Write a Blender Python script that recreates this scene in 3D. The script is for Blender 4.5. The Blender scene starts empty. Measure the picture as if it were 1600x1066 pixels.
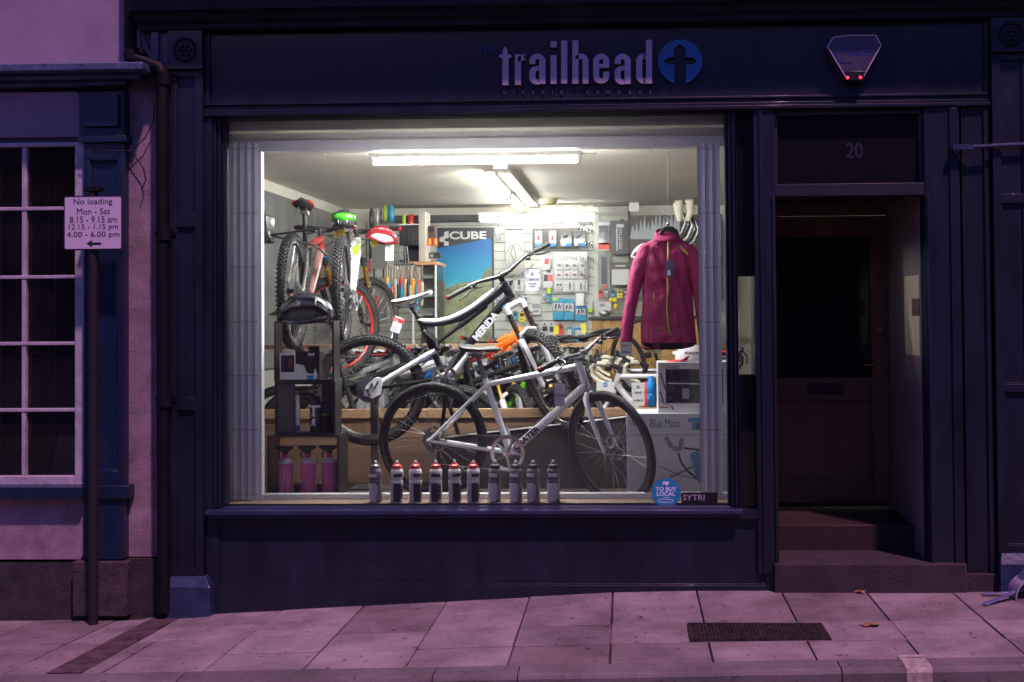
import bpy, bmesh, math, random
from mathutils import Matrix, Vector, noise
random.seed(7)
R = math.radians
S = bpy.context.scene
COL = S.collection

# ------------------------------------------------------------------ camera
FPX = 1925.0
CAM = Vector((0, -7.0, 1.57))
ROT = (Matrix.Rotation(R(2.0), 3, 'Z') @ Matrix.Rotation(R(90 + 1.2), 3, 'X') @ Matrix.Rotation(R(-0.45), 3, 'Z'))
d = ROT.transposed() @ Vector((0, 1, 0))
SHX = (800 + FPX * d.x / -d.z - 978) / 1600
SHY = (489 - 533 + FPX * d.y / -d.z) / 1600
cd = bpy.data.cameras.new('camera')
cam = bpy.data.objects.new('camera', cd)
COL.objects.link(cam)
cam.matrix_world = Matrix.Translation(CAM) @ ROT.to_4x4()
cd.sensor_fit = 'HORIZONTAL'
cd.sensor_width = 36
cd.lens = FPX / 1600 * 36
cd.shift_x, cd.shift_y = SHX, SHY
cd.clip_end = 200
S.camera = cam

# ------------------------------------------------------------------ sky, sun, exposure
w = bpy.data.worlds.new('World')
S.world = w
w.use_nodes = True
nt = w.node_tree
bg = nt.nodes['Background']
sky = nt.nodes.new('ShaderNodeTexSky')
sky.sky_type = 'NISHITA'
sky.sun_disc = False
sky.sun_elevation = R(4)
sky.sun_rotation = R(200)
tint = nt.nodes.new('ShaderNodeMix')
tint.data_type = 'RGBA'
tint.blend_type = 'MULTIPLY'
tint.inputs[0].default_value = 1
tint.inputs[7].default_value = (0.52, 0.52, 2.05, 1)
nt.links.new(sky.outputs[0], tint.inputs[6])
nt.links.new(tint.outputs[2], bg.inputs[0])
bg.inputs[1].default_value = 0.135
sd = bpy.data.lights.new('sun', 'SUN')
sd.energy = 2.5
sd.angle = R(2.5)
sd.color = (1.0, 0.49, 0.72)
so = bpy.data.objects.new('sun', sd)
COL.objects.link(so)
SUNDIR = Vector((0.30, -0.46, 1.0)).normalized()     # towards the light
so.rotation_euler = SUNDIR.to_track_quat('Z', 'Y').to_euler()
S.view_settings.view_transform = 'Standard'
S.view_settings.look = 'None'
S.view_settings.exposure = 0.38
S.view_settings.gamma = 1


def ray(px, py):
    return ROT @ Vector(((px - 800 + SHX * 1600) / FPX, -(py - 533 - SHY * 1600) / FPX, -1))


def at(px, py, Y=0.0):
    r = ray(px, py)
    return CAM + r * ((Y - CAM.y) / r.y)


def rc(x0, y0, x1, y1, Y=0.0):                # picture rectangle -> X0, X1, Z0, Z1 on the plane at depth Y
    xm, ym = (x0 + x1) / 2, (y0 + y1) / 2
    return at(x0, ym, Y).x, at(x1, ym, Y).x, at(xm, y1, Y).z, at(xm, y0, Y).z


# ------------------------------------------------------------------ mesh builder
class MB:
    def __init__(s, M=None):
        s.v, s.f, s.mi, s.m = [], [], [], 0
        s.M = M or Matrix()

    def add(s, vs, fs):
        n = len(s.v)
        s.v += [s.M @ Vector(v) for v in vs]
        for f in fs:
            s.f.append([i + n for i in f])
            s.mi.append(s.m)
        return s

    def box(s, x0, x1, y0, y1, z0, z1):
        x0, x1 = sorted((x0, x1)); y0, y1 = sorted((y0, y1)); z0, z1 = sorted((z0, z1))
        return s.add([(x0, y0, z0), (x1, y0, z0), (x1, y1, z0), (x0, y1, z0), (x0, y0, z1), (x1, y0, z1), (x1, y1, z1), (x0, y1, z1)],
                     [(0, 3, 2, 1), (4, 5, 6, 7), (0, 1, 5, 4), (1, 2, 6, 5), (2, 3, 7, 6), (3, 0, 4, 7)])

    def obox(s, c, rot, dx, dy, dz):          # oriented box
        M = Matrix.Translation(Vector(c)) @ rot.to_4x4()
        vs = [M @ Vector((a * dx / 2, b * dy / 2, e * dz / 2)) for e in (-1, 1) for b in (-1, 1) for a in (-1, 1)]
        return s.add(vs, [(0, 2, 3, 1), (4, 5, 7, 6), (0, 1, 5, 4), (1, 3, 7, 5), (3, 2, 6, 7), (2, 0, 4, 6)])

    def cyl(s, p0, p1, r0, r1=None, n=10, caps=True):
        return s.tube([p0, p1], [r0, r0 if r1 is None else r1], n, caps=caps)

    def tube(s, pts, r, n=8, closed=False, caps=True, flat=1.0):
        pts = [Vector(p) for p in pts]
        k = len(pts)
        if not isinstance(r, (list, tuple)):
            r = [r] * k
        tg = []
        for i in range(k):
            if closed:
                t = pts[(i + 1) % k] - pts[i - 1]
            else:
                t = pts[min(i + 1, k - 1)] - pts[max(i - 1, 0)]
            if t.length < 1e-9:
                t = Vector((0, 0, 1))
            tg.append(t.normalized())
        ref = Vector((0, 1, 0)) if abs(tg[0].y) < .9 else Vector((1, 0, 0))
        nrm = (ref - tg[0] * ref.dot(tg[0])).normalized()
        vs = []
        for i in range(k):
            nrm = (nrm - tg[i] * nrm.dot(tg[i])).normalized()
            b = tg[i].cross(nrm)
            for j in range(n):
                a = 2 * math.pi * j / n
                vs.append(pts[i] + nrm * (math.cos(a) * r[i] * flat) + b * (math.sin(a) * r[i]))
        fs = []
        for i in range(k if closed else k - 1):
            a, b2 = i * n, ((i + 1) % k) * n
            for j in range(n):
                fs.append((a + j, a + (j + 1) % n, b2 + (j + 1) % n, b2 + j))
        if caps and not closed:
            fs.append(tuple(range(n - 1, -1, -1)))
            fs.append(tuple(range((k - 1) * n, k * n)))
        return s.add(vs, fs)

    def lathe(s, prof, n=20, c=(0, 0, 0), rot=None, squash=1.0):
        c = Vector(c)
        vs = []
        for (r, z) in prof:
            for j in range(n):
                a = 2 * math.pi * j / n
                p = Vector((r * math.cos(a), r * squash * math.sin(a), z))
                if rot:
                    p = rot @ p
                vs.append(c + p)
        fs = []
        for i in range(len(prof) - 1):
            for j in range(n):
                fs.append((i * n + j, i * n + (j + 1) % n, (i + 1) * n + (j + 1) % n, (i + 1) * n + j))
        fs.append(tuple(range(n - 1, -1, -1)))
        fs.append(tuple(range((len(prof) - 1) * n, len(prof) * n)))
        return s.add(vs, fs)

    def prism(s, poly, y0, y1):               # polygon in x, z extruded along y
        n = len(poly)
        return s.add([(x, y0, z) for x, z in poly] + [(x, y1, z) for x, z in poly],
                     [tuple(range(n)), tuple(range(2 * n - 1, n - 1, -1))] + [(i, i + n, (i + 1) % n + n, (i + 1) % n) for i in range(n)])

    def ell(s, c, rx, ry, rz, nu=16, nv=10, zmin=-1.0):
        c = Vector(c)
        prof = []
        for i in range(nv + 1):
            a = math.asin(zmin) + (math.pi / 2 - math.asin(zmin)) * i / nv
            prof.append((max(math.cos(a), .001), math.sin(a)))
        vs = [c + Vector((r * rx * math.cos(2 * math.pi * j / nu), r * ry * math.sin(2 * math.pi * j / nu), z * rz)) for r, z in prof for j in range(nu)]
        fs = [(i * nu + j, i * nu + (j + 1) % nu, (i + 1) * nu + (j + 1) % nu, (i + 1) * nu + j) for i in range(nv) for j in range(nu)]
        fs += [tuple(range(nu - 1, -1, -1)), tuple(range(nv * nu, (nv + 1) * nu))]
        return s.add(vs, fs)

    def ring(s, c, Rr, sec, n=64, flip=1):     # section (radial, axial) swept about the local y axis
        c = Vector(c)
        m = len(sec)
        vs = []
        for i in range(n):
            a = 2 * math.pi * i / n
            for (dr, dy) in sec:
                vs.append(c + Vector(((Rr + dr) * math.cos(a), dy, (Rr + dr) * math.sin(a))))
        fs = [(i * m + j, i * m + (j + 1) % m, ((i + 1) % n) * m + (j + 1) % m, ((i + 1) % n) * m + j) for i in range(n) for j in range(m)]
        return s.add(vs, fs)

    def loft(s, rings, caps=True):
        n = len(rings[0])
        fs = [(i * n + j, i * n + (j + 1) % n, (i + 1) * n + (j + 1) % n, (i + 1) * n + j) for i in range(len(rings) - 1) for j in range(n)]
        if caps:
            fs += [tuple(range(n - 1, -1, -1)), tuple(range((len(rings) - 1) * n, len(rings) * n))]
        return s.add([p for r in rings for p in r], fs)

    def text(s, body, loc, size, sx=1.0, align='CENTER', ext=.002, off=0.0, rot=0.0, face=None, space=1.0, fn=None):
        cu = bpy.data.curves.new('lettering', 'FONT')
        cu.body = body
        cu.size = size
        cu.align_x = align
        cu.extrude = ext
        cu.offset = off
        cu.space_character = space
        cu.resolution_u = 4
        ob = bpy.data.objects.new('lettering', cu)
        me = bpy.data.meshes.new_from_object(ob)
        loc = Vector(loc)
        Rm = Matrix.Rotation(-rot, 3, 'Y')
        vs = []
        for v in me.vertices:
            p = Rm @ Vector((v.co.x * sx, -v.co.z, v.co.y))
            if fn:
                p = fn(p)
            elif face:
                p = face @ p
            vs.append(loc + p)
        fs = [tuple(p.vertices) for p in me.polygons]
        s.add(vs, fs)
        bpy.data.objects.remove(ob)
        bpy.data.curves.remove(cu)
        bpy.data.meshes.remove(me)
        return s

    def mesh(s, name, mats, smooth=True, ang=38, norm=True):
        me = bpy.data.meshes.new(name)
        me.from_pydata([tuple(v) for v in s.v], [], s.f)
        if not isinstance(mats, (list, tuple)):
            mats = [mats]
        for m in mats:
            me.materials.append(m)
        me.polygons.foreach_set('material_index', s.mi)
        if norm:
            bm = bmesh.new()
            bm.from_mesh(me)
            bmesh.ops.recalc_face_normals(bm, faces=bm.faces)
            bm.to_mesh(me)
            bm.free()
        if smooth:
            me.polygons.foreach_set('use_smooth', [True] * len(me.polygons))
            me.set_sharp_from_angle(angle=R(ang))
        me.update()
        return me

    def obj(s, name, mats, parent=None, bev=0, smooth=True, label=None, norm=True):
        return link(name, s.mesh(name, mats, smooth, norm=norm), parent, bev, label)


def link(name, me, parent=None, bev=0, label=None):
    o = bpy.data.objects.new(name, me)
    COL.objects.link(o)
    if parent:
        o.parent = parent
        L = parent.get('_o')
    if bev:
        b = o.modifiers.new('bevel', 'BEVEL')
        b.width = bev
        b.segments = 2
        b.limit_method = 'ANGLE'
        b.angle_limit = R(40)
    if label:
        o['label'] = label
    return o


def tag(o, label, cat, group=None):
    o['label'] = label
    o['category'] = cat
    if group:
        o['group'] = group
    return o


def thing(name, label, cat, loc=(0, 0, 0), group=None, M=None):
    o = bpy.data.objects.new(name, None)
    COL.objects.link(o)
    o.empty_display_size = .1
    if M is not None:
        o.matrix_world = M
    else:
        o.location = loc
    return tag(o, label, cat, group)


def off(loc):                                  # builder that takes world coordinates for parts of a thing at loc
    return MB(Matrix.Translation(-Vector(loc)))


def struct(o):
    o['kind'] = 'structure'
    return o


# ------------------------------------------------------------------ materials
def mat(name, col, rough=.5, metal=0.0, var=.12, scale=6.0, bump=0.0, bscale=60.0, coat=0.0, alpha=1.0, emit=None, estr=0.0, stain=None, stretch=None, spec=.5):
    m = bpy.data.materials.new(name)
    m.use_nodes = True
    n, l = m.node_tree.nodes, m.node_tree.links
    b = n['Principled BSDF']
    b.inputs['Roughness'].default_value = rough
    b.inputs['Metallic'].default_value = metal
    b.inputs['Coat Weight'].default_value = coat
    b.inputs['Coat Roughness'].default_value = .08
    b.inputs['Specular IOR Level'].default_value = spec
    b.inputs['Alpha'].default_value = alpha
    tc = n.new('ShaderNodeTexCoord')
    src = tc.outputs['Object']
    if stretch:
        mp = n.new('ShaderNodeMapping')
        mp.inputs['Scale'].default_value = stretch
        l.new(src, mp.inputs[0])
        src = mp.outputs[0]
    if var:
        nz = n.new('ShaderNodeTexNoise')
        nz.inputs['Scale'].default_value = scale
        nz.inputs['Detail'].default_value = 6
        nz.inputs['Roughness'].default_value = .65
        l.new(src, nz.inputs['Vector'])
        cr = n.new('ShaderNodeValToRGB')
        cr.color_ramp.elements[0].position = .3
        cr.color_ramp.elements[1].position = .7
        lo = [c * (1 - var) for c in col]
        hi = [min(1, c * (1 + var)) for c in col]
        if stain:
            lo = list(stain)
        cr.color_ramp.elements[0].color = (*lo, 1)
        cr.color_ramp.elements[1].color = (*hi, 1)
        l.new(nz.outputs['Fac'], cr.inputs[0])
        l.new(cr.outputs[0], b.inputs['Base Color'])
        mr = n.new('ShaderNodeMapRange')
        mr.inputs[3].default_value = max(0, rough - .08)
        mr.inputs[4].default_value = min(1, rough + .12)
        l.new(nz.outputs['Fac'], mr.inputs[0])
        l.new(mr.outputs[0], b.inputs['Roughness'])
    else:
        b.inputs['Base Color'].default_value = (*col, 1)
    if bump:
        nb = n.new('ShaderNodeTexNoise')
        nb.inputs['Scale'].default_value = bscale
        nb.inputs['Detail'].default_value = 5
        l.new(src, nb.inputs['Vector'])
        bp = n.new('ShaderNodeBump')
        bp.inputs['Strength'].default_value = bump
        bp.inputs['Distance'].default_value = .01
        l.new(nb.outputs['Fac'], bp.inputs['Height'])
        l.new(bp.outputs[0], b.inputs['Normal'])
    if emit:
        b.inputs['Emission Color'].default_value = (*emit, 1)
        b.inputs['Emission Strength'].default_value = estr
    return m


def glassmat(name, tintc=(1, 1, 1), ior=1.45, rough=0.0, refl=1.0, dirt=0.0):
    m = bpy.data.materials.new(name)
    m.use_nodes = True
    n, l = m.node_tree.nodes, m.node_tree.links
    n.clear()
    out = n.new('ShaderNodeOutputMaterial')
    tr = n.new('ShaderNodeBsdfTransparent')
    tr.inputs[0].default_value = (*tintc, 1)
    gl = n.new('ShaderNodeBsdfGlossy')
    gl.inputs['Roughness'].default_value = rough
    fr = n.new('ShaderNodeFresnel')
    fr.inputs[0].default_value = ior
    mu = n.new('ShaderNodeMath')
    mu.operation = 'MULTIPLY'
    mu.inputs[1].default_value = refl
    mx = n.new('ShaderNodeMixShader')
    l.new(fr.outputs[0], mu.inputs[0])
    l.new(mu.outputs[0], mx.inputs[0])
    l.new(tr.outputs[0], mx.inputs[1])
    l.new(gl.outputs[0], mx.inputs[2])
    last = mx.outputs[0]
    if dirt:
        df = n.new('ShaderNodeBsdfDiffuse')
        df.inputs[0].default_value = (.8, .8, .8, 1)
        nz = n.new('ShaderNodeTexNoise')
        nz.inputs['Scale'].default_value = 2.5
        nz.inputs['Detail'].default_value = 8
        mr = n.new('ShaderNodeMapRange')
        mr.inputs[1].default_value = .4
        mr.inputs[2].default_value = .8
        mr.inputs[3].default_value = 0.135 * dirt
        mr.inputs[4].default_value = dirt
        m2 = n.new('ShaderNodeMixShader')
        l.new(nz.outputs['Fac'], mr.inputs[0])
        l.new(mr.outputs[0], m2.inputs[0])
        l.new(last, m2.inputs[1])
        l.new(df.outputs[0], m2.inputs[2])
        last = m2.outputs[0]
    l.new(last, out.inputs[0])
    return m


NAVY = mat('navy paint', (.009, .014, .028), .42, var=.5, scale=5, bump=.28, bscale=22, coat=.12, spec=.35, stretch=(1, 1, .25))
NAVYL = mat('worn navy paint', (.022, .036, .085), .42, var=.4, scale=9, bump=.25, bscale=40, coat=.2)
DEEP = mat('deep blue paint', (.005, .018, .048), .4, var=.3, scale=4, bump=.2, bscale=30, coat=.2, stretch=(1, 1, .3))
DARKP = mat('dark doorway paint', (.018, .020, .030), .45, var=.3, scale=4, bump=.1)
PLAST = mat('white render', (.27, .22, .29), .85, var=.22, scale=1.6, bump=.12, bscale=55)
PLASTD = mat('weathered render', (.28, .21, .26), .9, var=.3, scale=6, bump=.30, bscale=70, stain=(.15, .11, .13))
BLACKP = mat('black pipe paint', (.006, .006, .009), .55, var=.3, scale=12, bump=.1, coat=0, spec=.2)
WHITEP = mat('white gloss paint', (.72, .68, .72), .4, var=.08, scale=7, bump=.15, bscale=45)
STEELG = mat('galvanised steel', (.30, .31, .33), .38, .8, var=.2, scale=20)
DARKIN = mat('dark interior', (.02, .015, .015), .8, var=.3)
GLASS = glassmat('window glass', (.97, .975, .97), 1.45, 0, 1.0, .024)
GLASSD = glassmat('small pane glass', (.8, .8, .82), 1.5, .02, 1.0, .02)
CONC = mat('stone step', (.034, .024, .030), .85, var=.4, scale=7, bump=.5, bscale=60)
BRASS = mat('tarnished brass', (.35, .26, .12), .35, .9, var=.2, scale=30)


def stone_mat(name, c0, c1, c2, rough=.75):
    m = bpy.data.materials.new(name)
    m.use_nodes = True
    n, l = m.node_tree.nodes, m.node_tree.links
    b = n['Principled BSDF']
    tc = n.new('ShaderNodeTexCoord')
    at_ = n.new('ShaderNodeAttribute')
    at_.attribute_name = 'tone'
    big = n.new('ShaderNodeTexNoise'); big.inputs['Scale'].default_value = 2.2; big.inputs['Detail'].default_value = 7; big.inputs['Roughness'].default_value = .7
    fine = n.new('ShaderNodeTexNoise'); fine.inputs['Scale'].default_value = 160; fine.inputs['Detail'].default_value = 3
    spots = n.new('ShaderNodeTexNoise'); spots.inputs['Scale'].default_value = 22; spots.inputs['Detail'].default_value = 2
    for t in (big, fine, spots):
        l.new(tc.outputs['Object'], t.inputs['Vector'])
    r1 = n.new('ShaderNodeValToRGB')
    r1.color_ramp.elements[0].position = .32; r1.color_ramp.elements[0].color = (*c0, 1)
    r1.color_ramp.elements[1].position = .66; r1.color_ramp.elements[1].color = (*c1, 1)
    l.new(big.outputs['Fac'], r1.inputs[0])
    r2 = n.new('ShaderNodeValToRGB')
    r2.color_ramp.elements[0].position = .66; r2.color_ramp.elements[0].color = (1, 1, 1, 1)
    r2.color_ramp.elements[1].position = .72; r2.color_ramp.elements[1].color = (*c2, 1)
    l.new(spots.outputs['Fac'], r2.inputs[0])
    m1 = n.new('ShaderNodeMix'); m1.data_type = 'RGBA'; m1.blend_type = 'MULTIPLY'; m1.inputs[0].default_value = 1
    l.new(r1.outputs[0], m1.inputs[6]); l.new(r2.outputs[0], m1.inputs[7])
    m2 = n.new('ShaderNodeMix'); m2.data_type = 'RGBA'; m2.blend_type = 'MULTIPLY'; m2.inputs[0].default_value = 1
    l.new(m1.outputs[2], m2.inputs[6]); l.new(at_.outputs['Color'], m2.inputs[7])
    r3 = n.new('ShaderNodeMapRange'); r3.inputs[3].default_value = .45; r3.inputs[4].default_value = 1.5
    l.new(fine.outputs['Fac'], r3.inputs[0])
    m3 = n.new('ShaderNodeMix'); m3.data_type = 'RGBA'; m3.blend_type = 'MULTIPLY'; m3.inputs[0].default_value = 1
    l.new(m2.outputs[2], m3.inputs[6]); l.new(r3.outputs[0], m3.inputs[7])
    l.new(m3.outputs[2], b.inputs['Base Color'])
    bp = n.new('ShaderNodeBump'); bp.inputs['Strength'].default_value = .5; bp.inputs['Distance'].default_value = .004
    l.new(fine.outputs['Fac'], bp.inputs['Height']); l.new(bp.outputs[0], b.inputs['Normal'])
    rr = n.new('ShaderNodeMapRange'); rr.inputs[3].default_value = rough - .2; rr.inputs[4].default_value = rough + .1
    l.new(big.outputs['Fac'], rr.inputs[0]); l.new(rr.outputs[0], b.inputs['Roughness'])
    return m


def tones(o, vals):                            # per-face tone, constant over each slab
    a = o.data.color_attributes.new('tone', 'FLOAT_COLOR', 'CORNER')
    k = 0
    for p in o.data.polygons:
        v = vals[p.index]
        for _ in p.loop_indices:
            a.data[k].color = (v[0], v[1], v[2], 1)
            k += 1


# ------------------------------------------------------------------ ground
KY = -1.32                                     # back of the kerb


def zw(X):
    return min(0, .054 * (X - .1)) if X > -3 else -.167 + .01 * (X + 3)


def zk(X):
    return -.035 + .020 * X


def zg(X, Y):
    t = max(0, min(1, -Y / -KY))
    return zw(X) * (1 - t) + zk(X) * t


STONE = stone_mat('pavement stone', (.13, .115, .12), (.34, .31, .31), (.25, .22, .22))
KERBM = stone_mat('kerb stone', (.085, .078, .08), (.19, .175, .175), (.5, .5, .5))
ROADM = stone_mat('asphalt', (.035, .032, .034), (.06, .055, .058), (.8, .8, .8), .85)

b = MB(); vals = []
b.box(-14, 14, KY - .001, .3, -1.2, -.32)
vals += [(.6, .6, .6)] * 6
# grout bed under the slabs
nx = 60
for i in range(nx):
    xa, xb = -9 + 18 * i / nx, -9 + 18 * (i + 1) / nx
    b.add([(xa, KY, zg(xa, KY) - .012), (xb, KY, zg(xb, KY) - .012), (xb, .25, zg(xb, 0) - .012), (xa, .25, zg(xa, 0) - .012)], [(0, 1, 2, 3)])
    vals.append((.16, .13, .12))
bed = b.obj('pavement_bed', STONE, smooth=False)
tones(bed, vals); struct(bed)

b = MB(); vals = []
sl = .4725
x_off = at(958, 923, 0).x
rows = [(.0, -.655), (-.655, -1.005), (-1.005, KY)]
random.seed(3)
GR = rc(1080, 968, 1288, 1003, -.85)
for ri, (ya, yb) in enumerate(rows):
    for k in range(-20, 21):
        sh = 0
        xa = x_off + (k + sh) * sl + .003
        xb = xa + sl - random.uniform(.006, .011)
        if ri == 1 and xb > GR[0] - .03 and xa < GR[1] + .03:
            continue
        y0, y1 = yb + .006, ya - .006
        if ri == 0:
            y1 = .01
        jz = random.uniform(-.0015, .0015)
        tlt = random.uniform(-.0015, .0015)
        n0 = len(b.f)
        c = [(xa, y0, zg(xa, y0) + jz), (xb, y0, zg(xb, y0) + jz + tlt), (xb, y1, zg(xb, min(0, y1)) + jz + tlt), (xa, y1, zg(xa, min(0, y1)) + jz)]
        lo = [(p[0], p[1], p[2] - .03) for p in c]
        b.add(c + lo, [(0, 1, 2, 3), (0, 4, 5, 1), (1, 5, 6, 2), (2, 6, 7, 3), (3, 7, 4, 0)])
        t = random.uniform(.68, 1.15)
        g = random.uniform(.94, 1.0)
        vals += [(t, t * g, t * g)] * 5
pv = b.obj('pavement', STONE, bev=.003, smooth=False)
tones(pv, vals); struct(pv)

# broken mortar patch round the cover
b = MB()
gone = [x_off + k * sl for k in range(-20, 21) if x_off + (k + 1) * sl - .003 > GR[0] - .03 and x_off + k * sl + .003 < GR[1] + .03]
ga, gb = gone[0], gone[-1] + sl
for k in range(26):
    xa = ga + (gb - ga) * k / 26
    xb = ga + (gb - ga) * (k + 1) / 26
    b.add([(xa, -1.006, zg(xa, -1) - .002), (xb, -1.006, zg(xb, -1) - .002), (xb, -.654, zg(xb, -.65) - .002), (xa, -.654, zg(xa, -.65) - .002)], [(0, 1, 2, 3)])
pt = b.obj('pavement_patch', stone_mat('rough mortar', (.13, .11, .11), (.32, .28, .28), (.3, .26, .26)), smooth=False)
tones(pt, [(1, 1, 1)] * 26); struct(pt)

# kerb
b = MB(); vals = []
random.seed(5)
xk = -8.4
ksplit = [at(680, 1058, KY - .05).x, at(1310, 1030, KY - .05).x]
xs = [-9, -7.5, -6, -4.8, -3.9, -2.95, -2.05, ksplit[0], -.5, ksplit[0] + 1.0 * (ksplit[1] - ksplit[0]), 2.4, 3.4, 4.4, 5.4, 6.6, 8, 9]
xs = sorted(set(xs))
for i in range(len(xs) - 1):
    xa, xb = xs[i] + .003, xs[i + 1] - .003
    za, zb = zk(xa), zk(xb)
    prof = [(KY - .003, 0), (KY - .12, -.004), (KY - .134, -.010), (KY - .142, -.024), (KY - .145, -.30), (KY - .003, -.30)]
    vs = [(xa, y, za + z) for y, z in prof] + [(xb, y, zb + z) for y, z in prof]
    b.add(vs, [(0, 1, 7, 6), (1, 2, 8, 7), (2, 3, 9, 8), (3, 4, 10, 9), (5, 4, 3, 2, 1, 0), (6, 7, 8, 9, 10, 11)])
    t = random.uniform(.85, 1.1)
    vals += [(t, t, t)] * 6
kb = b.obj('kerb', KERBM, smooth=False)
tones(kb, vals); struct(kb)

b = MB()
b.add([(-40, -30, -.17), (40, -30, -.12), (40, KY - .14, -.12), (-40, KY - .14, -.20)], [(0, 1, 2, 3)])
rd = b.obj('road', ROADM, smooth=False)
tones(rd, [(1, 1, 1)]); struct(rd)

# terrace on the far side of the street (behind the camera): closes the street and the reflections
b = MB()
b.box(-30, 30, -14.5, -13.5, -.3, 6.2)
for k in range(15):
    for zz in (.6, 3.4):
        b.box(-28 + 4 * k, -26.6 + 4 * k, -13.5, -13.42, zz, zz + .12)
        b.box(-28 + 4 * k, -26.6 + 4 * k, -13.5, -13.42, zz + 1.7, zz + 1.85)
ft = b.obj('terrace', mat('far side brick', (.09, .06, .06), .8, var=.3, scale=1.5), smooth=False)
tag(ft, 'dim brick terrace closing the far side of the street', 'building')

# painted kerb marking
MARK = mat('worn cream marking paint', (.36, .33, .28), .7, var=.5, scale=30, stain=(.15, .12, .12))
b = MB()
xa, xb = at(1405, 1030, KY).x, at(1445, 1030, KY).x
for prof in ([(KY + .045, .004), (KY - .0, .004)], [(KY - .003, .003), (KY - .12, .0), (KY - .136, -.007), (KY - .146, -.022), (KY - .149, -.12)]):
    for i in range(len(prof) - 1):
        (ya, z1), (yb, z2) = prof[i], prof[i + 1]
        b.add([(xa, ya, zk(xa) + z1), (xb, ya, zk(xb) + z1), (xb, yb, zk(xb) + z2), (xa, yb, zk(xa) + z2)], [(0, 1, 2, 3)])
mk = b.obj('kerb_marking', MARK, smooth=False); struct(mk)

# drainage channel across the pavement under the downpipe
b = MB()
pa, pb = at(262, 965, -.02), at(100, 1060, KY)
wd = .085
for k in range(12):
    t0, t1 = k / 12, (k + 1) / 12
    A = Vector((pa.x + (pb.x - pa.x) * t0, -.02 + (KY + .02) * t0, 0)); B = Vector((pa.x + (pb.x - pa.x) * t1, -.02 + (KY + .02) * t1, 0))
    b.add([(A.x - wd, A.y, zg(A.x - wd, A.y) + .004), (A.x + wd, A.y, zg(A.x + wd, A.y) + .004), (B.x + wd, B.y, zg(B.x + wd, B.y) + .004), (B.x - wd, B.y, zg(B.x - wd, B.y) + .004)], [(0, 1, 2, 3)])
dc = b.obj('drain_channel', mat('damp channel stone', (.085, .062, .066), .45, var=.6, scale=14, bump=.6, bscale=50), smooth=False)
struct(dc)

# cast iron cover with raised chequer
IRON = mat('cast iron', (.055, .048, .046), .5, .6, var=.5, scale=18, bump=.4, bscale=90)
g = thing('coal_hole_cover', 'rusty rectangular chequered iron cover set in the pavement near the kerb', 'cover', (GR[0], -.85, zg(GR[0], -.85)))
o_ = g.location.copy()
b = off(o_)
cx0, cx1, cy0, cy1 = GR[0], GR[1], -.985, -.70
zc = zg((cx0 + cx1) / 2, -.85)
sx_ = lambda x, y: zg(x, y)
b.add([(cx0, cy0, sx_(cx0, cy0) + .003), (cx1, cy0, sx_(cx1, cy0) + .003), (cx1, cy1, sx_(cx1, cy1) + .003), (cx0, cy1, sx_(cx0, cy1) + .003)], [(0, 1, 2, 3)])
b.obj('plate', IRON, g, smooth=False)
b = off(o_)
nxx, nyy = 34, 13
for i in range(nxx):
    for j in range(nyy):
        x = cx0 + .015 + (cx1 - cx0 - .03) * (i + .5) / nxx
        y = cy0 + .012 + (cy1 - cy0 - .024) * (j + .5) / nyy
        a = R(45) if (i + j) % 2 else R(-45)
        b.obox((x, y, zg(x, y) + .006), Matrix.Rotation(a, 3, 'Z'), .019, .006, .007)
b.obj('chequer', mat('worn iron tops', (.15, .13, .12), .35, .7, var=.5, scale=25), g, smooth=False)
b = off(o_)
for (xa, xb, ya, yb) in ((cx0 - .012, cx1 + .012, cy0 - .012, cy0), (cx0 - .012, cx1 + .012, cy1, cy1 + .012), (cx0 - .012, cx0, cy0, cy1), (cx1, cx1 + .012, cy0, cy1)):
    b.box(xa, xb, ya, yb, zc - .02, zc + .008)
b.obj('frame', IRON, g)

# fallen leaf
LEAF = mat('dry leaf', (.26, .15, .07), .8, var=.4, scale=60)
for k, (px, py, sc, ang, lab) in enumerate(((1360, 975, .045, .4, 'dry brown leaf on the paving right of the iron cover'), (1345, 928, .03, 1.6, 'small pale scrap of leaf near the shop step'))):
    Yg = -.75 if k == 0 else -.06
    p = at(px, py, Yg)
    z0 = zg(p.x, Yg) + .004
    b = MB()
    n = 11
    pts = []
    for i in range(2 * n):
        a = math.pi * i / n
        rr = sc * (.55 + .45 * abs(math.cos(a * 2.5 + .3)))
        pts.append((rr * math.cos(a + ang) * 1.2, rr * math.sin(a + ang) * .8, .006 * math.sin(a * 3) + .006))
    b.add([(0, 0, .012)] + pts, [(0, i + 1, (i + 1) % (2 * n) + 1) for i in range(2 * n)])
    b.tube([(0, 0, .012), (sc * 1.4 * math.cos(ang + 3), sc * 1.2 * math.sin(ang + 3), .004)], .0012, 5)
    o = b.obj('fallen_leaf', LEAF)
    o.location = (p.x, Yg, z0)
    tag(o, lab, 'leaf')

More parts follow.
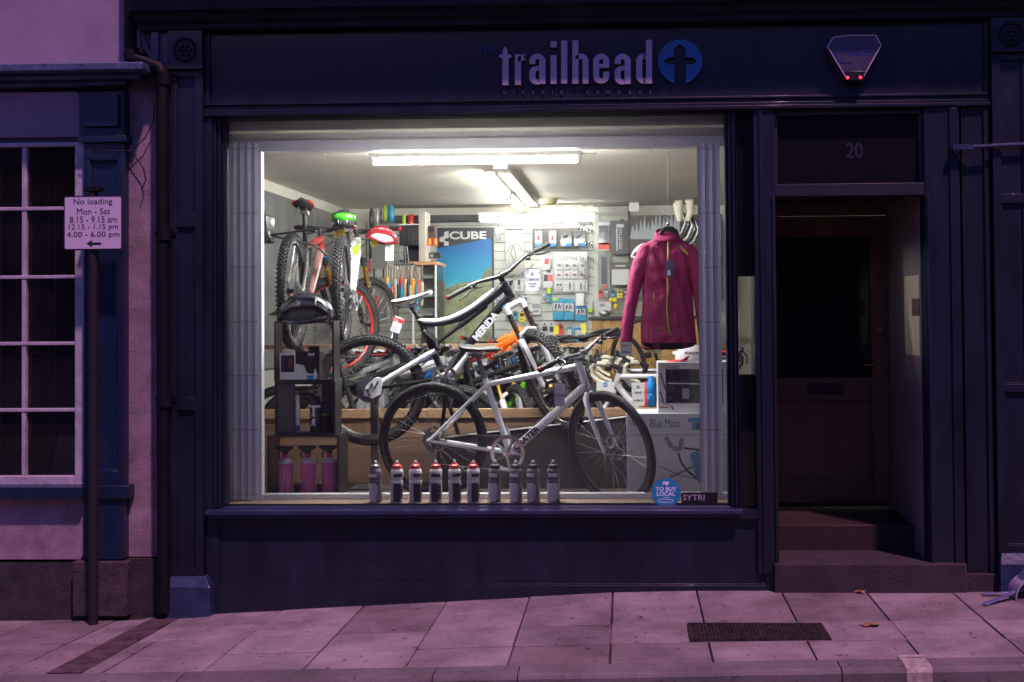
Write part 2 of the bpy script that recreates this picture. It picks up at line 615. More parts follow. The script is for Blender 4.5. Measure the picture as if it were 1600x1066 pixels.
# ------------------------------------------------------------------ shopfront
def panelled(b, X0, X1, panels, m, Y, z0, z1, dep=.12, rec=.018):
    b.box(X0, X1, Y + rec, Y + dep, z0, z1)
    b.box(X0, X0 + m, Y, Y + rec, z0, z1)
    b.box(X1 - m, X1, Y, Y + rec, z0, z1)
    zs = [z0]
    for (a, c) in sorted(panels):
        zs += [a, c]
    zs.append(z1)
    for i in range(0, len(zs), 2):
        if zs[i + 1] - zs[i] > .001:
            b.box(X0 + m, X1 - m, Y, Y + rec, zs[i], zs[i + 1])
    q = .008
    for (a, c) in panels:                      # bead round each panel
        xa, xb = X0 + m, X1 - m
        b.box(xa, xa + q, Y + .007, Y + rec, a, c)
        b.box(xb - q, xb, Y + .007, Y + rec, a, c)
        b.box(xa + q, xb - q, Y + .007, Y + rec, a, a + q)
        b.box(xa + q, xb - q, Y + .007, Y + rec, c - q, c)


def zc_(px, py, Y=0.0):
    return at(px, py, Y).z


def xc(px, py=489, Y=0.0):
    return at(px, py, Y).x


XL0, XL1 = xc(268), xc(320)                    # left pilaster
XW0, XW1 = xc(354, 489, .08), xc(1135, 489, .08)   # window opening
XP0, XP1 = xc(1153), xc(1180)
XD0, XD1 = xc(1213), xc(1447)                  # lobby opening
XR0, XR1 = xc(1552), xc(1612)                  # right pilaster
ZF1 = zc_(800, 42)                             # fascia top
ZF0 = zc_(760, 160)                            # fascia bottom
ZWT = zc_(745, 183, .08)
ZWB = zc_(745, 790, .08)
ZSILL = zc_(745, 800)

shop = thing('shop_building', 'dark navy painted bicycle shop front with lit display window and recessed door', 'building', (0, 0, 0))
# pilasters with capital block and plinth
for (xa, xb, pxm, nm) in ((XL0, XL1, 294, 0), (XR0, XR1, 1580, 1)):
    b = MB()
    zt = zc_(pxm, 112)
    if nm == 0:
        pans = [(zc_(pxm, 888), zc_(pxm, 640)), (zc_(pxm, 622), zc_(pxm, 355)), (zc_(pxm, 338), zc_(pxm, 122))]
        zb = zc_(pxm, 898)
    else:
        pans = [(zc_(pxm, 850), zc_(pxm, 612)), (zc_(pxm, 600), zc_(pxm, 318)), (zc_(pxm, 305), zc_(pxm, 95))]
        zb = zc_(pxm, 862)
        zt = zc_(pxm, 85)
    panelled(b, xa, xb, pans, .042, -.04, zb, zt, dep=.20)
    p = b.obj('pilaster', NAVY, shop, bev=.0015)
    b = MB()
    b.box(xa - .004, xb + .004, -.055, .16, zt + .002, ZF1 - .002)
    b.box(xa - .010, xb + .010, -.07, -.055, zt + .002, zt + .02)
    cxm, czm = (xa + xb) / 2, (zt + ZF1) / 2
    b.ring((cxm, -.06, czm), .062, [(-.009, 0), (0, -.012), (.009, 0), (0, .01)], 32)
    for k in range(6):
        a = math.pi * k / 3
        b.ell((cxm + .028 * math.cos(a), -.058, czm + .028 * math.sin(a)), .016, .012, .016, 8, 6)
    b.ell((cxm, -.06, czm), .014, .014, .014, 8, 6)
    b.obj('capital_block', NAVY, p, bev=.002)
    b = MB()
    zlo = -.32
    b.box(xa - .002, xb + .05, -.075, .16, zlo, zb - .055)
    b.add([(xa - .002, -.075, zb - .055), (xb + .05, -.075, zb - .055), (xb + .018, -.045, zb), (xa + .012, -.045, zb), (xa - .002, .16, zb - .055), (xb + .05, .16, zb - .055), (xb + .018, .16, zb), (xa + .012, .16, zb)],
          [(0, 1, 2, 3), (1, 5, 6, 2), (4, 0, 3, 7), (3, 2, 6, 7)])
    b.obj('plinth_block', NAVYL, p, bev=.002)

# fascia board and mouldings
b = MB()
b.box(XL1 + .003, XR0 - .003, .012, .20, ZF0, ZF1 - .004)
fascia = b.obj('fascia', NAVY, shop)
b = MB()
for k, (dz0, dz1, pr) in enumerate(((-.062, -.040, .040), (-.040, -.020, .026), (-.020, .0, .012), (.0, .016, .024))):
    b.box(XL1 + .004, XR0 - .004, .012 - pr, .19, ZF0 + dz0, ZF0 + dz1 - .001)
b.obj('moulding', NAVY, fascia, bev=.003)
for xa in (XL1 + .006, XR0 - .03):
    b = MB()
    b.box(xa, xa + .024, -.004, .010, ZF0 + .02, ZF1 - .006)
    b.obj('end_batten', NAVY, fascia)
# cornice
XC0 = xc(222)
b = MB()
prof = [(0.0, .10), (-.07, .0), (-.075, .025), (-.12, .045), (-.13, .075), (-.19, .082), (-.20, .145), (-.235, .155), (-.25, .20), (-.10, .225), (.1, .225)]
prof = [(.16, .0)] + prof[1:] + [(.16, .225)]
n = len(prof)
vs = [(XC0, y, ZF1 + z) for y, z in prof] + [(4.6, y, ZF1 + z) for y, z in prof]
b.add(vs, [tuple(range(n)), tuple(range(2 * n - 1, n - 1, -1))] + [(i, i + n, (i + 1) % n + n, (i + 1) % n) for i in range(n)])
b.obj('cornice', NAVY, shop, smooth=False, bev=.002)
b = MB()
b.add([(XC0 + .01, -.25, ZF1 + .228), (4.6, -.25, ZF1 + .228), (4.6, .16, ZF1 + .30), (XC0 + .01, .16, ZF1 + .30)], [(0, 1, 2, 3)])
b.obj('lead_flashing', mat('lead sheet', (.10, .11, .13), .5, .3, var=.3, scale=8), shop)
b = MB()
b.box(XC0 + .05, 4.6, .16, .5, ZF1 + .0, 5.6)
b.obj('upper_wall', PLAST, shop)
# cornice end bracket
b = MB()
b.box(xc(238), XL0 - .006, -.02, .16, zc_(250, 108), ZF1 - .003)
b.box(xc(240), xc(252), -.045, -.02, zc_(250, 102), zc_(250, 52))
b.obj('bracket', mat('grey chipped paint', (.12, .12, .16), .6, var=.5, scale=14, bump=.4), shop, bev=.003)

# window surround
b = MB()
for (xa, xb) in ((XL1, XW0 - .055), (XW1 + .055, XP0)):
    b.box(xa + .001, xb, -.01, .18, ZSILL - .01, ZF0 - .064)
for k, (q0, q1, yy) in enumerate(((-.055, -.036, .004), (-.036, -.014, .022), (-.014, .0, .045))):
    b.box(XW0 + q0 + .001, XW0 + q1, yy, .14, ZWB, ZF0 - .064)
    b.box(XW1 - q1, XW1 - q0 - .001, yy, .14, ZWB, ZF0 - .064)
    b.box(XW0, XW1, yy, .14, ZWT - q1 + .001, min(ZWT - q0, ZF0 - .066))
fr = b.obj('window_frame', NAVY, shop, bev=.003)
b = MB()
b.box(XL1 + .02, XW1 + .07, -.062, .12, ZWB - .030, ZWB - .006)
b.box(XL1 + .026, XW1 + .064, -.038, .12, ZWB - .05, ZWB - .032)
b.box(XW0 - .02, XW1 + .02, .03, .12, ZWB - .0055, ZWB - .0005)
b.obj('window_sill', NAVYL, fr, bev=.004)
b = MB()
b.box(XW0 - .012, XW1 + .012, .088, .096, ZWB - .004, ZWT + .01)
b.obj('pane', GLASS, fr, smooth=False)

# stall riser under the window with drilled air vents
b = MB()
xe = XP1 + .12
panelled(b, XL1 + .005, xe, [(.03, ZWB - .095)], .07, .0, -.32, ZWB - .052, dep=.16, rec=.016)
sr = b.obj('stall_riser', NAVY, shop, bev=.002)
for (pcx, pcy) in ((581, 874), (643, 874), (581, 910), (643, 910)):
    p = at(pcx, pcy, .016)
    v = MB()
    for jj in range(3):
        for ii in range(6):
            x = p.x + (ii - 2.5) * .030 + (jj % 2) * .012 - .006
            z = p.z + (jj - 1) * .022
            v.cyl((x, .012, z), (x, .018, z), .0062, n=10)
    v.obj('air_vent', mat('vent hole dark', (.004, .004, .005), .9, var=0), sr)

# posts beside the door, lobby
b = MB()
b.box(XP1, XD0, -.01, .12, .10, ZF0 - .064)
b.box(XP1 + .03, XP1 + .045, -.022, -.01, .10, ZF0 - .07)
b.box(XD0 - .02, XD0 - .004, -.022, -.01, .10, zc_(1215, 306))
b.box(XD1, xc(1502), -.01, .12, .10, ZF0 - .064)
b.box(XD1 + .008, XD1 + .022, -.024, -.01, .10, zc_(1447, 306))
b.box(xc(1486), xc(1499), -.024, -.01, .10, ZF0 - .07)
b.box(xc(1506), XR0 - .006, .0, .14, .10, ZF0 - .064)
b.box(xc(1540), xc(1547), -.016, .0, .10, ZF0 - .07)
dfm = b.obj('door_frame', NAVY, shop, bev=.003)
# narrow side light between window and door
b = MB()
b.box(XP0, XP1, .07, .078, .45, ZF0 - .066)
b.obj('side_light', GLASSD, shop, smooth=False)
b = MB()
b.box(XP0 - .03, XP1 + .03, .13, .145, .45, zc_(1167, 585, .14))
b.obj('side_light_blocker', mat('added black board', (.012, .010, .012), .6), shop)  # added boards darken the pane and leave a gap for light
b = MB(); b.box(XP0 - .03, XP1 + .03, .13, .145, zc_(1167, 432, .14), 2.75)
b.obj('side_light_blocker', mat('added black board', (.012, .010, .012), .6), shop)
b = MB()
b.box(XP0, XP1, -.014, .14, .405, .455)
b.obj('side_light_sill', NAVY, shop)
# transom over the doorway
zt0, zt1 = zc_(1330, 306), ZF0 - .064
b = MB()
b.box(XD0, XD1, -.004, .10, zt0, zt0 + .07)
b.box(XD0, XD1, .02, .10, zt1 - .03, zt1)
b.box(XD0, XD0 + .02, .02, .10, zt0 + .07, zt1 - .03)
b.box(XD1 - .02, XD1, .02, .10, zt0 + .07, zt1 - .03)
tr = b.obj('transom', DARKP, shop, bev=.003)
b = MB()
b.box(XD0 + .02, XD1 - .02, .05, .056, zt0 + .07, zt1 - .03)
b.obj('pane', mat('blackened transom glass', (.01, .01, .014), .12, var=0), tr, smooth=False)
b = MB()
p = at(1335, 247, .05)
b.text('20', (p.x, .049, p.z), .125, sx=.8, ext=.001, off=.002)
b.obj('house_number', mat('dull blue numerals', (.006, .014, .032), .5, var=.2), tr, smooth=False)

# lobby walls, ceiling, floor, step
YD = 1.0
ZL = zc_(1300, 786, YD)
b = MB()
b.box(XD1, XD1 + .1, .12, YD + .05, -.1, 2.75)
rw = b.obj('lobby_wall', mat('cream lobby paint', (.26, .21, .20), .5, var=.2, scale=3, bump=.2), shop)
b = MB()                                         # left lobby wall with an unseen high pane shaped to throw shop light across
wz0, wz1 = 1.72, 2.13
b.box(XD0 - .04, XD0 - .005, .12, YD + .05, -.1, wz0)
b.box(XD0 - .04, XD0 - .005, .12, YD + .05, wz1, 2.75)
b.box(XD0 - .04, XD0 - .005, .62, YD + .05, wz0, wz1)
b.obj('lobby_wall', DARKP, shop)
b = MB()
b.box(XD0 - .026, XD0 - .020, .12, .62, wz0, wz1)
b.obj('lobby_pane', GLASSD, shop, smooth=False)
b = MB()
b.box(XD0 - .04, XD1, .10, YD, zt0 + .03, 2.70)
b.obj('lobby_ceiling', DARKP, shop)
b = MB()
b.box(XD0 - .03, xc(1502), -.05, .35, -.32, .16)
b.obj('door_step', CONC, shop, bev=.008)
b = MB()
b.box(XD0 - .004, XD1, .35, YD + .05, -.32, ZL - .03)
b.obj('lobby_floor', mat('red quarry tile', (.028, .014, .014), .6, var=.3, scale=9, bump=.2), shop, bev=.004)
b = MB()
b.box(XP0 - .2, xc(1560), -.035, .0, -.32, .14)
# base stone course under the posts
b = MB()
b.box(xe + .001, XD0 - .031, -.03, .14, -.32, .10)
b.obj('base_stone', CONC, shop, bev=.006)
b = MB()
b.box(xc(1502) + .001, XR0 - .004, -.03, .14, -.32, .10)
b.obj('base_stone', CONC, shop, bev=.006)

# the door
dx0, dx1 = XD0 + .0, xc(1388, 489, YD)
dz0, dz1 = ZL, zc_(1300, 338, YD)
DOORP = mat('brown door paint', (.13, .072, .042), .4, var=.25, scale=5, bump=.2, coat=.2, stretch=(1, 1, .2))
b = MB()
gx0, gx1 = xc(1205, 489, YD), xc(1361, 489, YD)
gz0, gz1 = zc_(1290, 590, YD), zc_(1290, 370, YD)
mz0, mz1 = zc_(1290, 640, YD), zc_(1290, 626, YD)
dxa = XD0 - .03
b.box(dxa, gx0, YD, YD + .045, dz0, dz1)
b.box(gx1, dx1, YD, YD + .045, dz0, dz1)
b.box(gx0, gx1, YD, YD + .045, gz1, dz1)
b.box(gx0, gx1, YD, YD + .045, gz0 - .15, gz0)
b.box(gx0, gx1, YD + .018, YD + .045, dz0 + .14, gz0 - .15)
b.box(gx0, gx1, YD, YD + .045, dz0, dz0 + .14)
q = .012
b.box(gx0, gx1, YD + .006, YD + .018, gz0 - .15 - q, gz0 - .15)
b.box(gx0, gx1, YD + .006, YD + .018, dz0 + .14, dz0 + .14 + q)
b.box(gx1 - q, gx1, YD + .006, YD + .018, dz0 + .14 + q, gz0 - .15 - q)
door = b.obj('door', DOORP, shop, bev=.003)
b = MB(); b.box(gx0 - .004, gx1 + .004, YD + .02, YD + .026, gz0 - .004, gz1 + .004)
b.obj('pane', mat('dark door glass', (.008, .007, .01), .08, var=0), door, smooth=False)
lx0, lx1, lz0, lz1 = rc(1261, 599, 1318, 616, YD)
b = MB(); b.box(lx0, lx1, YD - .008, YD, lz0, lz1); b.box(lx0 + .012, lx1 - .012, YD - .013, YD - .008, lz0 + .014, lz1 - .014)
b.obj('letterbox', mat('dark bronze', (.06, .05, .06), .35, .8, var=.2), door, bev=.002)
p = at(1373, 514, YD)
b = MB(); b.cyl((p.x, YD, p.z), (p.x, YD - .02, p.z), .025, .022, 18); b.cyl((p.x, YD - .02, p.z), (p.x, YD - .026, p.z), .010, n=12)
b.obj('lock', BRASS, door)
p = at(1373, 570, YD)
b = MB(); b.box(p.x - .015, p.x + .015, YD - .008, YD, p.z - .06, p.z + .04)
b.tube([(p.x, YD - .008, p.z), (p.x, YD - .045, p.z), (p.x - .02, YD - .05, p.z), (p.x - .10, YD - .05, p.z + .002)], .008, 8)
b.obj('handle', BRASS, door)
b = MB()
b.box(dx1 + .003, XD1 - .001, YD - .02, YD + .05, ZL - .03, 2.55)
b.box(XD0 - .004, dx1 + .003, YD - .02, YD + .05, dz1 + .003, 2.55)
b.obj('lobby_door_frame', DOORP, shop, bev=.004)
# keyhole cover on the lobby wall
p0 = at(1432, 485, .35)
b = MB()
b.box(XD1 - .012, XD1, .14, .30, 1.54, 1.64)
b.obj('bell_push', mat('tarnished plate', (.25, .2, .14), .4, .6), shop, bev=.003)

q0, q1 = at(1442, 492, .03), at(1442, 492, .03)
b = MB(); b.box(XD1 - .006, XD1 - .001, .14, .50, zc_(1430, 556, .2), zc_(1430, 430, .2))  # cream panel added in place of the patch of light on this wall
tag(b.obj('notice', mat('cream light patch', (.62, .52, .34), .5, var=.05)), 'cream panel standing in for a light patch on the right wall of the doorway', 'notice')  # added stand-in for the light patch, not a notice
# horizontal conduit at right
b = MB()
p0 = at(1492, 231, -.06); p1 = at(1640, 227, -.06)
b.tube([(p0.x, -.03, p0.z), (p0.x, -.06, p0.z), (p1.x, -.06, p0.z + .02)], .011, 8)
b.box(p0.x - .015, p0.x + .10, -.075, -.045, p0.z - .012, p0.z + .018)
b.obj('conduit', NAVYL, shop)

# ------------------------------------------------------------------ shop sign lettering
SX = mat('white sign letters', (.46, .42, .52), .45, var=.12, scale=5)
SB = mat('blue sign letters', (.008, .12, .34), .4, var=.1, scale=5)
YS = .004
sgn = thing('shop_sign', 'white raised lettering and blue round emblem across the navy fascia', 'sign', (at(900, 100, 0).x, YS, at(900, 100, 0).z))
L = sgn.location.copy()


def fit_text(mb, body, x0, y0, x1, y1, Y, ext=.004, off_=0.0, space=1.0, pad=None):
    """lettering fitted into a picture rectangle lying on the facade"""
    t = MB(); t.text(body, (0, 0, 0), 1.0, align='LEFT', ext=0, off=off_, space=space)
    xs = [v.x for v in t.v]; zs = [v.z for v in t.v]
    X0, X1, Z0, Z1 = rc(x0, y0, x1, y1, Y)
    kx = (X1 - X0) / (max(xs) - min(xs)); kz = (Z1 - Z0) / (max(zs) - min(zs))
    t2 = MB(); t2.text(body, (0, 0, 0), 1.0, align='LEFT', ext=ext, off=off_, space=space)
    mb.add([(X0 + (v.x - min(xs)) * kx, Y + v.y, Z0 + (v.z - min(zs)) * kz) for v in t2.v], t2.f)


def seg_letters(mb, Y, ext):
    """bold condensed lower-case letters drawn as ribbons, in picture units"""
    T = []
    y0, xh, asc, wt = 133.0, 88.0, 66.0, 10.0
    def P(pts): return [(at(x, y, Y).x, at(x, y, Y).z) for x, y in pts]
    def nxt(): mb.append(MB(Matrix.Translation(-L)))
    def poly(pts): mb[-1].prism(P(pts), Y - ext, Y)
    nxt()
    def bar(x, ya, yb, w=9.5): poly([(x, ya), (x + w, ya), (x + w, yb), (x, yb)])
    def arch(cx, cy, rx, ry, w, a0, a1, n=10, wy=None):
        wy = wy or w
        o = []; i_ = []
        for k in range(n + 1):
            a = R(a0 + (a1 - a0) * k / n)
            o.append((cx + rx * math.cos(a), cy - ry * math.sin(a)))
            i_.append((cx + (rx - w) * math.cos(a), cy - (ry - wy) * math.sin(a)))
        for k in range(n):
            poly([o[k], o[k + 1], i_[k + 1], i_[k]])
    # t with pointed top and cross arms
    poly([(785.5, 134), (785.5, 91.5), (783, 91.5), (779, 89), (783, 86), (786, 86), (786, 79), (789.5, 74), (793.5, 79), (793.5, 86), (797, 86), (800.5, 89), (797, 91.5), (795, 91.5), (795, 134)])
    nxt()
    # r
    bar(805, 86, 133.5); arch(820, 97, 11, 11.5, 8, 75, 180, 8); bar(819, 86.3, 95, 2.5)
    def a_(x):
        arch(x + 12.5, 97, 12.5, 12, 9.5, 0, 180, 12, 8); bar(x + 15.5, 97, 132)
        bar(x, 97, 101, 9.5)
        arch(x + 12.5, 114, 12.5, 10, 9.5, 90, 180, 6, 7); arch(x + 12, 121.5, 12, 11.5, 9.5, 180, 290, 8, 8); bar(x, 114, 121.5, 9.5)
        poly([(x + 12, 104), (x + 16, 104), (x + 16, 111), (x + 12, 111)])
    nxt()
    a_(827.5)
    nxt()
    bar(860.5, 87.5, 132); bar(860.5, 65.5, 75)
    nxt()
    bar(877, 64.5, 131.5)
    def h_(x):
        bar(x, 64.5, 131.5); arch(x + 13.5, 97, 11.5, 12, 9.0, 0, 150, 10, 8); bar(x + 16, 97, 131.5, 9)
    nxt()
    h_(894.5)
    def e_(x):
        arch(x + 12.5, 97, 12.5, 12, 9.3, 0, 180, 12, 8); bar(x, 97, 119.5, 9.3); bar(x + 15.7, 97, 107, 9.3); poly([(x + 9, 101), (x + 16, 101), (x + 16, 107), (x + 9, 107)])
        arch(x + 12.5, 119.5, 12.5, 12, 9.3, 180, 360, 12, 8); bar(x + 15.7, 113, 119.5, 9.3)
    nxt()
    e_(927)
    nxt()
    a_(960.5)
    def d_(x):
        arch(x + 12.3, 97, 12.3, 12, 9.3, 80, 180, 8, 8); bar(x, 97, 119.5, 9.3); arch(x + 12.3, 119.5, 12.3, 12, 9.3, 180, 280, 8, 8); bar(x + 15.5, 63.5, 131.5, 9.3)
        poly([(x + 11, 85.3), (x + 16, 87.5), (x + 16, 93), (x + 11, 93)]); poly([(x + 11, 123.5), (x + 16, 123.5), (x + 16, 129), (x + 11, 131.2)])
    nxt()
    d_(994)


LET = []
seg_letters(LET, YS, .018)
for b in LET:
    b.obj('letter', SX, sgn, smooth=False)
b = MB(Matrix.Translation(-L)); fit_text(b, 'the', 757, 66, 778, 84, YS, .006); b.obj('small_word', mat('dull blue letters', (.02, .09, .20), .5), sgn, smooth=False)
THIN = mat('thin grey letters', (.09, .09, .15), .5, var=.1)
for ch, cx_ in zip('bicyclecompany', (205, 265, 330, 392, 457, 518, 580, 752, 818, 888, 960, 1028, 1096, 1162)):
    cx_ = 740 + cx_ / 4.21
    hw_ = {'i': .5, 'l': .5, 'm': 3.2}.get(ch, 2.2)
    ya, yb = {'b': (139.5, 148), 'i': (140, 148), 'l': (139, 147.5), 'y': (142, 150), 'p': (141.5, 149)}.get(ch, (142, 147.5))
    b = MB(Matrix.Translation(-L)); fit_text(b, ch, cx_ - hw_, ya, cx_ + hw_, yb, YS, .002)
    b.obj('small_letter', THIN, sgn, smooth=False)
# emblem : blue disc with a signpost cut out of it (four blue fields)
b = MB(Matrix.Translation(-L))
cxp, cyp, rp = 1062.5, 97.0, 34.5
fing = [(1053.5, 131), (1053.5, 102), (1045, 102), (1036, 97), (1044, 90.5), (1053, 90.5), (1053, 77), (1062, 69), (1071, 77), (1071, 90.5), (1081, 90.5), (1089, 96.5), (1081, 102), (1071.5, 102), (1071.5, 131)]
def onc(a): return (cxp + rp * math.cos(a), cyp + rp * math.sin(a))
def cutring(path, a0, a1, n):                   # fill between a run of the outline and an arc of the disc
    arc = [onc(a0 + (a1 - a0) * k / n) for k in range(n + 1)]
    m = len(path)
    for k in range(n):
        t0, t1 = k / n, (k + 1) / n
        def pt(t):
            f_ = t * (m - 1); i = min(int(f_), m - 2); u = f_ - i
            return (path[i][0] * (1 - u) + path[i + 1][0] * u, path[i][1] * (1 - u) + path[i + 1][1] * u)
        q = [pt(t0), pt(t1), arc[k + 1], arc[k]]
        b.prism([(at(x, y, YS).x, at(x, y, YS).z) for x, y in q], YS - .014, YS)
cutring(fing[:8], math.radians(105), math.radians(270), 84)
cutring(fing[7:], math.radians(270), math.radians(435), 84)
b.obj('emblem', SB, sgn, smooth=False)

# ------------------------------------------------------------------ alarm box
pa = at(1333, 92, 0)
al = thing('alarm_box', 'faceted burglar alarm box with two red lights high on the fascia', 'alarm', (pa.x, 0, pa.z))
L = al.location.copy()
PP = lambda pts, Y: [(at(x, y, Y).x - L.x, at(x, y, Y).z - L.z) for x, y in pts]
outer = [(1293.5, 72.5), (1303, 57.5), (1333, 54.5), (1369, 54.5), (1377.5, 70), (1350, 119), (1322, 120)]
b = MB()
o1 = PP(outer, -.09); o0 = [(x * 1.06, z * 1.05) for x, z in o1]
n = len(o1)
b.add([(x, -.075, z) for x, z in o1] + [(x, .012, z) for x, z in o0], [tuple(range(n)), tuple(range(2 * n - 1, n - 1, -1))] + [(i, i + n, (i + 1) % n + n, (i + 1) % n) for i in range(n)])
b.obj('cover', mat('white polycarbonate', (.06, .05, .08), .3, var=.1), al, bev=.004)
b = MB()
m_ = [(x * .97, z * .97) for x, z in o1]
for i in range(n):
    a_, c_ = o1[i], o1[(i + 1) % n]
    if i in (5,):
        continue
    b.tube([(a_[0], -.078, a_[1]), (c_[0], -.078, c_[1])], .0028, 6)
b.obj('rim', mat('pale plastic edge', (.75, .65, .75), .3, var=0), al)
b = MB()
pts = PP([(1318, 112), (1354, 112), (1350, 127), (1322, 127)], -.06)
b.prism(pts, -.08, .01)
b.obj('base', mat('black plastic', (.01, .01, .012), .35, var=.1), al, bev=.004)
for (x, y) in ((1324.7, 121.2), (1344.8, 120.7)):
    b = MB()
    q = PP([(x, y)], -.09)[0]
    b.ell((q[0], -.084, q[1]), .0085, .005, .0085, 10, 6)
    b.obj('status_light', mat('red led', (.5, .01, .02), .3, var=0, emit=(1, .02, .04), estr=4), al)
BLU = mat('alarm blue print', (.01, .035, .22), .4, var=.1)
b = MB(Matrix.Translation(-L))
fit_text(b, 'SECURITY', 1314, 72, 1355, 79, -.0765, .0006, .01)
fit_text(b, 'WARE LTD', 1322, 80, 1366, 87, -.0765, .0006, .01)
pr = []
for k in range(25):
    a = R(70 + 235 * k / 24)
    wdt = 3.2 * math.sin(math.pi * k / 24) + .3
    pr.append((1323 + 19 * math.cos(a), 82 - 17 * math.sin(a), wdt))
for k in range(24):
    (xa, ya, wa), (xb, yb, wb) = pr[k], pr[k + 1]
    q = [(xa, ya), (xb, yb), (xb + (1323 - xb) * wb / 19, yb + (82 - yb) * wb / 19), (xa + (1323 - xa) * wa / 19, ya + (82 - ya) * wa / 19)]
    b.prism([(at(x, y, -.0765).x, at(x, y, -.0765).z) for x, y in q], -.0775, -.0765)
b.obj('print', BLU, al, smooth=False)

# ------------------------------------------------------------------ neighbouring building on the left
nb = thing('rendered_building', 'pink lit white rendered building with small paned window and blue pilaster', 'building', (-3, 0, 0))
L = nb.location.copy()
YN = .02
XN1 = xc(197, 489, YN)
XN2 = xc(262, 489, YN)
b = off(L)
b.box(-8, XN2, YN + .02, YN + .5, zc_(100, 103, 0), 5.6)
b.obj('upper_wall', PLAST, nb)
b = off(L)
b.box(XN1, XN2, YN + .02, YN + .5, zc_(220, 872), zc_(220, 105, 0))
b.obj('strip_wall', PLASTD, nb)
b = off(L)
b.box(-8, XN2, YN - .02, YN + .5, -.5, zc_(220, 874))
b.obj('base_course', mat('shaded dark plinth', (.03, .024, .032), .8, var=.5, scale=9, bump=.6), nb)  # dark base; the shadow there is put into the colour
# ledge
b = off(L)
x1 = xc(228, 110, -.15)
b.box(-8, x1, -.20, YN + .02, zc_(100, 116, -.1), zc_(100, 104, -.1))
b.box(-8, x1 - .06, -.13, YN + .02, zc_(100, 124, -.1), zc_(100, 116, -.1))
b.box(-8, x1 - .15, -.07, YN + .02, zc_(100, 137, 0), zc_(100, 124, -.1))
b.obj('ledge', mat('blue lit ledge', (.06, .09, .17), .5, var=.5, scale=10, bump=.5), nb, bev=.006)  # blue light on the ledge top is put into this colour
# white fascia panel with shaped end
b = off(L)
pts = [(-20, 142), (118, 143), (126, 150), (128, 165), (130, 185), (129, 205), (124, 214), (-20, 212)]
b.prism([(at(x, y, 0).x if x > 0 else -8, at(x, y, 0).z) for x, y in pts], .0, .06)
b.obj('fascia_panel', PLAST, nb, bev=.003)
b = off(L)
b.box(-8, XN1, .02, .4, zc_(60, 222), zc_(60, 137) - .002)
b.obj('lintel', DEEP, nb)
# pilaster
b = off(L)
xa, xb = xc(134), xc(197)
zb = zc_(165, 757)
panelled(b, xa, xb, [(zc_(165, 735), zc_(165, 252))], .035, -.03, zb, zc_(165, 225))
b.box(xa - .03, xb + .02, -.05, .1, zc_(165, 224), zc_(165, 214))
b.box(xa - .02, xb + .005, -.045, .1, zc_(165, 214), zc_(165, 145))
b.box(xa + .02, xb - .02, -.07, -.045, zc_(165, 200), zc_(165, 150))
b.box(xa, xb, -.03, .1, zc_(165, 873), zc_(165, 778))
b.obj('pilaster', DEEP, nb, bev=.003)
b = off(L)
b.box(xa - .05, xb + .03, -.06, .1, zc_(165, 960), zc_(165, 875))
b.obj('plinth_block', mat('flaking plinth', (.05, .035, .045), .8, var=.6, scale=14, bump=.6), nb, bev=.006)
# sill and apron
b = off(L)
b.box(-8, xc(137), -.075, .1, zc_(60, 778), zc_(60, 758))
b.box(xc(137), xc(206), -.05, .1, zc_(170, 778), zc_(170, 757))
b.obj('window_sill', DEEP, nb, bev=.005)
b = off(L)
poly = [(-.0, 779), (134, 779), (136, 820), (132, 845), (135, 862), (122, 878), (0, 880)]
b.prism([(at(x, y, 0).x if x > 0 else -8, at(x, y, 0).z) for x, y in poly], .0, .3)
b.obj('apron_wall', PLASTD, nb)
# window
zt, zb_ = zc_(70, 223, .04), zc_(70, 757, .04)
xr = xc(133, 489, .03)
b = off(L)
b.box(xc(118, 489, .03), xr, .02, .10, zb_, zt)
b.box(-8, xc(118, 489, .03), .02, .10, zb_, zc_(60, 744, .03))
b.box(-8, xc(118, 489, .03), .02, .10, zc_(60, 229, .03), zt)
WEATH = mat('weathered window paint', (.42, .40, .45), .55, var=.25, scale=14, bump=.3, bscale=60)
fr2 = b.obj('window', WEATH, nb, bev=.003)
b = off(L)
zl, zh = zc_(60, 744, .03), zc_(60, 229, .03)
ys = [326, 433, 537, 641]
for k in range(9):
    xm = xc(36.5 - 86 * k, 489, .03)
    b.box(xm - .013, xm + .013, .035, .065, zl, zh)
for y in ys:
    zz = zc_(60, y, .03)
    b.box(-8, xc(118, 489, .03), .030, .060, zz - .010, zz + .010)
b.obj('glazing_bars', WEATH, fr2, bev=.003)
b = off(L)
b.box(-8, xc(118, 489, .03), .066, .070, zl, zh)
b.obj('pane', GLASSD, fr2, smooth=False)
# dark room behind
b = off(L)
b.box(-8, XN1, 2.6, 2.7, 0, 3.2); b.box(-8.1, -8, .1, 2.6, 0, 3.2); b.box(-8, XN1, .5, 2.6, 3.1, 3.2); b.box(-8, XN1, .3, 2.6, -.1, .55); b.box(XN1 - .15, XN1 - .02, .1, 2.6, .4, 3.1)
b.obj('room', mat('dim room walls', (.22, .13, .11), .8, var=.5, scale=2), nb)
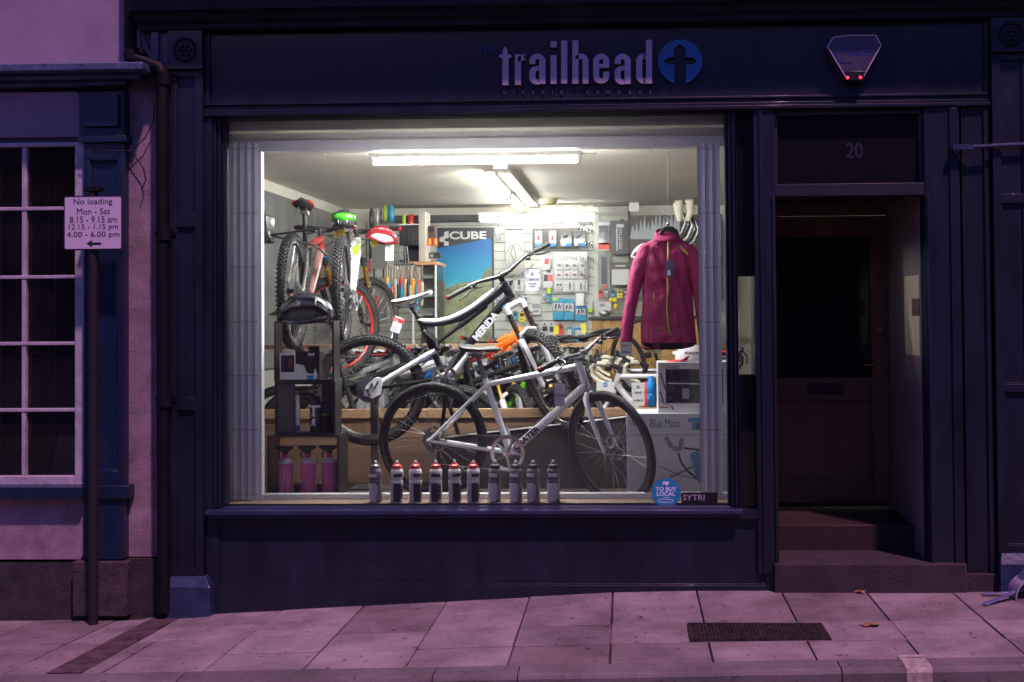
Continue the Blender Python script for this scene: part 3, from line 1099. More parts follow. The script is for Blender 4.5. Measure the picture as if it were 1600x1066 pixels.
# pleated paper and a curtain behind the panes
b = MB()
pts = []
p = at(213, 735, .3)
for k in range(13):
    x = -.09 + .015 * k
    pts.append((x, .3 + (.02 if k % 2 else 0)))
vs = [(x, y, 0) for x, y in pts] + [(x * .8 + .02, y, .21) for x, y in pts]
b.add(vs, [(i, i + 1, i + 14, i + 13) for i in range(12)])
b.add([(-.1, .28, -.3), (.12, .28, -.3), (.12, .40, -.3), (-.1, .40, -.3), (-.1, .28, 0), (.12, .28, 0), (.12, .40, 0), (-.1, .40, 0)], [(0, 1, 5, 4), (1, 2, 6, 5), (4, 5, 6, 7), (3, 0, 4, 7), (2, 3, 7, 6)])
o = b.obj('folded_menu', mat('cream card', (.5, .42, .42), .7), None)
q = at(105, 735, .3)
o.location = (q.x, 0, q.z)
tag(o, 'pale folded card standing on a block inside the neighbouring window', 'card')
b = MB()
cu = []
for k in range(41):
    cu.append((-3.95 + .42 * k / 40, .62 + .022 * math.sin(k * 1.9)))
b.add([(x, y, .6) for x, y in cu] + [(x, y, 2.7) for x, y in cu], [(i, i + 1, i + 42, i + 41) for i in range(40)])
tag(b.obj('curtain', mat('faded curtain', (.30, .20, .20), .85, var=.2), norm=False), 'faded curtain hanging inside the left edge of the neighbouring window', 'curtain')
# scrolls added behind the glass to stand in for reflected ironwork
b = MB()
for (cx, cy, rr, sg) in ((16, 540, .07, 1), (58, 560, .06, -1), (20, 605, .08, -1), (62, 510, .07, 1), (100, 530, .05, 1)):
    p = at(cx, cy, .35)
    b.tube([(p.x + sg * rr * (1 - k / 30) * math.cos(k * .35), .35, p.z + rr * (1 - k / 30) * math.sin(k * .35)) for k in range(26)], .004, 6)
    b.tube([(p.x + sg * rr, .35, p.z), (p.x + sg * rr * 1.3, .35, p.z - .2), (p.x + sg * rr * .6, .35, p.z - .36)], .004, 6)
tag(b.obj('scroll_reflection', BLACKP), 'black scrolls standing in for an ironwork reflection in the neighbouring window panes', 'reflection')

# ------------------------------------------------------------------ next frontage on the right, beyond the picture
rb = thing('brick_building', 'dark painted frontage adjoining the bicycle shop on its right', 'building', (4.5, 0, 0))
L = rb.location.copy()
b = off(L); b.box(XR1 + .06, 9, .05, .6, -.4, 5.6); b.obj('wall', mat('dull brick', (.12, .07, .06), .85, var=.3, scale=5, bump=.4), rb)
b = off(L); b.box(3.6, 5.6, .03, .049, .9, 2.5); b.obj('window', mat('dark glass sheet', (.02, .02, .03), .1, var=0), rb, smooth=False)
b = off(L); b.box(3.5, 5.7, -.04, .05, .82, .9); b.obj('sill', CONC, rb, bev=.005)

# ------------------------------------------------------------------ downpipe
dp = thing('downpipe', 'black rainwater downpipe stepping sideways between the two buildings', 'downpipe', (xc(256), -.03, -.1))
L = dp.location.copy()
b = off(L)
q = [at(206, -300, -.05), at(206, 70, -.05), at(207, 84, -.05), at(213, 93, -.06), at(238, 101, -.07), at(250, 106, -.06), at(256, 118, -.05), at(256, 200, -.05), at(258, 955, -.05)]
b.tube([(v.x, -.07 + .0 * i, v.z) for i, v in enumerate(q)], .036, 14)
b.obj('pipe', BLACKP, dp)
for (x, y) in ((206, 84), (256, 122), (256, 365), (257, 625)):
    v = at(x, y, -.07)
    b = off(L); b.cyl((v.x, -.07, v.z - .04), (v.x, -.07, v.z + .03), .043, n=14); b.box(v.x - .06, v.x + .06, -.05, -.005, v.z - .01, v.z + .012)
    b.obj('bracket', BLACKP, dp)
# wall cables
for k, (pts, lab) in enumerate((
        ([(222, 15), (218, 50), (219, 75), (231, 88)], 'thin black cable looping beside the downpipe above the ledge'),
        ([(224, 30), (226, 60), (240, 92)], 'second thin cable dropping to the bend of the downpipe'),
        ([(130, 228), (150, 236), (180, 237), (205, 235), (225, 215), (238, 190), (240, 160)], 'thin cable drooping across the blue pilaster onto the pink wall'),
        ([(200, 232), (210, 245), (222, 262), (226, 280), (220, 297)], 'short loose cable end hanging on the pink wall strip'))):
    b = MB()
    b.tube([(at(x, y, -.02).x, (-.055 if x < 198 else -.004), at(x, y, -.02).z) for x, y in pts], .0035, 6)
    tag(b.obj('cable', BLACKP), lab, 'cable')

# ------------------------------------------------------------------ parking sign on its post
p = at(146, 970, -.15)
ps = thing('parking_sign', 'white no loading sign with black lettering and arrow on a thin dark post', 'sign', (p.x, -.15, zg(p.x, -.15)))
L = ps.location.copy()
b = off(L)
v0, v1 = at(146, 296, -.15), at(146, 960, -.15)
b.cyl((p.x, -.15, zg(p.x, -.15)), (p.x, -.15, v0.z), .026, n=16)
b.ell((p.x, -.15, v0.z), .027, .027, .012, 14, 6)
b.obj('post', mat('dark brown post', (.012, .009, .012), .6, 0, var=.4, scale=12), ps)
X0, X1, Z0, Z1 = rc(99.5, 306, 191.5, 391, -.185)


def rrect(X0, X1, Z0, Z1, r, n=5):
    o = []
    for (cx, cz, a0) in ((X1 - r, Z1 - r, 0), (X0 + r, Z1 - r, 90), (X0 + r, Z0 + r, 180), (X1 - r, Z0 + r, 270)):
        for k in range(n + 1):
            a = R(a0 + 90 * k / n)
            o.append((cx + r * math.cos(a), cz + r * math.sin(a)))
    return o


b = off(L); b.prism(rrect(X0, X1, Z0, Z1, .012), -.185, -.181)
b.obj('plate', mat('black sign border', (.02, .02, .03), .4, var=.1), ps)
b = off(L); b.prism(rrect(X0 + .008, X1 - .008, Z0 + .008, Z1 - .008, .008), -.188, -.186)
b.obj('face', mat('white sign face', (.62, .56, .66), .4, var=.05, scale=3), ps)
b = off(L)
for s_, x0, y0, x1, y1 in (('No loading', 115, 310.5, 175.5, 322), ('Mon - Sat', 120, 325.5, 172, 335), ('8.15 - 9.15 am', 109, 338, 182.5, 348), ('12.15 - 1.15 pm', 107.5, 350, 184.5, 361), ('4.00 - 6.00 pm', 104.5, 362, 186.5, 373)):
    fit_text(b, s_, x0, y0, x1, y1, -.1885, .0006, .0)
ar = [(135.5, 380.5), (144, 375), (143, 379), (158, 379), (158, 382.5), (143, 382.5), (144, 386.5)]
b.prism([(at(x, y, -.1885).x, at(x, y, -.1885).z) for x, y in ar], -.1895, -.1885)
b.obj('lettering', mat('black sign print', (.015, .013, .02), .5, var=0), ps, smooth=False)
for (hw, za, zb) in ((.03, -.14, -.115), (.03, -.30, -.275), (.045, -.012, .012)):
    b = off(L); b.box(p.x - hw, p.x + hw, -.181, -.12, v0.z + za, v0.z + zb)
    b.obj('clip', BLACKP, ps)

# low metal stand at the right-hand edge of the pavement
METL = mat('blue grey painted strip', (.22, .24, .40), .35, .5, var=.2, scale=20)
p = at(1600, 912, -.15)
st = thing('folding_stand', 'low blue grey metal stand with splayed flat feet at right edge of pavement', 'stand', (p.x, -.18, 0))
L = st.location.copy()
b = off(L)
for (xa, ya, xb_, yb) in ((1537, 908, 1600, -.06), (1540, 929, 1610, -.30)):
    pass
def flatbar(A, B2, wd, th, nm):
    A, B2 = Vector(A), Vector(B2)
    bb_ = off(L); bb_.obox((A + B2) / 2, (B2 - A).to_track_quat('X', 'Z').to_matrix(), (B2 - A).length, wd, th)
    bb_.obj(nm, METL, st, bev=.002)
f0 = at(1534, 910, -.12); f1 = at(1538, 930, -.36); c0 = at(1612, 904, -.16)
flatbar((f0.x, -.13, .010), (c0.x, -.13, .030), .028, .006, 'foot')
flatbar((f1.x, -.36, .008), (c0.x - .02, -.15, .060), .032, .006, 'foot')
b = off(L)
n_ = 18
arc = [math.pi * (.08 + .92 * k / n_) for k in range(n_ + 1)]
vs = []
for a in arc:
    for (rr, yy) in ((.105, -.25), (.105, -.10), (.099, -.10), (.099, -.25)):
        vs.append((c0.x - .01 + rr * math.cos(a), yy, .01 + rr * 1.05 * math.sin(a)))
b.add(vs, [(4 * k + j, 4 * k + (j + 1) % 4, 4 * k + 4 + (j + 1) % 4, 4 * k + 4 + j) for k in range(n_) for j in range(4)] + [(0, 1, 2, 3), (4 * n_, 4 * n_ + 1, 4 * n_ + 2, 4 * n_ + 3)])
b.obj('arched_band', mat('pale worn band', (.40, .36, .46), .45, .2, var=.3, scale=20), st)
b = off(L)
b.prism([(c0.x - .07, .10), (c0.x + .05, .10), (c0.x + .12, .17), (c0.x - .02, .17)], -.22, -.12)
b.obj('cross_plate', METL, st, bev=.004)

# ------------------------------------------------------------------ shop room
YB = 5.5                                       # back wall
FZ = .33                                       # shop floor
XLW = -2.86
XRW = 2.3
CZ = 2.655
CEILM = mat('cream ceiling', (.74, .71, .61), .8, var=.07, scale=1.2, bump=.1, bscale=20, stretch=(.3, 2, 1))
WALLM = mat('cream interior wall', (.58, .56, .48), .8, var=.06, scale=2)
OFFW = mat('off white slats', (.62, .63, .58), .5, var=.05, scale=4)
b = MB(); b.box(XLW - .1, XRW, .14, YB + .1, CZ, CZ + .1)
struct(b.obj('ceiling', CEILM))
b = MB(); b.box(XLW - .1, XD0 - .045, 1.45, YB + .1, FZ - .1, FZ); b.box(XD0 - .045, XRW, YD + .06, YB + .1, FZ - .1, FZ - .001)
struct(b.obj('shop_floor', mat('grey shop carpet', (.10, .10, .10), .9, var=.3, scale=30), smooth=False))
b = MB(); b.box(XLW - .1, XLW, .14, YB + .1, -.3, CZ - .001)
struct(b.obj('wall_left', WALLM))
b = MB(); b.box(XLW, XRW, YB, YB + .1, -.3, CZ - .001)
struct(b.obj('wall_back', WALLM))
b = MB(); b.box(XRW, XRW + .1, .14, YB + .1, -.3, CZ + .1)
struct(b.obj('wall_right', WALLM))
b = MB()                                        # wall in front between the room and the street, round the window
b.box(XLW - .1, XL1 + .02, .145, .30, -.3, CZ + .1)
b.box(XD0 - .04, XRW + .1, YD + .06, YD + .16, dz1 + .25, CZ + .1)
b.box(dx1 + .1, XRW + .1, YD + .06, YD + .16, -.3, dz1 + .25)
struct(b.obj('wall_front', WALLM))

# black glossy panel on the left wall under a cream strip
b = MB(); b.box(XLW, XLW + .02, .3, 4.9, 1.15, 2.56)
pnl = b.obj('gloss_panel', mat('black gloss laminate', (.17, .17, .175), .22, metal=.0, var=.45, scale=1.3, bump=.25, bscale=3, stretch=(1, 1, .5), spec=1))
tag(pnl, 'black glossy wall panel catching the glare beside the hanging bikes', 'wall panel')
# bulkhead behind the top of the window
GREYP = mat('lilac grey paint', (.60, .58, .62), .5, var=.08, scale=3, bump=.1)
bk = thing('window_bulkhead', 'pale painted box beam running across behind the top of the shop window', 'beam', (-.9, .25, 2.6))
L = bk.location.copy()
b = off(L); b.box(XW0 - .06, XW1 + .06, .24, .34, zc_(750, 233, .25), zc_(750, 216, .25)); b.obj('lower_rail', WHITEP, bk, bev=.003)
b = off(L); b.box(XW0 - .06, XW1 + .06, .26, .34, zc_(750, 216, .25), zc_(750, 203, .25)); b.obj('web', GREYP, bk)
b = off(L)
za, zb_ = zc_(750, 203, .26), zc_(750, 183, .14)
b.add([(XW0 - .06, .10, ZWT + .03), (XW1 + .06, .10, ZWT + .03), (XW1 + .06, .26, za), (XW0 - .06, .26, za), (XW0 - .06, .10, ZWT + .05), (XW1 + .06, .10, ZWT + .05), (XW1 + .06, .34, za + .02), (XW0 - .06, .34, za + .02)],
      [(0, 1, 2, 3), (7, 6, 5, 4), (0, 3, 7, 4), (1, 5, 6, 2), (0, 4, 5, 1), (3, 2, 6, 7)])
b.obj('soffit', mat('warm grey soffit', (.48, .44, .44), .6, var=.15, scale=4, stretch=(.3, 3, 3)), bk, smooth=False)
b = off(L)
p0, p1 = at(520, 190, .16), at(742, 191, .16); p2, p3 = at(748, 192, .16), at(1008, 189, .16)
b.box(p0.x, p1.x, .15, .17, p0.z - .012, p0.z + .008)
b.obj('conduit', WHITEP, bk, bev=.003)
b = off(L)
b.box(p2.x, p3.x, .15, .17, p2.z - .016, p2.z + .010)
b.obj('conduit', WHITEP, bk, bev=.003)

# sliding pleated security screens and their track
HOLE = mat('hole dark', (.05, .05, .08), .8, var=0)


def screen(x0, x1, lab):
    X0, X1 = xc(x0, 489, .24), xc(x1, 489, .24)
    Z1 = zc_((x0 + x1) / 2, 224, .24); Z0 = zc_((x0 + x1) / 2, 781, .24)
    t = thing('folding_screen', lab, 'security screen', (X0, .24, Z0), 'folding perforated screens at the window sides')
    L = t.location.copy()
    k = max(5, round((X1 - X0) / .0225))
    pts = [(X0 + (X1 - X0) * i / k, .232 + (.005 if i % 2 else 0)) for i in range(k + 1)]
    b = off(L)
    b.add([(x, y, Z0) for x, y in pts] + [(x, y, Z1) for x, y in pts] + [(x, y + .003, Z0) for x, y in pts] + [(x, y + .003, Z1) for x, y in pts],
          [(i, i + 1, k + 2 + i, k + 1 + i) for i in range(k)] + [(2 * (k + 1) + i, 3 * (k + 1) + i, 3 * (k + 1) + i + 1, 2 * (k + 1) + i + 1) for i in range(k)])
    b.obj('pleats', mat('lilac white screen', (.90, .88, .92), .45, var=.04, scale=4), t, smooth=False, norm=False)
    b = off(L)
    for i in range(k):
        if i % 2 == 0:
            b.box(pts[i][0] - .0012, pts[i][0] + .0012, .2295, .232, Z0, Z1)
    b.obj('hinge_line', mat('screen hinge shadow gap', (.16, .15, .20), .6, var=0), t, smooth=False)
    for y in (232, 333, 418, 503, 587, 672, 773):
        b = off(L)
        zz = zc_((x0 + x1) / 2, y, .23)
        for i in range(k):
            xm = (pts[i][0] + pts[i + 1][0]) / 2
            b.cyl((xm, .2310, zz), (xm, .2350, zz), .0040, n=6)
        b.obj('perforation', HOLE, t, smooth=False)
    return t


screen(354, 404, 'white pleated folding screen stacked at the left side of the window')
screen(1092, 1127, 'narrow white pleated folding screen stacked at the right side of the window')
ALU = mat('white aluminium track', (.85, .85, .88), .35, var=.05, scale=5, coat=.2)
tk = thing('screen_track', 'white aluminium floor track and end post for the folding screens', 'track', (XW0, .26, .5))
L = tk.location.copy()
ZT0, ZT1 = zc_(750, 783, .26), zc_(750, 771, .26)
b = off(L); b.box(xc(404, 489, .26), XW1 + .05, .25, .30, ZT0 - .03, ZT1 - .012); b.box(xc(404, 489, .26), XW1 + .05, .25, .262, ZT1 - .012, ZT1); b.box(xc(404, 489, .26), XW1 + .05, .288, .30, ZT1 - .012, ZT1)
b.obj('rail', ALU, tk, bev=.002)
b = off(L); b.box(xc(403, 489, .26), xc(410, 489, .26), .245, .30, ZT0 + .002, zc_(408, 222, .26))
b.obj('end_post', ALU, tk, bev=.002)

# inner timber sill
b = MB(); b.box(XW0 - .05, XW1 + .05, .10, .32, .30, ZWB + .010)
ws = b.obj('inner_sill', mat('worn sill board', (.22, .14, .10), .6, var=.4, scale=8, bump=.3, stretch=(.2, 2, 2)), shop)
SILLZ = ZWB + .010

# window platform, timber back and side
WOOD = mat('sawn pine', (.36, .22, .12), .6, var=.30, scale=6, bump=.25, bscale=40, stretch=(.12, 1.5, 2.2))
WOODD = mat('dark stained pine', (.22, .125, .075), .6, var=.35, scale=6, bump=.25, bscale=40, stretch=(.12, 1.5, 2.2))
PLZ = .42
dp_ = thing('display_platform', 'dark carpeted window platform with a timber plank back board', 'platform', (-1, .9, PLZ))
L = dp_.location.copy()
b = off(L); b.box(XLW + .002, XD0 - .045, .305, 1.44, PLZ - .1, PLZ)
b.obj('deck', mat('dark brown carpet', (.045, .026, .024), .9, var=.3, scale=40), dp_, smooth=False)
zt_ = zc_(700, 639, 1.4)
b = off(L)
b.box(XLW + .002, XD0 - .05, 1.395, 1.44, zt_ - .062, zt_)
b.obj('top_board', WOOD, dp_, bev=.003)
b = off(L)
b.box(XLW + .002, XD0 - .05, 1.41, 1.44, zt_ - .20, zt_ - .066)
b.obj('back_board', WOODD, dp_, bev=.003)
b = off(L)
b.box(XLW + .002, XD0 - .05, 1.41, 1.44, PLZ + .001, zt_ - .204)
b.obj('back_board', WOODD, dp_, bev=.003)
b = off(L)
x0, x1, z0, z1 = rc(683, 655, 1000, 780, 1.2)
b.add([(x0, 1.10, PLZ), (x1, 1.10, PLZ), (x1, 1.38, PLZ), (x0, 1.38, PLZ), (x0 + .05, 1.16, z1 - .12), (x1, 1.16, z1 + .02), (x1, 1.38, z1 + .02), (x0 + .05, 1.38, z1 - .12)],
      [(0, 1, 5, 4), (1, 2, 6, 5), (4, 5, 6, 7), (3, 0, 4, 7)])
bx = b.obj('covered_plinth', mat('black cloth', (.012, .010, .011), .85, var=.4, scale=12, bump=.8, bscale=9), dp_)
b = off(L)
b.tube([(x0 + .05, 1.157, z1 - .115), (x1, 1.157, z1 + .025)], .006, 6)
b.obj('edge_trim', WHITEP, bx)

# ------------------------------------------------------------------ lights and ceiling fittings
def lampmat(nm, s):
    return mat(nm, (.9, .9, .9), .4, var=0, emit=(1.0, 1.0, .97), estr=s)


TUBES = [lampmat('bright lit tube', 390), lampmat('lit tube', 75), lampmat('far lit tube', 70), lampmat('wall lit tube', 17)]
FIT = mat('light fitting white', (.75, .75, .70), .4, var=.03)
x0, x1 = xc(585, 250, .75), xc(902, 250, .75)
zt = zc_(743, 251, .75)


def tubelight(lab, A, B, wide=.06, drop=.05, r=.014, k=0):
    A, B = Vector(A), Vector(B)
    t = thing('ceiling_light', lab, 'ceiling light', (A + B) / 2, 'fluorescent ceiling lights')
    L = t.location.copy()
    dr = (B - A).normalized()
    rot = dr.to_track_quat('X', 'Z').to_matrix()
    ln = (B - A).length
    b = off(L); b.obox((A + B) / 2 + Vector((0, 0, drop)), rot, ln + .06, wide, .03); b.obj('housing', FIT, t, bev=.004)
    b = off(L); b.cyl(A, B, r, n=12); b.obj('tube', TUBES[k], t)
    for P, sg in ((A, -1), (B, 1)):
        b = off(L); b.obox(P + dr * sg * .012 + Vector((0, 0, drop * .5)), rot, .025, wide * .7, drop + .035); b.obj('end_cap', FIT, t, bev=.003)
    return t


tubelight('long lit tube light fixed across the ceiling nearest the window', (x0, .75, zt), (x1, .75, zt), .075, .035, .019, 0)
xt = at(765, 275, 2.2)
tubelight('tube light running away from the window, nearer of the two in line', (xt.x, 2.25, CZ - .075), (xt.x, 3.55, CZ - .075), .07, .045, .017, 1)
tubelight('tube light running away from the window, farther of the two in line', (xt.x, 3.75, CZ - .075), (xt.x, 4.95, CZ - .075), .07, .045, .017, 2)
x0, x1, z0, z1 = rc(752, 332, 928, 343, 5.2)
tubelight('wide lit tube light above the white slatted back wall', (x0, 5.2, z0), (x1, 5.2, z0), .09, .06, .024, 3)
# conduit trunking alongside the two in line
b = MB(); b.box(xt.x + .06, xt.x + .16, 1.9, 5.3, CZ - .03, CZ - .001)
tag(b.obj('cable_trunking', CEILM, bev=.003), 'cream ceiling trunking running back beside the in line tube lights', 'trunking')
b = MB()
b.tube([(xc(902, 250, .75) + .02, 0.75, zt + .035), (xc(902, 250, .75) + .12, 0.75, zt + .035), (xc(902, 250, .75) + .13, 0.75, CZ)], .004, 6)
tag(b.obj('light_flex', FIT), 'thin white flex from the front tube light up to the ceiling', 'cable')
p = at(857, 325, 4.6)
b = MB(); b.lathe([(.05, -.06), (.075, -.05), (.085, -.02), (.10, 0)], 20, (p.x, 4.6, CZ - .001))
tag(b.obj('smoke_detector', mat('yellowed plastic', (.55, .48, .30), .5)), 'round cream smoke detector on the ceiling before the back tube light', 'smoke detector')
for k, (px, py, Y) in enumerate(((506, 240, .45), (845, 240, .45), (1016, 236, .45))):
    p = at(px, py, Y)
    b = MB(); b.tube([(p.x, Y, CZ), (p.x, Y, p.z), (p.x + .008, Y, p.z - .012), (p.x + .014, Y, p.z)], .0022, 6)
    tag(b.obj('ceiling_hook', STEELG), ('small screw hook in the ceiling left of the front tube light', 'small screw hook above the right part of the front tube light', 'small screw hook in the ceiling near the jacket wire')[k], 'hook')

# ------------------------------------------------------------------ slatted back wall
sw = thing('slatwall', 'off white slatted display wall covering the back of the shop', 'display wall', (-.5, YB, 1))
L = sw.location.copy()
X0, X1 = xc(575, 489, YB), xc(928, 489, YB)
b = off(L)
pit = .0885
zz = FZ + .02
ztop = zc_(800, 345, YB)
while zz < ztop:
    b.box(X0, X1, YB - .018, YB - .001, zz, min(zz + pit - .008, ztop))
    zz += pit
b.obj('slat', OFFW, sw, smooth=False)
b = off(L); b.box(X0 - .02, X1, YB - .004, YB - .0015, FZ, ztop)
b.obj('backing', mat('slat groove', (.25, .25, .22), .7, var=0), sw, smooth=False)
b = off(L); b.box(X1 + .002, X1 + .05, YB - .06, YB - .001, FZ, CZ - .01)
b.obj('edge_post', OFFW, sw, bev=.003)
# second slatted bay, right of the post, standing a little forward
XS0, XS1 = X1 + .052, xc(983, 489, 5.4)
s2 = thing('slatwall', 'narrow grey slatted bay right of the chrome hooks', 'display wall', (XS0, 5.4, 1))
L = s2.location.copy()
b = off(L)
zz = 1.45
while zz < zc_(955, 336, 5.4) - .02:
    b.box(XS0, XS1, 5.40, 5.42, zz, zz + .105)
    zz += .115
b.obj('slat', mat('grey green slats', (.40, .40, .34), .5, var=.05), s2, smooth=False)
b = off(L); b.box(XS0, XS1, 5.41, 5.49, FZ, zc_(955, 336, 5.4)); b.box(XS0, XS1, 5.395, 5.49, zc_(955, 336, 5.4), CZ - .01)
b.obj('backing', mat('grey bay back', (.36, .36, .31), .6), s2, smooth=False)
# dark header band at the left part of the back wall
x0, x1, z0, z1 = rc(668, 321, 760, 345, YB - .3)
b = MB(); b.box(x0 - .4, x1 + .1, 5.25, 5.49, zc_(700, 345, 5.25), zc_(700, 336, 5.25))
tag(b.obj('header_band', mat('dark header', (.05, .05, .055), .5)), 'dark strip above the blue cycling poster', 'header board')

# counter front of upright boards, right of centre
YC = 4.6
x0, x1, z0, z1 = rc(925, 494, 1110, 640, YC)
ct = thing('shop_counter', 'wood clad sales counter with thin black worktop behind the jacket', 'counter', (x0, YC, FZ))
L = ct.location.copy()
PINE = mat('golden pine boards', (.52, .30, .10), .45, var=.30, scale=5, bump=.15, stretch=(2.5, 1, .15), coat=.3)
bw = (x1 - x0) / 12
for k in range(12):
    b = off(L); b.box(x0 + k * bw + .0015, x0 + (k + 1) * bw - .0015, YC + random.uniform(0, .002), YC + .02, FZ, z1 - .03)
    b.obj('board', PINE, ct, bev=.003)
b = off(L); b.box(x0 - .03, x1 + .03, YC - .04, YC + .55, z1 - .03, z1)
b.obj('worktop', mat('black worktop', (.02, .02, .022), .35), ct, bev=.003)
b = off(L); b.box(x0, x1, YC + .021, YC + .5, FZ, z1 - .031)
b.obj('carcass', WOODD, ct, smooth=False)

# ------------------------------------------------------------------ bicycles
RUB = mat('tyre rubber', (.018, .018, .019), .7, var=.25, scale=30)
RUBG = mat('dusty tyre rubber', (.028, .028, .030), .75, var=.3, scale=40, bump=.3, bscale=150)
BLK = mat('satin black', (.015, .015, .017), .35, var=.2, scale=15, coat=.3)
BLKM = mat('matt black', (.02, .02, .021), .6, var=.2, scale=15)
SILV = mat('polished alloy', (.62, .62, .64), .22, .95, var=.1, scale=20)
GREYM = mat('grey metal', (.28, .28, .30), .35, .8, var=.2, scale=20)
SPOKE = mat('bright spoke', (.70, .70, .72), .25, .9, var=0)
SPOKED = mat('dark spoke', (.03, .03, .03), .4, .5, var=0)
WHF = mat('white frame paint', (.82, .81, .85), .25, var=.03, scale=4, coat=.6)
SADL = mat('saddle vinyl', (.02, .02, .022), .45, var=.2, scale=30, bump=.15, bscale=200)
REDA = mat('red anodised', (.50, .02, .03), .3, .5, var=.1)
GOLD = mat('gold fork tube', (.55, .30, .06), .25, .8, var=.1)
BRNZ = mat('bronze fork tube', (.16, .12, .10), .25, .7, var=.1)
LIME = mat('lime paint', (.40, .62, .04), .35, var=.08, coat=.4)
REDP = mat('red frame paint', (.62, .035, .02), .3, var=.08, coat=.5)
GREYF = mat('graphite frame paint', (.07, .07, .075), .3, var=.1, coat=.5)
GRN = mat('green frame paint', (.12, .42, .02), .3, var=.1, coat=.5)
BLUEB = mat('bright blue plastic', (.01, .22, .62), .35, var=.06)
CREAMT = mat('cream bar tape', (.66, .62, .50), .6, var=.1, scale=60)
YELT = mat('yellow tag', (.80, .66, .04), .5, var=.05)
PINKF = mat('rose grey frame paint', (.42, .22, .20), .3, var=.15, coat=.5)
TITAN = mat('brushed titanium', (.45, .43, .38), .3, .7, var=.15)
_cache = {}


def wheel_meshes(Rr, tw, knob, deep):
    key = (round(Rr, 3), tw, knob, deep)
    if key in _cache:
        return _cache[key]
    rb = Rr - tw - (.006 if knob else 0)       # centre of tyre section
    sec = []
    for k in range(12):
        a = 2 * math.pi * k / 12
        sec.append((tw * math.cos(a), tw * .98 * math.sin(a)))
    t = MB(); t.ring((0, 0, 0), rb, sec, 72)
    if knob:
        n = int(2 * math.pi * Rr / .030)
        for k in range(n):
            for (lat, ph, h, sz) in ((0, 0, .007, .016), (.42, .5, .007, .013), (-.42, .5, .007, .013), (.95, 0, .007, .014), (-.95, 0, .007, .014)):
                a = 2 * math.pi * (k + ph) / n
                rr = rb + (tw + .002) * math.cos(lat)
                y = (tw + .002) * math.sin(lat)
                c = Vector((rr * math.cos(a), y, rr * math.sin(a)))
                rad = Vector((math.cos(a) * math.cos(lat), math.sin(lat), math.sin(a) * math.cos(lat)))
                tan = Vector((-math.sin(a), 0, math.cos(a)))
                bi = rad.cross(tan)
                t.obox(c, Matrix((tan, bi, rad)).transposed(), sz * .9, sz * .8, h * 2)
    ri = rb - tw * .75
    r_ = MB(); dd = .030 if deep else .016
    r_.ring((0, 0, 0), ri, [(.006, -.011), (.006, .011), (-dd * .5, .011), (-dd, .004), (-dd, -.004), (-dd * .5, -.011)], 72)
    sp = MB()
    rs = ri - dd + .003
    ns = 28
    for k in range(ns):
        a = 2 * math.pi * k / ns
        s_ = 1 if k % 2 else -1
        off_ = (.5 if (k // 2) % 2 else -.5) * R(95)
        ha = a + off_
        p = Vector((.024 * math.cos(ha), .030 * s_, .024 * math.sin(ha)))
        q = Vector((rs * math.cos(a), 0, rs * math.sin(a)))
        sp.cyl(p, q, .0011, n=4, caps=False)
    hb = MB()
    Q = Matrix.Rotation(R(90), 3, 'X')
    hb.lathe([(.012, -.055), (.012, -.036), (.027, -.034), (.027, -.029), (.015, -.022), (.015, .022), (.027, .029), (.027, .034), (.012, .036), (.012, .055)], 14, rot=Q)
    dk = MB()
    dk.ring((0, .040, 0), .074, [(.007, -.001), (.007, .001), (-.007, .001), (-.007, -.001)], 40)
    for k in range(6):
        a = 2 * math.pi * k / 6
        dk.obox((.046 * math.cos(a), .040, .046 * math.sin(a)), Matrix.Rotation(-a + .4, 3, 'Y'), .05, .002, .006)
    _cache[key] = tuple(m.mesh(nm, RUB) for m, nm in ((t, 'tyre'), (r_, 'rim'), (sp, 'spokes'), (hb, 'hub'), (dk, 'brake_disc')))
    return _cache[key]


def withmat(me, m):
    k = (me.name, m.name)
    if k not in _cache:
        c = me.copy(); c.materials.clear(); c.materials.append(m); _cache[k] = c
    return _cache[k]


def wheel(parent, M, o):
    """wheel standing in the local x-z plane; M places it under parent"""
    t, r_, sp, hb, dk = wheel_meshes(o.get('R', .345), o.get('tw', .016), o.get('knob', False), o.get('deep', False))
    w_ = link('wheel', withmat(hb, o.get('hubm', BLK)), parent)
    w_.matrix_local = M
    link('tyre', withmat(t, o.get('tyrem', RUB)), w_)
    link('rim', withmat(r_, o.get('rimm', BLK)), w_)
    link('spokes', withmat(sp, o.get('spokem', SPOKE)), w_)
    if o.get('disc', True):
        link('brake_disc', withmat(dk, GREYM), w_)
    if o.get('stripe'):
        key = ('stripe', o['R'])
        if key not in _cache:
            b = MB(); rb = o['R'] - o['tw'] * 2 - .002
            for s_ in (-1, 1):
                b.ring((0, s_ * .018, 0), rb, [(.006, -.001), (.006, .001), (-.006, .001), (-.006, -.001)], 60)
            _cache[key] = b.mesh('tyre_stripe', o['stripe'])
        link('tyre_stripe', _cache[key], w_)
    return w_


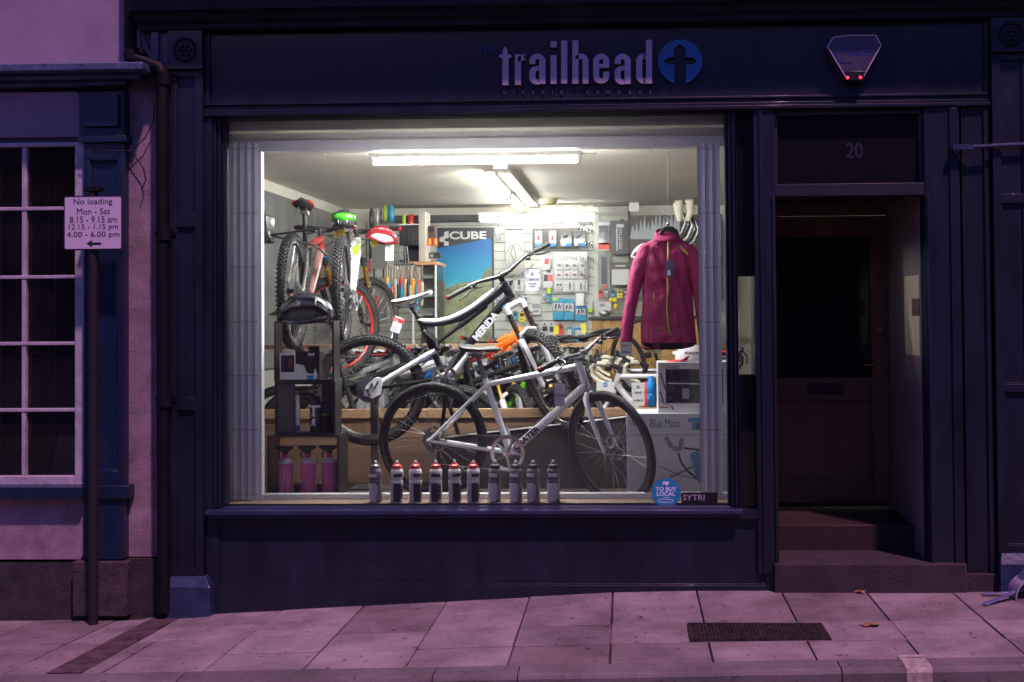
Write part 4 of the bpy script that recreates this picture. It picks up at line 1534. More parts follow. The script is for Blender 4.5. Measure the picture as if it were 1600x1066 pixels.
def saddle_mb(b, c, tilt=0.0, ln=.27, wd=.07, rail=True):
    """saddle with its nose towards +x"""
    M0 = b.M.copy()
    b.M = M0 @ Matrix.Translation(Vector(c)) @ Matrix.Rotation(-tilt, 4, 'Y')
    rings = []
    n = 14
    for i in range(n):
        t = i / (n - 1)
        x = -ln * .48 + ln * t
        if t < .45:
            hw = wd * (.55 + .45 * math.sin(min(1, t / .25) * math.pi / 2)) * (1 - .25 * max(0, t - .25) / .2)
        else:
            hw = wd * (.75 - .55 * min(1, (t - .45) / .35)) if t < .8 else wd * .20
        hw = max(hw, .013)
        th = .022 + .018 * max(0, 1 - abs(t - .2) * 3)
        if i in (0, n - 1):
            hw *= .6; th *= .5
        zt = .010 * (1 - t) ** 2 + .010 * max(0, .12 - t) * 8 + .006 * t * t
        rg = []
        for k in range(12):
            a = 2 * math.pi * k / 12
            zz = math.sin(a)
            rg.append(Vector((x, hw * math.cos(a), zt + (th * .35 * zz if zz > 0 else th * zz) - .012 * abs(math.cos(a)))))
        rings.append(rg)
    b.loft(rings)
    b.M = M0


def rails_mb(b, c, tilt=0.0, ln=.27):
    M0 = b.M.copy()
    b.M = M0 @ Matrix.Translation(Vector(c)) @ Matrix.Rotation(-tilt, 4, 'Y')
    for s_ in (-1, 1):
        b.tube([(-ln * .38, s_ * .03, -.01), (-ln * .28, s_ * .024, -.045), (ln * .12, s_ * .02, -.045), (ln * .38, s_ * .006, -.006)], .0038, 6)
    b.box(-.028, .028, -.026, .026, -.058, -.034)
    b.M = M0


def bike(name, label, A, B, geo, o, group=None, cat='bicycle'):
    """A, B = world hub centres (rear, front). geo: 2-D points (x, z) in the bike's own plane from the rear hub.
    Own axes: x towards the front hub, z up, y to the bike's left."""
    A, B = Vector(A), Vector(B)
    ex = (B - A).normalized()
    lean = o.get('lean', 0)
    ez = Vector((0, 0, 1)) - ex * ex.z
    ez.normalize()
    ey = ez.cross(ex)
    M = Matrix(((ex.x, ey.x, ez.x, A.x), (ex.y, ey.y, ez.y, A.y), (ex.z, ey.z, ez.z, A.z), (0, 0, 0, 1)))
    M = M @ Matrix.Rotation(lean, 4, 'X')
    Lw = (B - A).length
    t = thing(name, label, cat, group=group, M=M)
    Mi = M.inverted()

    def pt(k):
        v = geo[k]
        if v[0] == 'px':                       # picture point -> the bike's own plane
            r = ray(v[1], v[2]); nrm = (M.to_3x3() @ Vector((0, 1, 0)))
            tt = (M.translation - CAM).dot(nrm) / r.dot(nrm)
            q = Mi @ (CAM + r * tt)
            return Vector((q.x, 0, q.z))
        return Vector((v[0], 0, v[1]))
    G = {k: pt(k) for k in geo}
    bb, st, sp_, ht, hb = G['bb'], G['st'], G['sp'], G['ht'], G['hb']
    fh = Vector((Lw, 0, 0))
    fm, fm2 = o['frame'], o.get('frame2', o['frame'])
    thick = o.get('thick', 1.0)
    # frame --------------------------------------------------
    b = MB()
    ax = (ht - hb).normalized()
    b.cyl(hb, ht, .024 * thick, .022 * thick, 16)
    tt0 = G.get('tt0', st)
    tt = [tt0] + ([G['ttm']] if 'ttm' in G else []) + [ht - ax * .025]
    rt = [.016 * thick, .021 * thick, .024 * thick][-len(tt):] if len(tt) == 3 else [.016 * thick, .019 * thick]
    if len(tt) == 3:
        P = [tt[0].lerp(tt[1], u) * (1 - u) + tt[1].lerp(tt[2], u) * u for u in [k / 10 for k in range(11)]]
        b.tube(P, [rt[0] + (rt[2] - rt[0]) * k / 10 for k in range(11)], 14)
    else:
        b.cyl(tt[0], tt[1], rt[0], rt[1], 14)
    fr_ = b.obj('frame', fm, t)
    b = MB()
    dt = [bb, G.get('dtm', bb.lerp(hb, .5)), hb + ax * .02]
    P = [dt[0].lerp(dt[1], u) * (1 - u) + dt[1].lerp(dt[2], u) * u for u in [k / 10 for k in range(11)]]
    b.tube(P, [.024 * thick] * 11, 14)
    b.obj('down_tube', fm2, t)
    b = MB()
    b.cyl(bb, st, .020 * thick, .017 * thick, 14)
    Q = Matrix.Rotation(R(90), 3, 'X')
    b.lathe([(.026, -.040), (.026, .040)], 16, bb, Q)
    b.obj('seat_tube', o.get('frame3', fm), t)
    b = MB()
    so_ = G.get('ss', st + (bb - st) * .08)
    for s_ in (-1, 1):
        b.tube([bb + Vector((0, s_ * .022, 0)), Vector((.12, s_ * .045, bb.z * .25)), Vector((.0, s_ * .062, 0))], [.013, .011, .009], 10)
    b.obj('chainstay', o.get('stay2', fm), t)
    b = MB()
    for s_ in (-1, 1):
        b.tube([so_ + Vector((0, s_ * .018, 0)), so_.lerp(Vector((0, 0, 0)), .5) + Vector((0, s_ * .045, 0)), Vector((.0, s_ * .062, 0))],
               [.010 * o.get('stay_t', 1), .010 * o.get('stay_t', 1), .010 * o.get('stay_t', 1)], 10)
        b.ell((0, s_ * .062, 0), .018, .006, .018, 10, 6)
    b.obj('seatstay', o.get('stay', fm), t)
    # seatpost, saddle
    b = MB(); b.cyl(st, sp_, .0155, n=12); b.cyl(st, st + (sp_ - st).normalized() * .018, .021, n=12)
    b.obj('seatpost', o.get('post', BLK), t)
    tilt = o.get('stilt', 0)
    sd_ = sp_ + Vector((.01, 0, .05))
    b = MB(); saddle_mb(b, sd_, tilt)
    s_o = b.obj('saddle', [o.get('saddle', SADL)], t)
    if 'saddle2' in o:                          # coloured edge panels
        e = MB(); e.M = Matrix.Translation(sd_) @ Matrix.Rotation(-tilt, 4, 'Y')
        for s_ in (-1, 1):
            e.tube([(-.125, s_ * .045, .006), (-.08, s_ * .068, -.006), (-.02, s_ * .062, -.008), (.04, s_ * .034, -.005), (.13, s_ * .012, .0)], [.006, .009, .007, .006, .004], 8)
        e.obj('edge_panel', o['saddle2'], s_o)
    b = MB(); rails_mb(b, sd_, tilt); b.obj('rails', GREYM, s_o)
    # wheels
    wo = o['wheel']
    wheel(t, Matrix(), wo)
    # steering group
    th = o.get('steer', 0)
    SM = Matrix.Translation(hb) @ Matrix.Rotation(th, 4, ax) @ Matrix.Translation(-hb)   # + turns to the bike's left
    fo = dict(wo); fo.update(o.get('fwheel', {}))
    wheel(t, SM @ Matrix.Translation(fh), fo)
    ss_ = MB(SM)
    fmz = o.get('fork', fm)
    crown = hb - ax * .035
    lat = Vector((0, 1, 0))
    wsp = .062 if o.get('susp') else .052
    if o.get('susp'):
        b = MB(SM)
        for s_ in (-1, 1):
            b.tube([crown + lat * (s_ * .0), crown + lat * (s_ * wsp * .6) - ax * .0, crown + lat * (s_ * wsp) - ax * .018], [.024, .022, .023], 12)
            b.cyl(crown + lat * s_ * wsp - ax * .05, crown + lat * s_ * wsp + ax * .006, .023, n=14)
        fk = b.obj('fork_crown', o.get('crownm', BLK), t)
        low = fh - lat * 0
        axd = (fh + (crown - fh) * .0)
        for s_ in (-1, 1):
            top = crown + lat * s_ * wsp - ax * .02
            end = fh + lat * s_ * .058
            mid = top.lerp(end, .40)
            b = MB(SM); b.cyl(top, mid, .0175, n=14); b.obj('stanchion', o.get('stanch', BLK), t)
            b = MB(SM); b.tube([mid - (end - top) * .02, mid, mid.lerp(end, .3), end], [.0205, .025, .0235, .017], 14)
            b.ell(end, .02, .014, .02, 10, 6)
            b.obj('fork_leg', fmz, t)
            b = MB(SM); b.ell(top + ax * .03, .016, .016, .008, 10, 5); b.obj('top_cap', o.get('capm', BLUEB), t)
        a0 = (crown + lat * wsp).lerp(fh + lat * .058, .42)
        a1 = Vector((a0.x, -a0.y, a0.z))
        fwd = ax.cross(lat); fwd = fwd if fwd.x > 0 else -fwd
        b = MB(SM); b.tube([a0, a0 + fwd * .025 + ax * .035 - lat * .012, (a0 + a1) / 2 + fwd * .035 + ax * .055, a1 + fwd * .025 + ax * .035 + lat * .012, a1], [.016, .015, .012, .015, .016], 10)
        b.obj('fork_arch', fmz, t)
    else:
        for s_ in (-1, 1):
            b = MB(SM)
            e = fh + lat * s_ * .056
            b.tube([crown + lat * s_ * .012, crown + lat * s_ * .040 - ax * .03, crown.lerp(fh, .35) + lat * s_ * .052 - Vector((.004, 0, 0)), e], [.020, .019, .016, .010], 12)
            b.ell(e, .013, .008, .013, 10, 6)
            b.obj('fork_leg', fmz, t)
    # stem and bars
    sl_, rise = o.get('stem', .08), o.get('rise', .02)
    fwd = ax.cross(lat)
    if fwd.x < 0:
        fwd = -fwd
    hs = ht + ax * (.02 + o.get('spacer', .015))
    cl = hs + fwd * sl_ + ax * .01
    b = MB(SM); b.cyl(ht, hs + ax * .018, .018, n=14); b.cyl(hs, cl, .016, .019, 12)
    b.cyl(cl - lat * .024, cl + lat * .024, .021, n=12)
    b.obj('stem', o.get('stemm', BLK), t)
    W = o.get('barw', .34)
    if o.get('bar', 'flat') == 'flat':
        b = MB(SM)
        pts = [cl + lat * (u * W) + ax * (rise * min(1, max(0, (abs(u) - .12) / .35)) + o.get('bartilt', 0) * u * W) - fwd * (o.get('sweep', .03) * abs(u) ** 1.5) for u in [k / 8 - 1 for k in range(17)]]
        b.tube(pts, [.0125 if abs(k - 8) > 2 else .0155 for k in range(17)], 12)
        b.obj('handlebar', o.get('barm', BLK), t)
        for s_ in (-1, 1):
            e1 = pts[0] if s_ < 0 else pts[-1]
            e0 = pts[3] if s_ < 0 else pts[-4]
            dv = (e1 - e0).normalized()
            g0 = e1 - dv * .125
            b = MB(SM)
            nr = 18
            b.tube([g0 + dv * (.128 * k / nr) for k in range(nr + 1)], [.0165 + (.0012 if k % 2 else 0) for k in range(nr + 1)], 12)
            gp = b.obj('grip', o.get('gripm', BLKM), t)
            b = MB(SM); b.cyl(e1 + dv * .003, e1 + dv * .010, .0175, .015, 12)
            b.obj('lock_ring', o.get('ringm', REDA), gp)
            # brake lever and shifter
            c0 = g0 - dv * .03
            b = MB(SM)
            b.cyl(c0 - dv * .012, c0 + dv * .012, .0185, n=10)
            b.tube([c0, c0 + fwd * .03 - ax * .012, c0 + fwd * .045 - ax * .012 - dv * .035], [.011, .012, .008], 8)
            b.tube([c0 + fwd * .035 - ax * .012, c0 + fwd * .065 - ax * .03 + dv * .01, c0 + fwd * .060 - ax * .045 + dv * .06, c0 + fwd * .050 - ax * .048 + dv * .10, c0 + fwd * .058 - ax * .05 + dv * .115], [.007, .006, .0055, .005, .006], 8)
            b.ell(c0 - dv * .035 + fwd * .006 - ax * .022, .022, .016, .014, 10, 6)
            b.tube([c0 - dv * .03 - ax * .03, c0 - fwd * .02 - ax * .035 - dv * .01], .004, 6)
            b.obj('brake_lever', o.get('leverm', BLK), t)
    else:                                       # dropped bars
        for s_ in (-1, 1):
            b = MB(SM)
            w2 = .20
            P = [cl, cl + lat * s_ * w2 * .5, cl + lat * s_ * w2 * .92 + fwd * .01, cl + lat * s_ * w2 + fwd * .045, cl + lat * s_ * w2 + fwd * .085 - ax * .012,
                 cl + lat * s_ * w2 + fwd * .105 - ax * .050, cl + lat * s_ * w2 + fwd * .085 - ax * .10, cl + lat * s_ * w2 + fwd * .035 - ax * .128, cl + lat * s_ * w2 - fwd * .04 - ax * .135]
            Q2 = []
            for i in range(len(P) - 1):
                for k in range(4):
                    Q2.append(P[i].lerp(P[i + 1], k / 4))
            Q2.append(P[-1])
            b.tube(Q2, [.0155 + (.0013 if k % 2 else 0) for k in range(len(Q2))], 10)
            b.obj('drop_bar', o.get('gripm', CREAMT), t)
            b = MB(SM)
            h0 = cl + lat * s_ * w2 + fwd * .085 - ax * .01
            b.tube([h0 - fwd * .01, h0 + fwd * .035 + ax * .018, h0 + fwd * .055 + ax * .045], [.017, .017, .012], 10)
            b.tube([h0 + fwd * .045 + ax * .015, h0 + fwd * .065 - ax * .04, h0 + fwd * .045 - ax * .10], [.008, .007, .006], 8)
            b.obj('brake_hood', o.get('hoodm', BLKM), t)
    # cables
    if o.get('cables', True):
        b = MB(SM)
        for s_, mx in ((-1, .17), (1, .15), (1, .11)):
            h0 = cl + lat * s_ * W * .55 + fwd * .03 - ax * .02
            b.tube([h0, h0 + fwd * .06 - ax * .01 - lat * s_ * .03, cl + fwd * (mx * .6) - ax * .07, hb + ax * .05 + fwd * .035 + lat * s_ * -.01, hb - ax * .02 + fwd * .012 - lat * s_ * .03], .0024, 6)
        b.obj('cable', BLKM, t)
    # drivetrain (right-hand side = -y)
    y0 = -.050
    b = MB()
    cr_ = o.get('ring', .095)
    nt_ = 40
    sec = []
    for k in range(nt_ * 2):
        a = math.pi * k / nt_
        rr = cr_ + (.004 if k % 2 else -.001)
        sec.append((bb.x + rr * math.cos(a), bb.z + rr * math.sin(a)))
    inn = [(bb.x + (cr_ - .020) * math.cos(math.pi * k / nt_), bb.z + (cr_ - .020) * math.sin(math.pi * k / nt_)) for k in range(nt_ * 2)]
    m_ = nt_ * 2
    vs = [(x, y0, z) for x, z in sec] + [(x, y0, z) for x, z in inn] + [(x, y0 + .003, z) for x, z in sec] + [(x, y0 + .003, z) for x, z in inn]
    fs = []
    for i in range(m_):
        j = (i + 1) % m_
        fs += [(i, j, m_ + j, m_ + i), (2 * m_ + j, 2 * m_ + i, 3 * m_ + i, 3 * m_ + j), (j, i, 2 * m_ + i, 2 * m_ + j), (m_ + i, m_ + j, 3 * m_ + j, 3 * m_ + i)]
    b.add(vs, fs)
    ca = o.get('crank', R(-20))
    for k in range(5):
        a = ca + 2 * math.pi * k / 5
        b.tube([bb + Vector((0, y0 - .004, 0)), bb + Vector(((cr_ - .012) * math.cos(a), y0 + .001, (cr_ - .012) * math.sin(a)))], [.011, .007], 8)
    b.lathe([(.026, -.008), (.022, -.014), (.001, -.016)], 16, bb + Vector((0, y0, 0)), Q.inverted() if False else Matrix.Rotation(R(-90), 3, 'X'))
    b.obj('chainring', o.get('ringmat', GREYM), t)
    for s_, yy in ((1, y0 - .014), (-1, .052)):
        e = bb + Vector((.17 * math.cos(ca) * s_, yy, .17 * math.sin(ca) * s_))
        b = MB(); b.tube([bb + Vector((0, yy, 0)), e], [.013, .010], 10)
        cr2 = b.obj('crank', o.get('crankm', GREYM), t)
        if o.get('pedal', True):
            b = MB(); yo = -.05 if s_ > 0 else .05
            b.box(e.x - .045, e.x + .045, e.y + yo - .035, e.y + yo + .035, e.z - .009, e.z + .009)
            b.obj('pedal', BLKM, cr2, bev=.004)
    # cassette + derailleur + chain
    b = MB()
    for k, rr in enumerate((.058, .052, .047, .041, .036, .031, .026)):
        rr *= o.get('cass', 1.0)
        yc = -.024 - .0042 * k
        pts = []
        nn = 24
        for q_ in range(nn * 2):
            a = math.pi * q_ / nn
            r2 = rr + (.002 if q_ % 2 else -.0015)
            pts.append((r2 * math.cos(a), r2 * math.sin(a)))
        b.prism(pts, yc, yc + .0018)
    b.obj('cassette', GREYM, t, smooth=False)
    b = MB()
    j1, j2 = Vector((.010, -.058, -.055)), Vector((.035, -.052, -.120))
    b.tube([Vector((0, -.07, 0)), Vector((.012, -.072, -.03)), j1], [.012, .014, .012], 8)
    b.tube([j1, j2], [.009, .009], 8)
    b.cyl(j1 + Vector((0, -.006, 0)), j1 + Vector((0, .008, 0)), .020, n=14)
    b.cyl(j2 + Vector((0, -.006, 0)), j2 + Vector((0, .008, 0)), .020, n=14)
    b.obj('derailleur', o.get('mechm', GREYM), t)
    b = MB()
    rc_ = .040
    def link_run(p, q, w=.005):
        n_ = max(2, int((q - p).length / .0127))
        for k in range(n_):
            u = p.lerp(q, (k + .5) / n_)
            dr = (q - p).normalized()
            b.obox(u, dr.to_track_quat('X', 'Y').to_matrix(), .0095, .006 if k % 2 else .0045, .0075 if k % 2 else .006)
    yk = y0 + .001
    link_run(Vector((0, yk + .008, rc_)), bb + Vector((0, yk, cr_)))
    link_run(j2 + Vector((0, .003, -.019)), bb + Vector((-.02, yk, -cr_)))
    link_run(j1 + Vector((.019, .003, 0)), j2 + Vector((-.018, .003, 0)))
    for k in range(18):
        a = R(90) - math.pi * k / 17
        p_ = bb + Vector((cr_ * math.cos(a), yk, cr_ * math.sin(a)))
        b.obox(p_, Matrix.Rotation(-a + R(90), 3, 'Y'), .010, .006, .007)
    b.obj('chain', GREYM, t, smooth=False)
    return t, G, M, SM


def part_text(t, body, P0, P1, y, h, m, offb=.0, ext=.0006, align='CENTER', name='decal'):
    """lettering along P0->P1 in the bike's own plane, on the right-hand side (-y)"""
    d_ = (P1 - P0)
    ang = math.atan2(d_.z, d_.x)
    b = MB(); b.text(body, ((P0.x + P1.x) / 2 + math.sin(ang) * h * .36, y, (P0.z + P1.z) / 2 - math.cos(ang) * h * .36), h, ext=ext, off=offb, rot=ang, align=align)
    return b.obj(name, m, t, smooth=False)


# geometry of an ordinary mountain bike, wheelbase 1.14
MTB = dict(bb=(.43, -.02), st=(.31, .36), sp=(.26, .53), ht=(.80, .56), hb=(.84, .44))
ROADG = dict(bb=(.41, -.07), st=(.25, .43), sp=(.22, .55), ht=(.77, .45), hb=(.80, .35))

# --- the white flat-bar bike nearest the glass
A = at(676, 688, .72); B_ = at(955, 702, .46)
PX = lambda x, y: ('px', x, y)
W1 = dict(R=.364, tw=.019, tyrem=RUBG, rimm=BLK, spokem=SPOKE, deep=True, disc=True, hubm=GREYM)
t, G, M, SM = bike('hybrid_bike', 'white flat bar bicycle with black tyres nearest the glass, filling the window', A, B_,
                   dict(bb=PX(797, 707), st=PX(758, 592), sp=PX(746, 556), tt0=PX(760, 601), ht=PX(903, 566), hb=PX(917, 606)),
                   dict(frame=WHF, fork=WHF, wheel=W1, post=GREYM, saddle=SADL, stilt=R(-2), steer=R(-33), stem=.07, stemm=GREYM, barw=.35, rise=.03, bartilt=.15, sweep=.015,
                        barm=SILV, gripm=BLKM, ringmat=SILV, crankm=SILV, crank=R(-75), ring=.108, susp=False, pedal=False, thick=1.08, stay_t=1.0, spacer=.01), 'display bicycles in the window')
hybrid = t
dv = (G['hb'] - G['bb']).normalized()
DKT = mat('dark decal', (.02, .02, .03), .4, var=0)
part_text(t, 'CRATER', G['bb'] + dv * .05, G['bb'] + dv * .24, -.0265, .055, DKT, .002)
part_text(t, 'CUBE', G['ht'] + Vector((-.13, 0, -.015)), G['ht'] + Vector((-.03, 0, .01)), -.0235, .028, DKT, .001)
b = MB(); b.M = Matrix()
for u in (.33, .62):
    q = G['bb'] + dv * .55 * u
    b.cyl(q + Vector((-.015, -.0, .022)), q + Vector((-.02, 0, .034)), .004, n=8)
b.obj('bottle_boss', SILV, t)

# --- the black and white full-suspension bike on the stand behind it
A = at(578, 609, 1.02); B_ = at(858, 597, 1.05)
W2 = dict(R=.362, tw=.028, knob=True, tyrem=RUBG, rimm=BLK, spokem=SPOKED, deep=False, disc=True, hubm=BLK)
MER = mat('black gloss frame', (.012, .011, .014), .2, var=.1, coat=.8)
t, G, M, SM = bike('full_suspension_bike', 'black and white full suspension mountain bike nose high on a stand behind the white bicycle', A, B_,
                   dict(bb=PX(695, 590), st=PX(655, 497), sp=PX(641, 478), tt0=PX(654, 503), ttm=PX(714, 519), ht=PX(786, 441), hb=PX(799, 468), dtm=PX(752, 508), ss=PX(685, 545)),
                   dict(frame=MER, frame2=MER, frame3=MER, stay=WHF, stay2=MER, stay_t=1.9, fork=WHF, crownm=WHF, stanch=BRNZ, susp=True, wheel=W2, post=BLK,
                        saddle=WHF, saddle2=BLK, stilt=R(14), steer=R(-64), stem=.06, barw=.40, rise=.035, bartilt=.07, barm=BLK, gripm=BLKM, crank=R(60), ring=.082, cass=1.45, thick=1.18, pedal=False,
                        cables=True), 'display bicycles in the window')
fs_bike = t
WDEC = mat('white decal', (.80, .80, .84), .4, var=0)
d1 = (G['hb'] - G['bb'])
part_text(t, 'MERIDA', G['bb'] + d1 * .36 + Vector((-.010, 0, .010)), G['bb'] + d1 * .92 + Vector((-.012, 0, .010)), -.0295, .062, WDEC, .003)
# white stripe on the top tube, white flash at the bottom of the down tube
b = MB()
P = [G['tt0'].lerp(G['ttm'], u) * (1 - u) + G['ttm'].lerp(G['ht'], u) * u for u in [k / 10 for k in range(10)]]
b.tube([p + Vector((0, -.010, .014)) for p in P], [.010] + [.018] * 8 + [.008], 10)
b.obj('top_tube_flash', WHF, t)
b = MB()
b.tube([G['bb'] + Vector((-.01, -.012, .01)), G['bb'] + d1 * .12 + Vector((.022, -.012, -.018)), G['bb'] + d1 * .34 + Vector((.01, -.012, -.006))], [.022, .028, .012], 10)
b.obj('down_tube_flash', WHF, t)
# shock, rocker link
b = MB(); s0 = G['ss'] + Vector((-.015, 0, .03)); s1 = G['ht'].lerp(G['hb'], .9) + Vector((-.16, 0, -.04))
rk = pt0 = G['ss']
b.cyl(rk + Vector((0, 0, .04)), s1, .014, n=12); b.cyl((rk + Vector((0, 0, .04))).lerp(s1, .45), s1, .021, n=14)
b.obj('rear_shock', BLK, t)
b = MB()
for s_ in (-1, 1):
    b.tube([rk + Vector((-.09, s_ * .03, .12)), rk + Vector((-.02, s_ * .032, .05)), rk + Vector((0, s_ * .034, 0))], [.018, .016, .016], 8)
b.cyl(rk + Vector((0, -.045, 0)), rk + Vector((0, .045, 0)), .016, n=12)
b.obj('rocker_link', BLK, t)
b = MB(SM)
hbx = G['hb']; ax = (G['ht'] - G['hb']).normalized()
F_ = Vector(((B_ - A).length, 0, 0))
c_ = (hbx - ax * .035).lerp(F_, .66) + Vector((0, -.058 - .024, 0))
dirf = ((hbx - ax * .035) - F_).normalized()
a_ = math.atan2(dirf.z, dirf.x)
b.prism([(c_.x + (u * math.cos(a_) - v * math.sin(a_)), c_.z + (u * math.sin(a_) + v * math.cos(a_))) for u, v in ((-.085, -.017), (.085, -.017), (.085, .017), (-.085, .017))], c_.y + .0, c_.y + .012)
dq = b.obj('fork_decal', BLK, t, smooth=False)
b = MB(SM); b.text('FOX', (c_.x + math.sin(a_ + math.pi) * .014, c_.y - .001, c_.z - math.cos(a_ + math.pi) * .014), .040, ext=.0006, off=.002, rot=a_ + math.pi)
b.obj('fork_lettering', WDEC, t, smooth=False)
# white dropout plate with its cut-out mark, rear brake calliper
b = MB(); b.prism([(-.03, -.03), (.03, -.055), (.085, -.03), (.10, .075), (.06, .085), (-.01, .03)], -.080, -.070); b.obj('dropout_plate', WHF, t, bev=.003)
b = MB(); b.tube([(.005, -.083, .0), (.03, -.083, .045), (.045, -.083, .01), (.07, -.083, .055)], .006, 6); b.obj('plate_mark', BLK, t)
b = MB(); b.cyl((0, -.095, 0), (0, -.066, 0), .013, n=14); b.obj('axle_nut', SILV, t)
# its stand
p = at(583, 610, 1.15)
st_ = thing('bike_stand', 'grey post stand holding up the rear of the full suspension bike', 'bike stand', (p.x, 1.17, PLZ))
L = st_.location.copy()
b = off(L); b.box(p.x - .02, p.x + .03, 1.15, 1.19, PLZ, p.z - .05); b.obj('post', GREYM, st_, bev=.003)
b = off(L); b.box(p.x - .14, p.x + .14, 1.05, 1.29, PLZ, PLZ + .012); b.obj('base', GREYM, st_, bev=.003)
b = off(L)
b.tube([(p.x, 1.17, p.z - .05), (p.x, 1.12, p.z)], .012, 8)
b.obj('arm', BLK, st_)
q2 = at(700, 600, 1.2)
st2 = thing('bike_stand', 'black prop under the middle of the full suspension bike', 'bike stand', (q2.x, 1.2, PLZ))
L = st2.location.copy()
b = off(L); b.tube([(q2.x - .10, 1.22, PLZ), (q2.x, 1.12, q2.z - .06)], .014, 8); b.tube([(q2.x + .16, 1.24, PLZ), (q2.x, 1.12, q2.z - .06)], .014, 8); b.obj('prop', BLK, st2)

# --- two mountain bikes hung along the left wall
for k, (rx, ry_, fx, fy, ya, yb, lab, o) in enumerate((
        (458, 455, 508, 510, .90, 1.98, 'red and graphite mountain bike with red front rim hung on the left wall',
         dict(frame=REDP, frame2=PINKF, frame3=GREYF, stay=TITAN, fork=BLK, stanch=GOLD, saddle=BLKM, saddle2=REDP, wheel=dict(R=.375, tw=.028, knob=True, tyrem=RUBG, rimm=BLK, spokem=SPOKE, stripe=SPOKE), fwheel=dict(rimm=REDP, stripe=None), steer=R(-46))),
        (535, 453, 562, 508, 1.22, 2.30, 'white and lime mountain bike hung behind the red one on the left wall',
         dict(frame=WHF, frame2=WHF, frame3=WHF, stay=WHF, fork=BLK, stanch=GOLD, saddle=BLKM, wheel=dict(R=.365, tw=.028, knob=True, tyrem=RUBG, rimm=BLK, spokem=SPOKE, stripe=SPOKE), fwheel=dict(rimm=GREYM, stripe=None), steer=R(-32))))):
    A = at(rx, ry_, ya); B_ = at(fx, fy, yb)
    oo = dict(cass=1.45, susp=True, thick=1.3, barw=.37, stem=.06, crank=R(30), ring=.08, rise=.02, capm=BLUEB, pedal=False)
    oo.update(o)
    g = dict(MTB); g.update(bb=(.42, .0), st=(.30, .38), sp=((.235, .60), (.262, .49))[k], ht=(.80, .60), hb=(.835, .48))
    t, G, M, SM = bike('mountain_bike', lab, A, B_, g, oo, 'mountain bikes hung on the left wall')
    if k == 0:
        b = MB(); q = G['st'].lerp(G['ht'], .5); b.cyl(G['bb'] + Vector((0, 0, .12)), G['tt0'] if 'tt0' in G else G['st'].lerp(G['ht'], .3), .02, n=10); b.obj('rear_shock', BLK, t)
        hung0 = (t, G, M, SM)
    else:
        b = MB(); b.tube([G['st'] + Vector((.1, -.035, .0)), G['st'] + Vector((.2, -.036, .06))], .024, 10); b.obj('lime_band', LIME, t)
        hung1 = (t, G, M, SM)
# wall hook holding them
p = at(412, 362, .75)
wh = thing('wall_rack', 'black folding wall rack arm carrying the hung mountain bikes', 'bike rack', (XLW, .9, p.z))
L = wh.location.copy()
p2 = at(424, 366, .9)
b = off(L); b.box(XLW + .02, p2.x, .80, .98, p2.z - .06, p2.z + .12); b.prism([(XLW + .02, p2.z - .07), (p2.x + .02, p2.z - .06), (p2.x, p2.z + .03), (XLW + .02, p2.z + .16)], .84, .92); b.obj('bracket', BLK, wh, bev=.01)
b = off(L); q = at(500, 358, .95)
b.tube([(p2.x, .86, p2.z - .01), (q.x, .90, q.z - .0)], .008, 8); b.tube([(p2.x, .94, p2.z - .01), (p2.x + .26, 1.0, p2.z - .07), (p2.x + .34, 1.02, p2.z - .14)], .008, 8); b.obj('arm', BLK, wh)

# --- bikes standing on the shop floor behind the window back
HZ = FZ + .36
def floor_bike(lab, x, y, ang, o, g=MTB, L_=1.12, z=HZ, dz=0.0, nm='floor_bike', grp='bicycles parked inside the shop'):
    A = Vector((x, y, z)); B2 = A + Vector((math.cos(R(ang)) * L_, math.sin(R(ang)) * L_, dz))
    oo = dict(wheel=dict(R=.36, tw=.026, knob=True, tyrem=RUBG, rimm=BLK, spokem=SPOKED), thick=1.2, stem=.07, barw=.34, susp=True, ring=.08, pedal=False)
    oo.update(o)
    return bike('mountain_bike' if g is MTB else 'road_bike', lab, A, B2, g, oo, grp)


BLUF = mat('blue frame paint', (.02, .12, .40), .3, var=.1, coat=.5)
ORNG = mat('orange frame paint', (.75, .16, .02), .35, var=.1, coat=.4)
MSIL = mat('silver frame paint', (.50, .50, .52), .3, .4, var=.1, coat=.4)
# left group, side on, stacked in depth
g_low = dict(bb=(.43, -.02), st=(.31, .34), sp=(.27, .47), ht=(.80, .50), hb=(.84, .39))
X_ = at(566, 560, 2.0).x
floor_bike('black floor bike with plain black saddle, first of the row behind the window back', X_ - .42, 1.95, 2, dict(frame=BLK, saddle=SADL, barw=.31), g=MTB)
floor_bike('white framed floor bike with red edged black saddle in the row behind the window back', X_ - .28, 2.40, 3, dict(frame=WHF, fork=WHF, saddle=BLKM, saddle2=REDP))
floor_bike('silver floor bike with white saddle in the row behind the window back', X_ - .20, 2.85, 3, dict(frame=MSIL, saddle=WHF, saddle2=BLK))
floor_bike('black floor bike with lime edged saddle, third back in the left row', X_ - .22, 3.30, 2, dict(frame=GREYF, saddle=BLKM, saddle2=LIME, frame2=LIME))
floor_bike('red and black floor bike at the back of the left row', X_ - .05, 3.80, 4, dict(frame=REDP, frame2=BLK, saddle=BLKM))
